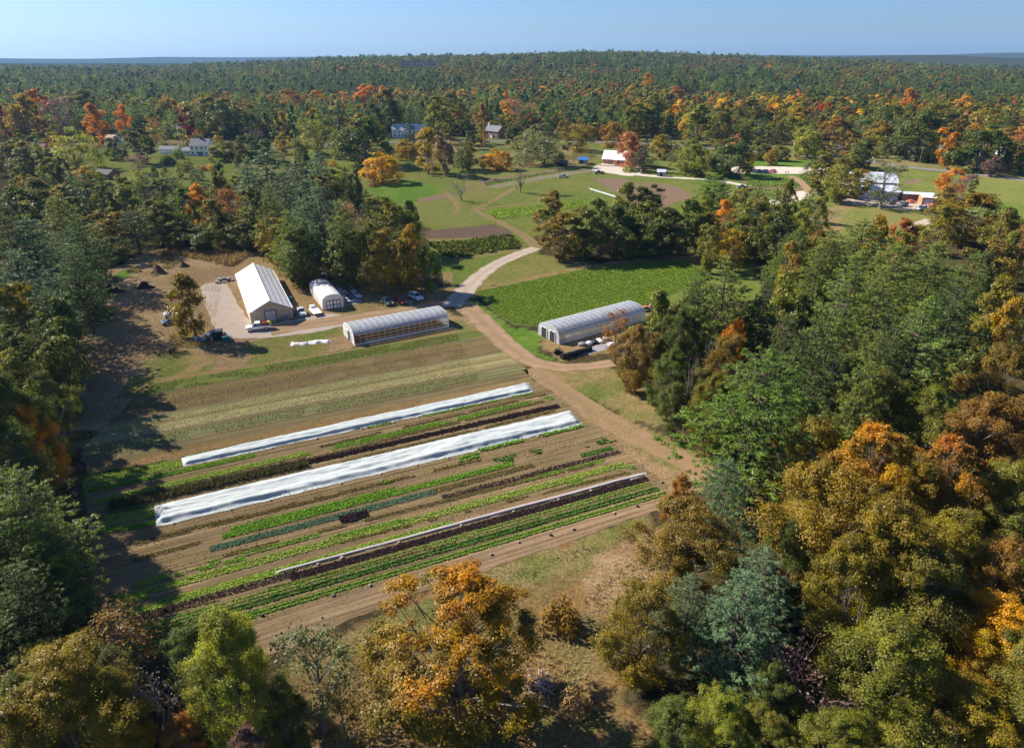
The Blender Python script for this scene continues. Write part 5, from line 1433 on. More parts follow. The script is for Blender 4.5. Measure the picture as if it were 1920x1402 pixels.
def label_trees():
    belt = 'tree belt behind the houses'
    for t in TREES:
        if t['zone'] == belt:
            t['zone'] = ('belt left of crimson tree' if t['px'] < 345 else 'belt behind white colonial house' if t['px'] < 660 else
                         'belt behind brick house' if t['px'] < 1120 else 'belt behind farm stand' if t['px'] < 1340 else 'belt behind parking lot' if t['px'] < 1620 else 'belt along upper right road')
        if t['kind'] == 'B': t['word'] = 'grey' if t['col'] == 'grey' else 'mauve'
    groups = {}
    for t in TREES:
        if t['label']: continue
        groups.setdefault((t['word'], t['kind'], t['zone']), []).append(t)
    for (word, kind, zone), L in groups.items():
        L.sort(key=lambda t: t['px'])
        n = len(L)
        prep = 'on the ' if 'meadow' in zone else 'in the '
        nm = KW[kind][1]
        for i, t in enumerate(L):
            if n == 1: s = f'{word} {nm} {prep}{zone}'
            elif n == 2: s = f'{("left", "right")[i]} of two {word} {nm}s {prep}{zone}'
            else: s = f'{ORD[min(i, 19)] if i < n - 1 else "rightmost"} of {NUM[min(n, 20)]} {word} {nm}s{" from left" if 0 < i < n - 1 else ""}, {zone}'
            t['label'] = s
    for t in TREES:
        w = t['label'].split()
        if len(w) > 16: print('LONG', len(w), t['label'])
        gname = {'U': 'shrubs around the farm and houses'}.get(t['kind'], 'trees around the farm')
        tag(t['o'], t['label'], t['cat'] or ('shrub' if t['kind'] == 'U' else 'tree'), gname)


# ------------------------------------------------------------------ farm buildings
def m_film(name, col, trans, rough=.25, gl=.12):
    """Greenhouse film: partly see-through, milky, a little shiny."""
    q = NT(name)
    f = q.noise(q.n('TexCoord').outputs['Object'], 1.1, 5, .65)
    c = q.mix(q.ramp(f, [(.3, 0), (.7, 1)]), tuple(x * .68 for x in col), col)
    d = q.n('BsdfDiffuse', {'Color': c})
    t = q.n('BsdfTranslucent', {'Color': c})
    m1 = q.n('MixShader', {0: .35, 1: d.outputs[0], 2: t.outputs[0]})
    tr = q.n('BsdfTransparent', {'Color': (.96, .96, .96)})
    m2 = q.n('MixShader', {0: trans, 1: m1.outputs[0], 2: tr.outputs[0]})
    g = q.n('BsdfGlossy', {'Color': (1, 1, 1), 'Roughness': rough})
    return q.surf(q.n('MixShader', {0: gl, 1: m2.outputs[0], 2: g.outputs[0]}).outputs[0])

F_WHITE = m_film('white_film', (.86, .86, .84), .03, .5, .03)
F_ROOF = m_paint('ribbed_roof_sheet', (.50, .50, .485), .5, .16, .9)
F_CLEAR = m_film('clear_film', (.48, .52, .56), .26, .2, .12)
F_END = m_film('end_wall_film', (.70, .74, .78), .25, .3, .06)
F_TAN = m_film('weathered_panel', (.66, .56, .40), .02, .5, .03)
WHITE = m_paint('white_paint', (.80, .80, .79), .5, .05)
CREAM = m_paint('cream_siding', (.62, .57, .45), .6, .08)
WOOD = m_paint('weathered_wood', (.26, .17, .10), .8, .25, 5)
DKWOOD = m_paint('dark_wood', (.10, .06, .04), .8, .25, 5)
STEEL = m_paint('galvanised_steel', (.55, .57, .58), .4, .08, metal=.6)
GREYDOOR = m_paint('grey_blue_door', (.32, .36, .42), .5, .06)
DARK = m_paint('painted_interior_shade', (.02, .02, .022), .9, .2)  # near-black colour standing in for the shade inside open doorways
FABRIC = m_paint('woven_ground_fabric', (.22, .22, .23), .8, .2, 4)
BLACK = m_paint('black_plastic', (.018, .018, .02), .45, .3)
BLUE = m_paint('blue_tarp', (.05, .16, .42), .5, .2)
TEALP = m_paint('teal_plastic', (.03, .16, .16), .5, .2)
ORANGE = m_paint('orange_paint', (.50, .20, .09), .5, .1)
BRICK = m_paint('brick_wall', (.22, .095, .065), .8, .2, 8)
SHINGLE = m_paint('grey_shingle', (.15, .155, .17), .9, .18, 6)
DKSHINGLE = m_paint('dark_shingle', (.06, .062, .07), .9, .2, 6)
METAL = m_paint('white_metal_roof', (.66, .70, .75), .35, .06, 2, .25)
CLAP = m_paint('white_clapboard', (.72, .73, .74), .6, .05)
BLUECLAP = m_paint('blue_grey_clapboard', (.24, .30, .38), .6, .06)
REDWOOD = m_paint('red_brown_siding', (.20, .07, .05), .8, .15)
ORWOOD = m_paint('orange_cedar', (.36, .19, .10), .7, .2, 4)
q_ = NT('window_glass')
GLASS = q_.surf(q_.n('BsdfPrincipled', {'Base Color': (.03, .04, .05, 1), 'Roughness': .08, 'Specular IOR Level': .7}).outputs[0])
TYRE = m_paint('tyre_rubber', (.02, .02, .02), .8, .1)

# --- gable barn with translucent ribbed roof
def barn():
    o = G(472, 607)
    R0 = empty('greenhouse_barn', (o.x, o.y, 0), math.radians(25), 'long white-roofed gable greenhouse barn with a grey-blue roller door on the gravel yard', 'barn')
    W, L, E, T = 9.2, 34.0, 2.7, 5.0
    m = MB()
    m.box((-.06, L / 2, E / 2), (.12, L, E)); m.build('side_wall', CREAM, R0)
    m = MB(); m.box((W + .06, L / 2, E / 2), (.12, L, E)); m.build('side_wall', CREAM, R0)
    m = MB(); m.slab([(0, 0, 0), (W, 0, 0), (W, 0, E), (W / 2, 0, T), (0, 0, E)], .1)
    g = m.build('gable_wall', F_TAN, R0)
    m = MB()
    for x in (1.1, 2.2, 3.3, 6.0, 7.1, 8.2): m.box((x, -.05, E / 2), (.08, .06, E))
    m.box((W / 2, -.05, E), (W, .07, .14))
    m.box((W / 2, -.045, T - .55), (.1, .05, .9))
    m.build('studs', CREAM, g)
    m = MB(); m.slab([(0, L, 0), (0, L, E), (W / 2, L, T), (W, L, E), (W, L, 0)], .1); m.build('gable_wall', F_TAN, R0)
    ov = .3
    dz = (T - E) / (W / 2)
    for s in (0, 1):
        a = (-ov, -ov, E - ov * dz + .05) if not s else (W + ov, -ov, E - ov * dz + .05)
        b = (a[0], L + ov, a[2])
        c = (W / 2, L + ov, T + .05)
        d = (W / 2, -ov, T + .05)
        m = MB()
        m.slab([a, d, c, b] if not s else [a, b, c, d], .06)
        rf = m.build('roof', F_ROOF, R0)
        m = MB()
        for k in range(1, 30):
            y = -ov + k * (L + 2 * ov) / 30
            m.tube([(a[0], y, a[2] + .03), (W / 2, y, T + .08)], .03, 4)
        for q in (.25, .5, .75):
            x = a[0] * (1 - q) + W / 2 * q
            z = a[2] * (1 - q) + (T + .05) * q
            m.tube([(x, -ov, z + .02), (x, L + ov, z + .02)], .025, 4)
        m.build('rib', WHITE, rf)
        m = MB()
        m.tube([(a[0], -ov, a[2] - .04), (a[0], L + ov, a[2] - .04)], .09, 6)
        m.build('gutter', WHITE, R0)
        m = MB()
        m.slab([(a[0], -ov - .04, a[2] + .07), (W / 2, -ov - .04, T + .12), (W / 2, -ov - .04, T - .12), (a[0], -ov - .04, a[2] - .15)][::1 if s else -1], .05)
        m.build('barge_board', WHITE, R0)
    m = MB(); m.box((W / 2, L / 2, T + .1), (.3, L + 2 * ov, .08)); m.build('ridge_cap', WHITE, R0)
    m = MB(); m.box((4.4, -.1, 1.28), (2.3, .1, 2.5)); dr = m.build('roller_door', GREYDOOR, R0)
    m = MB()
    for k in range(6): m.box((4.4, -.16, .3 + k * .4), (2.2, .03, .05))
    m.build('slat', STEEL, dr)
    m = MB()
    for x in (3.15, 5.65): m.box((x, -.12, 1.32), (.16, .14, 2.64))
    m.box((4.4, -.12, 2.62), (2.7, .14, .16)); m.build('door_frame', DKWOOD, R0)
    m = MB(); m.box((7.9, -.45, .5), (.6, .6, 1.0)); m.box((7.1, -.4, .35), (.5, .5, .7)); m.build('plinth_board', FABRIC, g)
barn()

def hoophouse(name, label, corner, ang, W, L, T, shoulder, film, open_side=0.0, endfilm=None, ribs=14, door=None, beds=False):
    """Arched film greenhouse; local x runs along it from the left end, y across it to the back."""
    R0 = empty(name, (corner.x, corner.y, 0), ang, label, 'greenhouse', 'film greenhouses of the farm')
    def prof(t):
        a = PI * t
        y = W / 2 - W / 2 * math.copysign(abs(math.cos(a)) ** .78, math.cos(a))
        z = shoulder * min(1, math.sin(a) * 4) + (T - shoulder) * max(math.sin(a), 0) ** .85 if 0 < t < 1 else 0
        return y, z
    t0 = open_side
    n = 22
    ts = [t0 + (1 - t0) * i / n for i in range(n + 1)]
    m = MB()
    nx = ribs * 2
    for i in range(nx + 1):
        x = L * i / nx
        for t in ts:
            y, z = prof(t)
            sag = -.035 if i % 2 else 0
            m.v.append((x, y, max(z + sag, 0)))
    k = n + 1
    for i in range(nx):
        for j in range(n):
            m.f.append([i * k + j, (i + 1) * k + j, (i + 1) * k + j + 1, i * k + j + 1])
    m.build('film_cover', film, R0, True)
    m = MB()
    for i in range(ribs + 1):
        x = min(max(L * i / ribs, .03), L - .03)
        m.tube([(x, prof(j / 18)[0], max(prof(j / 18)[1] - .02, 0)) for j in range(19)], .035, 5)
    for t in (.2, .5, .8):
        m.tube([(0, prof(t)[0], prof(t)[1] - .05), (L, prof(t)[0], prof(t)[1] - .05)], .03, 5)
    m.build('hoop_frame', WHITE if film is F_CLEAR else STEEL, R0, True)
    for e, x in ((0, 0.0), (1, L)):
        m = MB()
        P = [(x, prof(j / 22)[0], prof(j / 22)[1]) for j in range(23)]
        m.slab(P if e == 0 else P[::-1], .03)
        ew = m.build('end_wall', endfilm or film, R0)
        m = MB()
        for y in (W * .2, W * .38, W * .62, W * .8):
            zz = prof(.5 + (y / W - .5) * .86)[1]
            m.box((x + (.04 if e else -.04), y, zz / 2), (.05, .08, zz * .96))
        m.box((x + (.045 if e else -.045), W / 2, T * .55), (.05, W * .8, .08))
        m.build('end_frame', WHITE, ew)
    for y in (0.0, W):
        m = MB(); m.box((L / 2, y, .14), (L, .08, .28)); m.build('base_board', WHITE if film is F_CLEAR else WOOD, R0)
    if door == 'open':
        for y in (W * .3, W * .7):
            m = MB(); m.box((-.08, y, 1.15), (.08, W * .26, 2.3)); m.build('door', DARK, R0)  # no door leaf: black panel painted as the unlit opening
            m = MB()
            for dy in (-.13, .13): m.box((-.13, y + dy * W, 1.2), (.06, .1, 2.4))
            m.box((-.13, y, 2.4), (.06, W * .3, .1)); m.build('door_frame', WHITE, R0)
    if door == 'single':
        m = MB(); m.box((-.06, W * .42, 1.1), (.06, 1.7, 2.2)); d = m.build('door', DARK, R0)  # open doorway drawn as a black panel, its inner shade painted
        m = MB()
        for dy in (-.9, .9): m.box((-.1, W * .42 + dy, 1.15), (.06, .12, 2.3))
        m.build('door_frame', WHITE, R0)
    if beds:
        m = MB(); 
        for i, y in enumerate((1.2, 3.0, 4.8, 6.4)): m.box((L / 2, y, .12), (L - 2, 1.1, .24))
        m.build('planting_bed', M_BROWN, R0)
        m = MB(); m.box((L / 2, .05, .62), (L - .4, .06, .18)); m.box((L / 2, .0, 1.35), (L, .07, .1)); m.build('side_rail', WOOD, R0)
    return R0, prof

A, B = G(665, 648), G(842, 613)
ang = math.atan2(B.y - A.y, B.x - A.x)
hoophouse('hoophouse', 'grey clear-film hoophouse with one open side in front of the gravel road', A, ang, 7.6, (B - A).length, 3.55, 1.45, F_CLEAR, .115, F_WHITE, 16, 'single', True)
A, B = G(1048, 646), G(1209, 601)
ang2 = math.atan2(B.y - A.y, B.x - A.x)
hoophouse('hoophouse', 'clear-film hoophouse with two dark doorways beside the bright green field', A, ang2, 7.4, (B - A).length, 3.5, 1.5, F_CLEAR, 0, F_END, 18, 'open')
A = G(606, 582)
# the little one stands end-on: local x runs away from the door
R0, pf = hoophouse('hoophouse', 'small milky white hoophouse with brown double doors beside the nursery benches', A + Vector((5.2 * math.cos(math.radians(27)), 5.2 * math.sin(math.radians(27)), 0)), math.radians(117), 5.2, 14.5, 3.7, 1.9, F_WHITE, 0, F_WHITE, 8)
for y in (1.75, 3.45):
    m = MB(); m.box((-.08, y, 1.15), (.05, 1.6, 2.2)); d = m.build('door', WHITE, R0)
    m = MB()
    for dy in (-.78, 0, .78): m.box((-.12, y + dy, 1.15), (.06, .16, 2.3))
    for z in (.1, 1.1, 2.2): m.box((-.121, y, z), (.055, 1.7, .16))
    m.build('door_frame', DKWOOD, d)

# --- nursery benches on ground fabric
def bench_area():
    a = math.radians(-60)
    o = G(655, 562)
    R = G(622, 542), G(657, 538), G(682, 566), G(645, 574)
    sheet('ground_fabric', [(624, 543), (655, 538), (681, 567), (648, 573)], FABRIC, .03, amp=.05, kind='thing', smooth=False, label='grey woven ground fabric under the nursery benches', cat='ground fabric')
    for i, (p, q, lab) in enumerate((((630, 546), (652, 570), 'white slatted nursery bench nearest the small white hoophouse'), ((652, 540), (676, 562), 'white slatted nursery bench on the far side of the ground fabric'), ((637, 541), (650, 556), 'short white nursery bench between the two longer benches'))):
        A, B = G(*p), G(*q)
        d = B - A
        t = empty('nursery_bench', (A.x, A.y, .0), math.atan2(d.y, d.x), lab, 'bench', 'nursery benches')
        L = d.length
        m = MB()
        for k in range(5): m.box((L / 2, -.6 + k * .3, .72), (L, .16, .05))
        for k in range(8): m.box((L * (k + .5) / 8, 0, .67), (.12, 1.4, .05))
        m.build('top', WHITE, t)
        for x in (.3, L / 2, L - .3):
            for y in (-.5, .5):
                m = MB(); m.box((x, y, .32), (.09, .09, .64)); m.build('leg', WOOD, t)
        for k in range(5):
            if (k + i) % 2: continue
            tr = MB(); tr.box((0, 0, .03), (.9, 1.1, .06))
            c = A + d.normalized() * (L * (k + .5) / 5)
            o = tr.build('seed_tray', BLACK, None)
            o.location = (c.x, c.y, .75)
            o.rotation_euler.z = math.atan2(d.y, d.x)
            tag(o, ('black seed tray at the front end of', 'black seed tray near the front of', 'black seed tray halfway along', 'black seed tray near the back of', 'black seed tray at the back end of')[4 - k] + (' the bench beside the hoophouse', ' the far nursery bench', ' the short nursery bench')[i], 'seed tray', 'seed trays on the nursery benches')
            plants_at = None
bench_area()

# --- vehicles
def wheel(R0, x, y, r=.34, w=.24):
    m = MB()
    n = 14
    for s in (-w / 2, w / 2):
        m.v += [(x + r * math.cos(2 * PI * i / n), y + s, r + r * math.sin(2 * PI * i / n)) for i in range(n)]
    m.f += [[i, (i + 1) % n, (i + 1) % n + n, i + n] for i in range(n)] + [list(range(n - 1, -1, -1)), list(range(n, 2 * n))]
    t = m.build('tyre', TYRE, None)
    wh = t
    wh.name = 'wheel'
    wh.parent = R0
    m = MB()
    sy = y + (w / 2 + .012) * (1 if y > 0 else -1)
    m.v = [(x + r * .6 * math.cos(2 * PI * i / n), sy, r + r * .6 * math.sin(2 * PI * i / n)) for i in range(n)]
    m.f = [list(range(n)) if y < 0 else list(range(n - 1, -1, -1))]
    m.build('rim', STEEL, wh)

M_HEAD = m_paint('headlight_lens', (.8, .8, .78), .2, .02)
M_TAIL = m_paint('tail_light', (.45, .02, .02), .3, .05)
PAINTS = {}
def carpaint(c):
    if c not in PAINTS:
        PAINTS[c] = m_paint('car_paint', c, .28, .03, 2, 0, .6)
    return PAINTS[c]

PROF = {  # side outlines: lower body, then the cabin (front at +x)
    'sedan': ([(-2.3, .35), (-2.32, .8), (-2.15, .95), (-1.2, .98), (1.0, .95), (2.1, .78), (2.3, .6), (2.28, .32)], [(-1.75, .95), (-1.05, 1.42), (.25, 1.45), (1.15, .93)]),
    'suv': ([(-2.2, .4), (-2.25, .95), (-2.15, 1.05), (-1.2, 1.06), (1.0, 1.04), (2.0, .95), (2.2, .75), (2.2, .38)], [(-2.12, 1.03), (-1.85, 1.62), (.2, 1.68), (1.05, 1.02)]),
    'pickup': ([(-2.75, .5), (-2.78, 1.05), (-.55, 1.05), (1.1, 1.05), (2.45, 1.0), (2.65, .82), (2.65, .42)], [(-.55, 1.03), (-.45, 1.72), (.55, 1.75), (1.25, 1.03)]),
}
def vehicle(kind, col, p, heading, label, grp='cars parked around the farm', name=None):
    W = .92 if kind != 'pickup' else .98
    R0 = empty(name or ('pickup_truck' if kind == 'pickup' else 'parked_car'), (p[0], p[1], .035), heading, label, 'pickup truck' if kind == 'pickup' else 'car', grp)
    body, cab = PROF[kind]
    n = len(body)
    m = MB()
    for y, k in ((-W, 0), (W, 0)):
        m.v += [(a, y * (1 if b < .8 else .97), b) for a, b in body]
    if kind == 'pickup':
        pass
    m.f += [[i, (i + 1) % n, (i + 1) % n + n, i + n] for i in range(n)] + [list(range(n - 1, -1, -1)), list(range(n, 2 * n))]
    mat = carpaint(col)
    bo = m.build('body', mat, R0, bevel=.06)
    m = MB()
    c = len(cab)
    for y in (-1, 1):
        m.v += [(a, y * (W - .05 if b < 1.2 else W - .22), b) for a, b in cab]
    m.f += [[i, (i + 1) % c, (i + 1) % c + c, i + c] for i in range(c)] + [list(range(c - 1, -1, -1)), list(range(c, 2 * c))]
    m.build('window', GLASS, R0)
    a, b = cab[1], cab[2]
    m = MB()
    m.slab([(a[0] - .04, -W + .2, a[1] + .05), (b[0] + .06, -W + .2, b[1] + .05), (b[0] + .06, W - .2, b[1] + .05), (a[0] - .04, W - .2, a[1] + .05)], .07)
    m.build('roof', mat, R0, bevel=.03)
    m = MB()
    for s in (-1, 1):
        for (lo, hi) in ((cab[0], cab[1]), (cab[3], cab[2])):
            m.tube([(lo[0], s * (W - .045), lo[1]), (hi[0], s * (W - .215), hi[1])], .045, 4)
        mx = (cab[1][0] + cab[2][0]) / 2 + .05
        m.tube([(mx, s * (W - .045), cab[0][1]), (mx, s * (W - .215), cab[1][1])], .045, 4)
    m.build('pillar', mat, R0)
    xr, xf = (-1.4, 1.4) if kind != 'pickup' else (-1.65, 1.7)
    for x in (xr, xf):
        for y in (-W + .08, W - .08):
            wheel(R0, x, y, .34 if kind == 'sedan' else .39)
    xe, ze = body[-2]
    for s in (-1, 1):
        m = MB(); m.box((xe - .04, s * (W - .28), ze + .06), (.12, .36, .16)); m.build('headlight', M_HEAD, R0)
        m = MB(); m.box((body[1][0] + .0, s * (W - .14), body[1][1] - .12), (.08, .2, .26)); m.build('tail_light', M_TAIL, R0)
    m = MB(); m.box((xe - .02, 0, ze - .14), (.1, 1.0, .16)); m.build('grille', BLACK, R0)
    m = MB(); m.box((xe - .01, 0, body[-1][1] + .1), (.14, 2 * W - .1, .16)); m.build('bumper', STEEL if kind == 'pickup' else mat, R0)
    if kind == 'pickup':
        m = MB(); m.box((-1.66, 0, 1.057), (2.0, 1.6, .02)); m.build('cargo_bed', BLACK, R0)
    return R0

def vp(px, py): 
    g = G(px, py)
    return (g.x, g.y)
WHITEC, SILV, NAVY, BLK, GRN, REDC = (.78, .78, .78), (.42, .45, .48), (.03, .05, .10), (.018, .018, .02), (.02, .045, .04), (.33, .02, .025)
ra = math.radians
vehicle('pickup', WHITEC, vp(485, 618), ra(198), 'white pickup truck carrying red and yellow gear in front of the barn', name='pickup_truck')
vehicle('sedan', SILV, vp(565, 589), ra(-62), 'silver car parked beside the barn at its front right corner')
vehicle('suv', GRN, vp(726, 570), ra(-58), 'dark green car, left of the three cars parked under the yellow trees')
vehicle('sedan', REDC, vp(751, 567), ra(-55), 'red car, middle of the three cars parked under the yellow trees')
vehicle('suv', (.62, .64, .66), vp(780, 561), ra(-50), 'pale silver wagon, right of the three cars parked under the yellow trees')
vehicle('sedan', NAVY, vp(324, 606), ra(215), 'dark blue car half hidden behind the bushy yard tree')
vehicle('suv', SILV, vp(327, 592), ra(212), 'silver car just behind the dark blue car under the yard tree')
vehicle('pickup', SILV, vp(1056, 333), ra(15), 'silver pickup parked on the meadow lane')
vehicle('pickup', BLK, vp(1123, 326), ra(190), 'black pickup on the gravel before the farm stand')
vehicle('suv', BLK, vp(1670, 383), ra(205), 'black car, left of three parked by the big metal barn')
vehicle('suv', (.03, .07, .08), vp(1693, 387), ra(208), 'dark teal car, middle of three parked by the big metal barn')
vehicle('suv', WHITEC, vp(1727, 394), ra(205), 'white car, right of three parked by the big metal barn')
for i, (x, c, lab) in enumerate(((1413, (.6, .62, .63), 'pale grey car, leftmost of four in the parking lot row'), (1422, (.12, .13, .15), 'charcoal car, second from left in the parking lot row'), (1434, SILV, 'silver car, third from left in the parking lot row'), (1448, REDC, 'red car, right end of the parking lot row'))):
    vehicle('sedan', c, vp(x, 323), ra(120), lab)
vehicle('suv', (.25, .35, .45), vp(283, 332), ra(200), 'blue car on the lawn below the mauve bush')
vehicle('pickup', BLK, vp(1392, 354), ra(188), 'black pickup beside the garden rows')
vehicle('suv', BLK, vp(1554, 300), ra(175), 'black car driving on the paved road')
vehicle('suv', BLK, vp(112, 338), ra(20), 'black car on the driveway at far left')
vehicle('suv', (.7, .7, .7), vp(214, 276), ra(20), 'white car at the small garage left of the colonial house')

# load on the white pickup, each its own thing
def loose(name, label, cat, px, z, build, rz=0.0, grp=None):
    g = G(*px) if not isinstance(px, Vector) else px
    m = MB()
    mat = build(m)
    o = m.build(name, mat, None)
    o.location = (g.x, g.y, z)
    o.rotation_euler.z = rz
    return tag(o, label, cat, grp)
pk = Vector((*vp(485, 618), 0))
hd = Vector((math.cos(ra(198)), math.sin(ra(198)), 0))
def b_rack(m):
    for x in (-.9, .5):
        for y in (-.7, .7): m.tube([(x, y, 0), (x, y, .75)], .05, 5)
    for y in (-.7, .7): m.tube([(-1, y, .7), (.6, y, .7)], .06, 5); m.tube([(-1, y, .35), (.6, y, .35)], .05, 5)
    m.box((-.2, 0, .3), (1.2, 1.1, .5))
    return m_paint('dark_red_paint', (.22, .02, .03), .5, .1)
loose('equipment_rack', 'dark red equipment rack on the bed of the white pickup', 'rack', pk - hd * 1.4, 1.11, b_rack, ra(198))
def b_bag(m):
    n = 10
    for k, (z, r) in enumerate(((0, .35), (.2, .5), (.5, .48), (.75, .3), (.85, .08))):
        m.v += [(r * (1 + .12 * math.sin(3 * i + k)) * math.cos(2 * PI * i / n), r * math.sin(2 * PI * i / n), z) for i in range(n)]
    for k in range(4):
        m.f += [[k * n + i, k * n + (i + 1) % n, (k + 1) * n + (i + 1) % n, (k + 1) * n + i] for i in range(n)]
    return m_paint('bright_yellow_fabric', (.62, .68, .03), .6, .1)
loose('yellow_sack', 'bright yellow sack at the tail of the white pickup', 'sack', pk - hd * 2.45, 1.07, b_bag)

# flatbed trailer, water tank and bins round the barn
t = empty('flatbed_trailer', (*vp(592, 588), 0), ra(120), 'white flatbed trailer parked left of the small white hoophouse', 'trailer')
m = MB(); m.box((0, 0, .75), (4.4, 2.1, .12)); m.build('deck', WHITE, t)
m = MB(); m.box((2.5, 0, .95), (.9, 1.2, .9)); m.build('tank', WHITE, t, bevel=.12)
m = MB(); m.tube([(-2.2, .4, .6), (-3.2, 0, .5)], .05, 5); m.tube([(-2.2, -.4, .6), (-3.2, 0, .5)], .05, 5); m.build('drawbar', BLACK, t)
for y in (-1.0, 1.0): wheel(t, -.3, y, .34)
def b_box(mat, d):
    def f(m):
        m.box((0, 0, d[2] / 2), d); m.box((0, 0, d[2] + .04), (d[0] + .1, d[1] + .1, .08))
        for s in (-1, 1): m.box((s * d[0] * .3, -d[1] / 2 - .03, d[2] / 2), (.08, .06, d[2] * .9))
        return mat
    return f
loose('storage_bin', 'teal storage bin against the right wall of the barn', 'bin', (543, 567), 0, b_box(TEALP, (1.3, .9, 1.3)), ra(25))
loose('storage_bin', 'black lidded bin in front of the yard tree trunk', 'bin', (410, 636), 0, b_box(BLACK, (2.2, 1.8, 2.0)), ra(20))
loose('storage_bin', 'low dark green crate right of the black lidded bin', 'bin', (424, 640), 0, b_box(TEALP, (1.4, 1.2, 1.1)), ra(20))
loose('water_barrel', 'blue barrel at the foot of the yard tree', 'barrel', (372, 640), 0, lambda m: (m.tube([(0, 0, 0), (0, 0, .12), (0, 0, .5), (0, 0, .95), (0, 0, 1.05)], [.42, .46, .5, .46, .42], 14), BLUE)[1])
loose('teal_box', 'teal bin standing at the road edge beside the parked cars', 'bin', (769, 571), 0, b_box(TEALP, (1.1, .9, 1.0)), ra(30))
def b_pile(seed, n, s, sz, mat):
    def f(m):
        r = random.Random(seed)
        for k in range(n):
            a, q = r.uniform(0, 6.28), s * r.random() ** .6
            h = max(0, (1 - q / s)) * s * .35
            m.box((q * math.cos(a), q * math.sin(a) * .6, h + sz * .3), (sz * r.uniform(.6, 1.5), sz * r.uniform(.5, 1.2), sz * r.uniform(.3, .8)), r.uniform(0, 3))
        return mat
    return f
loose('pot_pile', 'heap of white plastic pots right of the yard tree', 'pile', (394, 634), 0, b_pile(1, 46, 3.0, .5, m_paint('white_plastic', (.72, .70, .72), .4, .1)), .3)
loose('scrap_pile', 'brown scrap heap behind the black lidded bin', 'pile', (405, 626), 0, b_pile(2, 30, 2.0, .6, WOOD), .3)
loose('log_pile', 'pale logs stacked at the wood edge behind the parked cars', 'pile', (735, 545), 0, lambda m: ([m.tube([(-2 + .2 * k, .35 * k, .18 + .05 * (k % 3)), (2.2 - .3 * k, .35 * k + .4, .2)], .17, 6) for k in range(6)], m_paint('pale_log', (.42, .36, .30), .8, .2))[1], .2)
loose('canoe', 'white upturned boat at the edge of the trees behind the barn', 'boat', (540, 507), 0, lambda m: (m.tube([(-2.4, 0, .1), (-1.6, 0, .3), (0, 0, .38), (1.6, 0, .3), (2.4, 0, .1)], [.05, .42, .52, .42, .05], 8), WHITE)[1], ra(-20))
loose('canoe', 'small white tub beside the yellow tree behind the small hoophouse', 'tub', (606, 517), 0, lambda m: (m.tube([(-1.2, 0, .1), (-.8, 0, .3), (0, 0, .35), (.9, 0, .3), (1.2, 0, .1)], [.05, .4, .5, .4, .05], 8), WHITE)[1], ra(20)).name = 'wash_tub'
loose('tarp_heap', 'grey tarpaulin heap at the back corner of the barn', 'tarpaulin', (418, 528), 0, b_pile(5, 18, 2.6, .7, FABRIC), .5)

# bales, rolled plastic and fabric beside the right hoophouse
sheet('ground_fabric', [(1075, 660), (1145, 640), (1160, 648), (1100, 666)], FABRIC, .03, amp=.15, kind='thing', smooth=False, label='grey ground fabric laid in front of the right hoophouse', cat='ground fabric')
def b_roll(L, r):
    def f(m):
        m.tube([(-L / 2 + i * L / 10, .06 * math.sin(i * 1.7), r * (1 + .06 * math.sin(i * 2.3))) for i in range(11)], [r * (1 + .1 * math.sin(i * 2.1)) for i in range(11)], 12)
        return BLACK
    return f
loose('plastic_roll', 'long black plastic roll in front of the fabric by the right hoophouse', 'roll', (1072, 668), 0, b_roll(5.4, .55), ra(35))
loose('plastic_roll', 'shorter black plastic roll behind the long roll', 'roll', (1096, 660), 0, b_roll(3.6, .45), ra(35))
def b_brush(m):
    r = random.Random(9)
    for k in range(70):
        a, e = r.uniform(0, 6.28), r.uniform(.2, 1.2)
        d = Vector((math.cos(a) * math.cos(e), math.sin(a) * math.cos(e), math.sin(e)))
        m.tube([d * .3, d * r.uniform(1.0, 1.6)], [.16, .03], 4)
    return BLACK
loose('netting_heap', 'spiky black netting heap at the left of the black rolls', 'heap', (1047, 663), 0, b_brush)
for i, (x, y, lab, mt) in enumerate(((1092, 648, 'grey sack, leftmost in the line in front of the right hoophouse', FABRIC), (1104, 646, 'white sack, second in the line in front of the right hoophouse', WHITE), (1115, 643, 'black sack, third in the line in front of the right hoophouse', BLACK), (1124, 641, 'white sack, fourth in the line in front of the right hoophouse', WHITE), (1136, 638, 'pale sack, fifth in the line in front of the right hoophouse', M_BAG), (1147, 648, 'white sack nearest the reddish tree', WHITE), (1158, 656, 'pale sack below the reddish tree by the track', M_BAG))):
    def b_sack(m, i=i):
        n = 10
        for k, (z, r) in enumerate(((0, .75), (.25, .9), (.55, .75), (.75, .3))):
            m.v += [(r * (1.1 + .15 * math.sin(3 * j + k + i)) * math.cos(2 * PI * j / n), r * .75 * math.sin(2 * PI * j / n), z) for j in range(n)]
        for k in range(3): m.f += [[k * n + j, k * n + (j + 1) % n, (k + 1) * n + (j + 1) % n, (k + 1) * n + j] for j in range(n)]
        m.f.append([3 * n + j for j in range(n)])
        return mt
    loose('sack', lab, 'sack', (x, y), .035, b_sack, i * .7, 'sacks in front of the right hoophouse')
t = empty('small_tractor', (*vp(1212, 582), 0), ra(200), 'orange machine parked beyond the right end of the right hoophouse', 'tractor')
m = MB(); m.box((.5, 0, .85), (1.5, .8, .6)); m.build('bonnet', ORANGE, t, bevel=.08)
m = MB(); m.box((-.6, 0, .8), (.9, .9, .3)); m.box((-.8, 0, 1.15), (.15, .6, .6)); m.build('seat', ORANGE, t, bevel=.05)
m = MB(); m.tube([(-1, -.5, .8), (-1, -.5, 1.9), (-1, .5, 1.9), (-1, .5, .8)], .05, 5); m.build('roll_bar', BLACK, t)
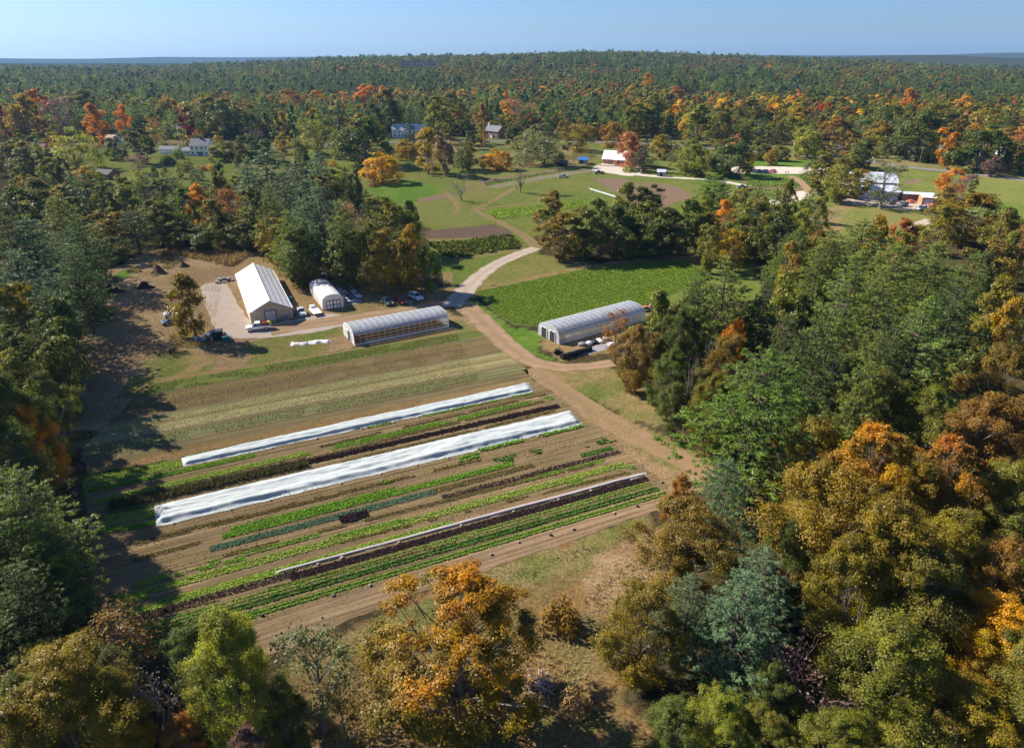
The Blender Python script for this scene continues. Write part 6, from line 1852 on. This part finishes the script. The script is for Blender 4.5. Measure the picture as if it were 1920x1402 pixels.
for x, r in ((-.7, .6), (.9, .4)):
    for y in (-.75, .75): wheel(t, x, y, r, .35)

# compost mounds
for x, y, s, h, lab in ((208, 548, 6.5, 1.8, 'black compost mound in the shade at the left of the yard'), (272, 540, 4.8, 1.5, 'dark compost mound in the sun left of the yard tree'), (298, 512, 5.5, 1.9, 'brown earth mound below the golden weeds'), (345, 500, 3.5, 1.2, 'small grey earth mound at the back of the yard'), (218, 526, 5, .9, 'low brown earth mound behind the black one'), (185, 588, 7.5, 1.7, 'long dark compost mound in the shade of the left woods')):
    n, k = 28, 9
    g = G(x, y)
    V, F = [], []
    for j in range(k + 1):
        for i in range(n):
            a = 2 * PI * i / n
            q = j / k
            rr = s / 2 * q * (1 + .22 * math.sin(2 * a + x) + .12 * math.sin(5 * a + y))
            zz = h * (math.cos(q * PI) * .5 + .5) * (1 + .25 * math.sin(4 * a + q * 7)) + .16 * (float(vnoise(rr * math.cos(a) * 3, rr * math.sin(a) * 3, 1.2, int(x))) - .5) * (1 - q)
            V.append((rr * math.cos(a), rr * math.sin(a) * .75, max(zz, 0) - (.05 if j == k else 0)))
    for j in range(k):
        for i in range(n): F.append([j * n + i, (j + 1) * n + i, (j + 1) * n + (i + 1) % n, j * n + (i + 1) % n])
    o = tag(link('compost_mound', np_mesh('compost_mound', np.array(V), np.array(F), m_dirt('compost', (.03, .022, .018), (.055, .038, .028), (.09, .065, .05)) if 'earth' not in lab else m_dirt('earth', (.10, .07, .048), (.16, .11, .075), (.2, .15, .1)), smooth=True)), lab, 'mound', 'compost and earth mounds')
    o.location = (g.x, g.y, 0)

# --- houses and sheds
def house(name, label, px, ang, W, L, E, T, wall, roof, cat='house', wins=(), chimney=None, door=None, porch=None, over=.35, chmat=None):
    """Gabled building: local x along the ridge (L), y to the back (W); eaves E, ridge T."""
    g = G(*px)
    R0 = empty(name, (g.x, g.y, 0), ang, label, cat)
    m = MB()
    m.v = [(0, 0, 0), (L, 0, 0), (L, W, 0), (0, W, 0), (0, 0, E), (L, 0, E), (L, W, E), (0, W, E), (0, W / 2, T), (L, W / 2, T)]
    m.f = [[0, 1, 5, 4], [2, 3, 7, 6], [1, 2, 6, 9, 5], [3, 0, 4, 8, 7], [3, 2, 1, 0]]
    m.build('wall', wall, R0)
    dz = (T - E) / (W / 2)
    m = MB()
    m.slab([(-over, -over, E - over * dz + .03), (L + over, -over, E - over * dz + .03), (L + over, W / 2, T + .03), (-over, W / 2, T + .03)], -.14)
    m.slab([(L + over, W + over, E - over * dz + .03), (-over, W + over, E - over * dz + .03), (-over, W / 2, T + .03), (L + over, W / 2, T + .03)], -.14)
    rf = m.build('roof', roof, R0)
    if chimney:
        m = MB(); m.box((chimney[0], chimney[1], T + .3), (.9, .9, 2.4)); m.box((chimney[0], chimney[1], T + 1.5), (1.05, 1.05, .15)); m.build('chimney', chmat or BRICK, rf)
    for (f, a, z, w, h) in wins:      # wall f: 0 front, 1 right gable, 3 left gable
        m, p = MB(), MB()
        if f == 0: m.box((a, -.04, z), (w + .24, .1, h + .24)); p.box((a, -.08, z), (w, .06, h))
        elif f == 1: m.box((L + .04, a, z), (.1, w + .24, h + .24)); p.box((L + .08, a, z), (.06, w, h))
        else: m.box((-.04, a, z), (.1, w + .24, h + .24)); p.box((-.08, a, z), (.06, w, h))
        fr = m.build('window', WHITE, R0)
        p.build('pane', GLASS, fr)
    if door:
        f, a, w, h, mt = door
        m = MB()
        if f == 0: m.box((a, -.05, h / 2), (w, .12, h))
        elif f == 1: m.box((L + .05, a, h / 2), (.12, w, h))
        else: m.box((-.05, a, h / 2), (.12, w, h))
        m.build('door', mt, R0)
    if porch:
        x0, x1, dp, ph, pm = porch
        m = MB(); m.slab([(x0, -dp, ph), (x1, -dp, ph), (x1, -.02, ph + .7), (x0, -.02, ph + .7)], -.12); m.build('porch_roof', pm, R0)
        for x in (x0 + .15, (x0 + x1) / 2, x1 - .15):
            m = MB(); m.box((x, -dp + .15, ph / 2), (.16, .16, ph)); m.build('porch_post', WHITE, R0)
    return R0

w2 = [(0, x, z, 1.0, 1.5) for x in (1.6, 4.6, 7.6, 10.4) for z in (1.7, 4.5)]
house('colonial_house', 'white two-storey colonial house with a grey roof and central chimney', (358, 292), ra(-4), 8.5, 12.0, 6.0, 9.6, CLAP, SHINGLE, wins=w2 + [(3, 2, 4.5, .9, 1.4), (3, 6, 4.5, .9, 1.4), (1, 2.5, 4.5, .9, 1.4), (1, 6, 1.7, .9, 1.4)], chimney=(6.0, 4.2), door=(0, 6.1, 1.4, 2.3, GLASS))
house('side_wing', 'low white wing with a row of windows left of the colonial house', (343, 292), ra(-4), 6.0, 4.8, 3.0, 4.6, CLAP, SHINGLE, wins=[(0, 1.2, 1.6, .8, 1.2), (0, 2.6, 1.6, .8, 1.2), (0, 3.8, 1.6, .8, 1.2)])
house('garage', 'low pale garage left of the colonial house', (299, 288), ra(-4), 6, 12, 2.6, 4.2, CLAP, SHINGLE, 'garage', door=(0, 3, 2.6, 2.1, WHITE))
house('blue_house', 'blue-grey house with white trim beside the crimson tree', (318, 257), ra(-16), 9, 13, 5.6, 9, BLUECLAP, SHINGLE, wins=[(0, x, z, 1.0, 1.4) for x in (3, 6.5, 10) for z in (1.6, 4.2)] + [(3, 3, 4, .9, 1.3), (3, 6, 4, .9, 1.3)], porch=(0.5, 12.5, 2.4, 2.6, SHINGLE), chimney=(8, 4.5))
house('small_house', 'small white house with an orange-brown roof at far left', (196, 272), ra(-30), 8, 11, 3.4, 6.6, CLAP, m_paint('tan_roof', (.3, .22, .16), .9, .15), wins=[(0, 2.5, 1.6, 1, 1.2), (0, 6, 1.6, 1, 1.2), (1, 4, 4, 1, 1.2)], door=(1, 4, 2.6, 2.2, WHITE))
house('red_shed', 'dark red-brown shed beneath the yellow-green tree at far left', (168, 335), ra(-20), 7, 13, 2.6, 4.4, REDWOOD, DKSHINGLE, 'shed', door=(0, 6, 2.6, 2.1, DARK), wins=[(0, 2, 1.5, .9, .9), (0, 10, 1.5, .9, .9)])
house('white_house', 'white house half hidden by the dark spruce, its left gable lit', (735, 258), ra(-6), 9, 26, 5.6, 9.4, CLAP, m_paint('pale_roof', (.48, .52, .56), .7, .1), wins=[(0, x, z, 1, 1.4) for x in (2.5, 6, 17, 21, 24) for z in (1.6, 4.2)] + [(1, 3, 4.2, 1, 1.4), (1, 6, 4.2, 1, 1.4)], chimney=(3, 4.5))
house('brick_house', 'red brick house with a white chimney behind the orange vine pole', (908, 258), ra(-40), 9, 14, 5.0, 8.6, BRICK, SHINGLE, wins=[(0, x, z, 1, 1.4) for x in (2, 5, 9, 12) for z in (1.5, 3.9)] + [(3, 3, 3.8, 1, 1.3), (3, 6, 3.8, 1, 1.3)], chimney=(1.2, 4.5), door=(0, 7, 1.3, 2.2, WHITE), chmat=WHITE)
house('farm_stand', 'cedar farm stand barn with a bright white metal roof', (1131, 307), ra(-20), 9.5, 15, 3.2, 6.8, ORWOOD, m_paint('bright_white_roof', (.82, .82, .82), .4, .03), 'barn', door=(0, 10, 3.2, 2.5, DARK), wins=[(0, 3, 1.5, 1.2, 1.0), (0, 13.2, 1.5, 1.0, 1.0), (1, 3, 1.6, 1, 1.1)], porch=(6, 15, 2.6, 2.5, METAL), over=.9)
house('tool_shed', 'small grey shed with a metal roof beside the cream lane', (1232, 331), ra(-12), 3.2, 4.0, 2.4, 3.3, m_paint('grey_boards', (.30, .30, .31), .8, .15), METAL, 'shed', door=(0, 2, 1.2, 1.9, DARK))
house('tarp_shed', 'little shed under a blue tarpaulin left of the farm stand', (1084, 307), ra(-8), 4.5, 5.5, 2.2, 3.4, m_paint('grey_boards', (.34, .36, .38), .8, .15), BLUE, 'shed', door=(0, 2, 1.4, 1.8, DARK))
house('lean_to', 'dark open lean-to below the big sage-green tree', (1040, 312), ra(-6), 4.0, 7.0, 2.2, 3.0, DKWOOD, FABRIC, 'shed', door=(0, 3.5, 3, 1.7, DARK))
loose('crate_stack', 'stack of dark crates between the blue tarp shed and the farm stand', 'crates', (1107, 310), 0, b_pile(8, 22, 2.6, .9, DKWOOD), .2)
loose('stone_kerb', 'row of pale stone blocks in front of the farm stand', 'kerb', (1150, 312), 0, lambda m: ([m.box((-9 + 2.0 * k, .25 * math.sin(k), .3), (1.5, .7, .6), .1 * math.sin(k * 3)) for k in range(10)], m_paint('pale_stone', (.48, .43, .38), .8, .12))[1], ra(-16))
house('far_gable_house', 'tiny white gable beside the bright red tree at upper right', (1512, 224), ra(-60), 9, 12, 5, 9, CLAP, SHINGLE, wins=[(0, 3, 2, 1, 1.4), (0, 8, 2, 1, 1.4)])
house('far_house', 'tiny white house among trees at upper centre', (1016, 200), ra(-10), 9, 14, 5.5, 9, CLAP, SHINGLE, wins=[(0, 3, 2, 1, 1.4), (0, 10, 2, 1, 1.4)])
house('roadside_house', 'pale house behind the dark green trees at far upper right', (1876, 292), ra(-15), 9, 16, 4, 7, CLAP, DKSHINGLE, wins=[(0, 3, 1.8, 1, 1.3), (0, 8, 1.8, 1, 1.3), (0, 13, 1.8, 1, 1.3)])
house('roadside_house', 'low white house glimpsed behind the orange-red roadside tree', (1752, 290), ra(-10), 8, 13, 3.2, 5.6, CLAP, SHINGLE, wins=[(0, 3, 1.8, 1, 1.2), (0, 9, 1.8, 1, 1.2)])

# big metal barn at right: clerestory roof over a broad lower roof
def metal_barn():
    g = G(1600, 372)
    R0 = empty('metal_barn', (g.x, g.y, 0), ra(-14), 'large white barn with shining stepped metal roofs at right', 'barn')
    L, W = 17.5, 20.0
    m = MB()
    m.v = [(0, 0, 0), (L, 0, 0), (L, W, 0), (0, W, 0), (0, 0, 3.4), (L, 0, 3.4), (L, W, 3.4), (0, W, 3.4)]
    m.f = [[0, 1, 5, 4], [1, 2, 6, 5], [2, 3, 7, 6], [3, 0, 4, 7]]
    m.build('wall', m_paint('pale_metal_siding', (.60, .63, .68), .5, .06), R0)
    m = MB()
    m.slab([(-.8, -.8, 3.3), (L + .8, -.8, 3.3), (L + .8, 7, 5.4), (-.8, 7, 5.4)], -.12)
    m.build('lower_roof', METAL, R0)
    m = MB()
    m.v = [(0, 7, 3.4), (L, 7, 3.4), (L, W, 3.4), (0, W, 3.4), (0, 7, 6.2), (L, 7, 6.2), (L, W, 5), (0, W, 5), (0, 13, 9.2), (L, 13, 9.2)]
    m.f = [[0, 1, 5, 4], [1, 2, 6, 9, 5], [2, 3, 7, 6], [3, 0, 4, 8, 7]]
    m.build('clerestory', DKWOOD, R0)
    m = MB()
    m.slab([(-.9, 6.3, 6.0), (L + .9, 6.3, 6.0), (L + .9, 13.2, 9.45), (-.9, 13.2, 9.45)], -.12)
    m.slab([(L + .9, W + .8, 4.9), (-.9, W + .8, 4.9), (-.9, 13.2, 9.45), (L + .9, 13.2, 9.45)], -.12)
    m.build('upper_roof', METAL, R0)
    for y, w in ((4, 3.6), (11, 4.2), (16, 2.5)):
        m = MB(); m.box((L + .06, y, 1.5), (.14, w, 2.9)); m.build('door', DARK, R0)  # black panel, the shade of the interior put into its colour
    for x in (3, 7, 11, 15):
        m = MB(); m.box((x, -.04, 1.9), (1.4, .1, 1.1)); f = m.build('window', WHITE, R0)
        m = MB(); m.box((x, -.08, 1.9), (1.15, .06, .9)); m.build('pane', GLASS, f)
metal_barn()
R0 = house('storage_shed', 'brown open store with a flat white roof right of the metal barn', (1690, 376), ra(-17), 5, 12, 2.8, 3.3, WOOD, METAL, 'shed', door=(0, 5, 6, 2.3, BRICK))
R0 = house('loading_shed', 'small shed with a grey roller door at the barn yard', (1727, 385), ra(-17), 7, 5, 3.2, 3.8, ORWOOD, WHITE, 'shed', door=(0, 2.5, 3.2, 2.6, m_paint('lilac_grey_door', (.5, .52, .6), .5, .05)))
for i, (x, y, lab) in enumerate(((1746, 388, 'pile of orange pumpkins and crates right of the loading shed'), (1706, 380, 'orange crates in front of the open store'))):
    loose('crate_pile', lab, 'crates', (x, y), 0, b_pile(20 + i, 26, 3.2 - i, .9, ORANGE), .3)

# brick institution on the far hillside
x, y = G(785, 190)[:2]
k = 1560 / math.hypot(x, y)
x, y = x * k, y * k
R0 = empty('brick_institution', (x - 34, y, float(terrain(x, y)) - 4), ra(-6), 'long brick institution building on the distant wooded hillside', 'building')
for (bx, bw, bd, bh) in ((0, 24, 16, 26), (26, 22, 14, 20), (50, 24, 16, 26)):
    m = MB(); m.box((bx + bw / 2, bd / 2, bh / 2), (bw, bd, bh)); wl = m.build('wall', m_paint('mauve_brick', (.46, .34, .31), .9, .1, .3), R0)
    m = MB(); m.box((bx + bw / 2, bd / 2, bh + .6), (bw + 1, bd + 1, 1.2)); m.build('roof', SHINGLE, R0)
    for j in range(3):
        for i in range(5):
            m = MB(); m.box((bx + bw * (i + .5) / 5, -.1, 11 + j * 5), (2.0, .3, 3.0)); m.build('window', GLASS, wl)

# --- poles and wires
def pole(px, yb, yt, label, cross=True, r=.16):
    g = G(px, yb)
    h = height_at(px, yb, yt)
    t = empty('utility_pole', (g.x, g.y, 0), ra(-10), label, 'utility pole', 'utility poles along the road')
    m = MB(); m.tube([(0, 0, -.3), (0, 0, h)], [r, r * .7], 8); m.build('post', TWIG, t)
    if cross:
        m = MB(); m.box((0, 0, h - .8), (.14, 2.6, .16)); m.build('crossarm', WOOD, t)
        m = MB(); m.tube([(.25, .3, h - 2.2), (.25, .3, h - 1.2)], .22, 8); m.build('transformer', STEEL, t)
    return Vector((g.x, g.y, h - .7))
P0 = pole(1432, 290, 248, 'utility pole left of the road bend behind the parking lot')
P1 = pole(1583, 284, 246, 'tall utility pole by the road left of the metal barn')
P2 = pole(1722, 313, 274, 'utility pole beside the orange-red roadside tree')
P3 = pole(1820, 325, 285, 'leaning utility pole before the dark round tree at far right')
P4 = pole(892, 258, 222, 'pale pole left of the orange vine pole')
P5 = pole(1118, 262, 230, 'utility pole behind the gold-olive tree')
P6 = pole(1295, 282, 248, 'utility pole between the lime trees')
M_WIRE = m_paint('wire', (.03, .03, .03), .5, 0)
for a, b, lab in ((P0, P1, 'power lines between the road bend pole and the tall pole'), (P1, P2, 'power lines from the tall pole to the orange-red tree pole'), (P2, P3, 'power lines between the two right-hand poles'), (P6, P0, 'power lines leading left from the road bend pole')):
    m = MB()
    for k in (-1.1, 0, 1.1):
        pts = [a.lerp(b, t) + Vector((0, k, -1.6 * 4 * t * (1 - t))) for t in np.linspace(0, 1, 9)]
        m.tube(pts, .035, 4)
    tag(m.build('power_line', M_WIRE), lab, 'power line', 'power lines along the road')
g = G(908, 278)
hh = height_at(908, 278, 225)
t = empty('vine_pole', (g.x, g.y, 0), 0, 'tall pole wrapped in a bright orange vine', 'pole')
m = MB(); m.tube([(0, 0, -.3), (0, 0, hh)], .18, 8); m.build('post', TWIG, t)
rr = np.random.default_rng(5)
n = 900
zz = rr.uniform(1.5, hh - .5, n); aa = rr.uniform(0, 6.28, n); q = rr.uniform(.2, .85, n) * (1.1 - .4 * zz / hh)
PP = np.stack([q * np.cos(aa), q * np.sin(aa), zz], 1)
V = cards(PP, rr.normal(size=PP.shape), rr.normal(size=PP.shape), .5, .4)
o = link('vine', leaf_mesh('vine', V, LEAF, rr.random(n), rr.random(n)), t)
o['tcol'] = [.42, .15, .02]; o['tcol2'] = [.5, .3, .03]

# --- people
def person(px, heading, label, top, legs, hairc, pose=0.0):
    g = G(*px)
    j = {}
    V = [(0, 0, .95), (0, 0, 1.15), (0, 0, 1.42), (0, .01, 1.52), (0, .03, 1.64), (0, .04, 1.74),
         (-.19, 0, 1.42), (-.27, .02, 1.15), (-.22, .16 + pose, .98), (-.2, .23 + pose, .93),
         (.19, 0, 1.42), (.27, .02, 1.15), (.24, .12, .92), (.24, .15, .84),
         (-.1, 0, .9), (-.12, .03, .5), (-.12, 0, .09), (-.13, .15, .04),
         (.1, 0, .9), (.13, .03 + pose * .4, .5), (.15, -.02, .09), (.16, .13, .04)]
    E = [(0, 1), (1, 2), (2, 3), (3, 4), (4, 5), (2, 6), (6, 7), (7, 8), (8, 9), (2, 10), (10, 11), (11, 12), (12, 13), (0, 14), (14, 15), (15, 16), (16, 17), (0, 18), (18, 19), (19, 20), (20, 21)]
    Rr = [.15, .145, .15, .055, .105, .08, .075, .055, .04, .035, .075, .055, .04, .035, .1, .07, .05, .045, .1, .07, .05, .045]
    me = bpy.data.meshes.new('body')
    me.from_pydata(V, E, [])
    tmp = bpy.data.objects.new('body', me)
    COL.objects.link(tmp)
    sk = tmp.modifiers.new('skin', 'SKIN')
    for i, r in enumerate(Rr):
        me.skin_vertices[0].data[i].radius = (r, r * (.75 if i in (0, 1, 2) else 1))
    me.skin_vertices[0].data[0].use_root = True
    sb = tmp.modifiers.new('sub', 'SUBSURF')
    sb.levels = sb.render_levels = 1
    dg = bpy.context.evaluated_depsgraph_get()
    bm = bpy.data.meshes.new_from_object(tmp.evaluated_get(dg))
    bpy.data.objects.remove(tmp)
    bm.name = 'body'
    bm.materials.clear()
    skin = m_paint('skin', (.42, .27, .2), .6, .05)
    for mt in (skin, m_paint('jacket', top, .8, .1), m_paint('trousers', legs, .8, .1), BLACK): bm.materials.append(mt)
    for p in bm.polygons:
        c = p.center
        hand = abs(c.x) > .17 and c.z < .98 and c.z > .78 and c.y > .1
        p.material_index = 0 if (c.z > 1.5 or hand) else (1 if c.z > .93 or abs(c.x) > .2 and c.z > .8 else (3 if c.z < .1 else 2))
        p.use_smooth = True
    R0 = empty('person', (g.x, g.y, .02), heading, label, 'person', 'people talking at the field edge')
    link('body', bm, R0)
    m = MB()
    n = 10
    for k, (z, r) in enumerate(((1.62, .112), (1.70, .118), (1.78, .10), (1.83, .05))):
        m.v += [(r * math.cos(2 * PI * i / n), .02 + r * 1.1 * math.sin(2 * PI * i / n) - (.03 if k < 2 else 0), z) for i in range(n)]
    for k in range(3): m.f += [[k * n + i, k * n + (i + 1) % n, (k + 1) * n + (i + 1) % n, (k + 1) * n + i] for i in range(n)]
    m.f.append([3 * n + i for i in range(n)])
    m.build('hair', m_paint('hair', hairc, .8, .1), R0, True)
person((308, 670), ra(-70), 'person in a dark red-brown jacket standing apart at the left', (.10, .025, .02), (.02, .02, .025), (.03, .02, .015), .05)
person((320, 668), ra(60), 'person in a black jacket at the left of the group of three', (.015, .015, .018), (.02, .02, .028), (.02, .015, .012))
person((323, 667), ra(150), 'person in a dark blue-grey coat in the middle of the group of three', (.03, .035, .05), (.015, .015, .02), (.06, .04, .02), .04)
person((327.5, 665), ra(190), 'person in black clothes at the right of the group of three', (.012, .012, .014), (.02, .018, .02), (.025, .02, .015))
person((1473, 327), ra(20), 'tiny person in dark clothes at the left on the parking lot', (.03, .03, .04), (.02, .02, .03), (.03, .02, .02))
person((1477, 327.5), ra(200), 'tiny person in dark clothes at the right on the parking lot', (.05, .03, .03), (.02, .02, .03), (.03, .02, .02))

# small row-end stakes and stones on the bare soil
for i, (x, y) in enumerate(sorted(((1151, 963), (1195, 950), (1075, 993), (1033, 1004), (972, 1017), (921, 1040), (748, 1080), (694, 1098), (625, 1117), (492, 1155), (1240, 905)))):
    def b_st(m, i=i):
        n = 7
        for k, (z, r) in enumerate(((0, .22), (.14, .25), (.25, .14))):
            m.v += [(r * (1 + .2 * math.sin(2 * j + k + i)) * math.cos(2 * PI * j / n), r * .7 * math.sin(2 * PI * j / n), z) for j in range(n)]
        for k in range(2): m.f += [[k * n + j, k * n + (j + 1) % n, (k + 1) * n + (j + 1) % n, (k + 1) * n + j] for j in range(n)]
        m.f.append([2 * n + j for j in range(n)])
        return M_BAG if i % 3 else BLACK
    loose('sandbag', ('grey ' if i % 3 else 'black ') + ('sandbag at the far left of eleven along the lowest crop row' if i == 0 else 'sandbag at the far right of eleven along the lowest crop row' if i == 10 else f'sandbag, {ORD[i]} of eleven from left along the lowest crop row'), 'sandbag', (x, y), .03, b_st, i, 'loose sandbags on the bare soil')

# brush heap beside the oak
def b_twigs(m):
    r = random.Random(4)
    for k in range(60):
        a = r.uniform(0, 6.28); q = r.uniform(0, 2.2); e = r.uniform(0, .6)
        c = Vector((q * math.cos(a), q * math.sin(a), .15 + .25 * r.random()))
        b = r.uniform(0, 6.28)
        d = Vector((math.cos(b) * math.cos(e), math.sin(b) * math.cos(e), math.sin(e))) * r.uniform(.5, 1.6)
        m.tube([c, c + d * .5 + Vector((0, 0, .1)), c + d], [.05, .035, .012], 4)
    return m_paint('bleached_wood', (.42, .38, .34), .8, .2)
loose('brush_heap', 'heap of bleached grey branches right of the big orange oak trunk', 'brush heap', (1010, 1290), 0, b_twigs)

see()
drop_unseen()
label_trees()

# ------------------------------------------------------------------ air, sky, sun, camera
def haze():
    q = NT('haze')
    v = q.n('VolumePrincipled', {'Color': (.32, .60, 1.0, 1), 'Density': HAZE, 'Anisotropy': .2})
    q.t.links.new(v.outputs[0], q.out.inputs['Volume'])
    m = MB()
    m.box((0, 5700, 130), (26000, 13400, 300))
    o = m.build('haze', q.m)
    tag(o, kind='stuff')
    q.m.volume_intersection_method = 'FAST' if hasattr(q.m, 'volume_intersection_method') else 'FAST'
HAZE = .00005
haze()

SUN_EL, SUN_AZ = math.radians(36), math.radians(155)     # azimuth measured from +x towards +y
w = bpy.data.worlds.new('World')
SC.world = w
w.use_nodes = True
nt = w.node_tree
nt.nodes.clear()
sky = nt.nodes.new('ShaderNodeTexSky')
sky.sky_type = 'NISHITA'
sky.sun_disc = False
sky.sun_elevation = SUN_EL
sky.sun_rotation = math.pi / 2 - SUN_AZ
sky.altitude = 100
sky.air_density = 1.0
sky.dust_density = .7
sky.ozone_density = 1.6
bg = nt.nodes.new('ShaderNodeBackground')
bg.inputs['Strength'].default_value = .05
ow = nt.nodes.new('ShaderNodeOutputWorld')
tn = nt.nodes.new('ShaderNodeMix')
tn.data_type = 'RGBA'
tn.blend_type = 'MULTIPLY'
tn.inputs[0].default_value = 1
tn.inputs[7].default_value = (.60, .82, 1.30, 1)
nt.links.new(sky.outputs[0], tn.inputs[6])
nt.links.new(tn.outputs[2], bg.inputs['Color'])
nt.links.new(bg.outputs[0], ow.inputs['Surface'])

L = bpy.data.lights.new('sun', 'SUN')
L.energy = 5.0
L.angle = math.radians(.53)
L.color = (1.0, .91, .79)
so = bpy.data.objects.new('sun', L)
COL.objects.link(so)
d = Vector((math.cos(SUN_AZ) * math.cos(SUN_EL), math.sin(SUN_AZ) * math.cos(SUN_EL), math.sin(SUN_EL)))
so.rotation_euler = d.to_track_quat('Z', 'Y').to_euler()
so.location = (0, 0, 400)

cam = bpy.data.cameras.new('camera')
cam.sensor_fit = 'HORIZONTAL'
cam.sensor_width = 36
cam.lens = 36 * FPX / 1920
cam.clip_start = .5
cam.clip_end = 40000
co = bpy.data.objects.new('camera', cam)
COL.objects.link(co)
co.location = (0, 0, H)
co.rotation_euler = (math.pi / 2 - PITCH, 0, 0)
SC.camera = co
SC.view_settings.view_transform = 'Standard'
SC.view_settings.look = 'None'
SC.view_settings.exposure = 1.2
SC.view_settings.gamma = 1
SC.cycles.max_bounces = 6
SC.cycles.diffuse_bounces = 3
SC.cycles.glossy_bounces = 2
SC.cycles.transmission_bounces = 4
SC.cycles.transparent_max_bounces = 8
SC.cycles.volume_bounces = 0
SC.cycles.use_denoising = True
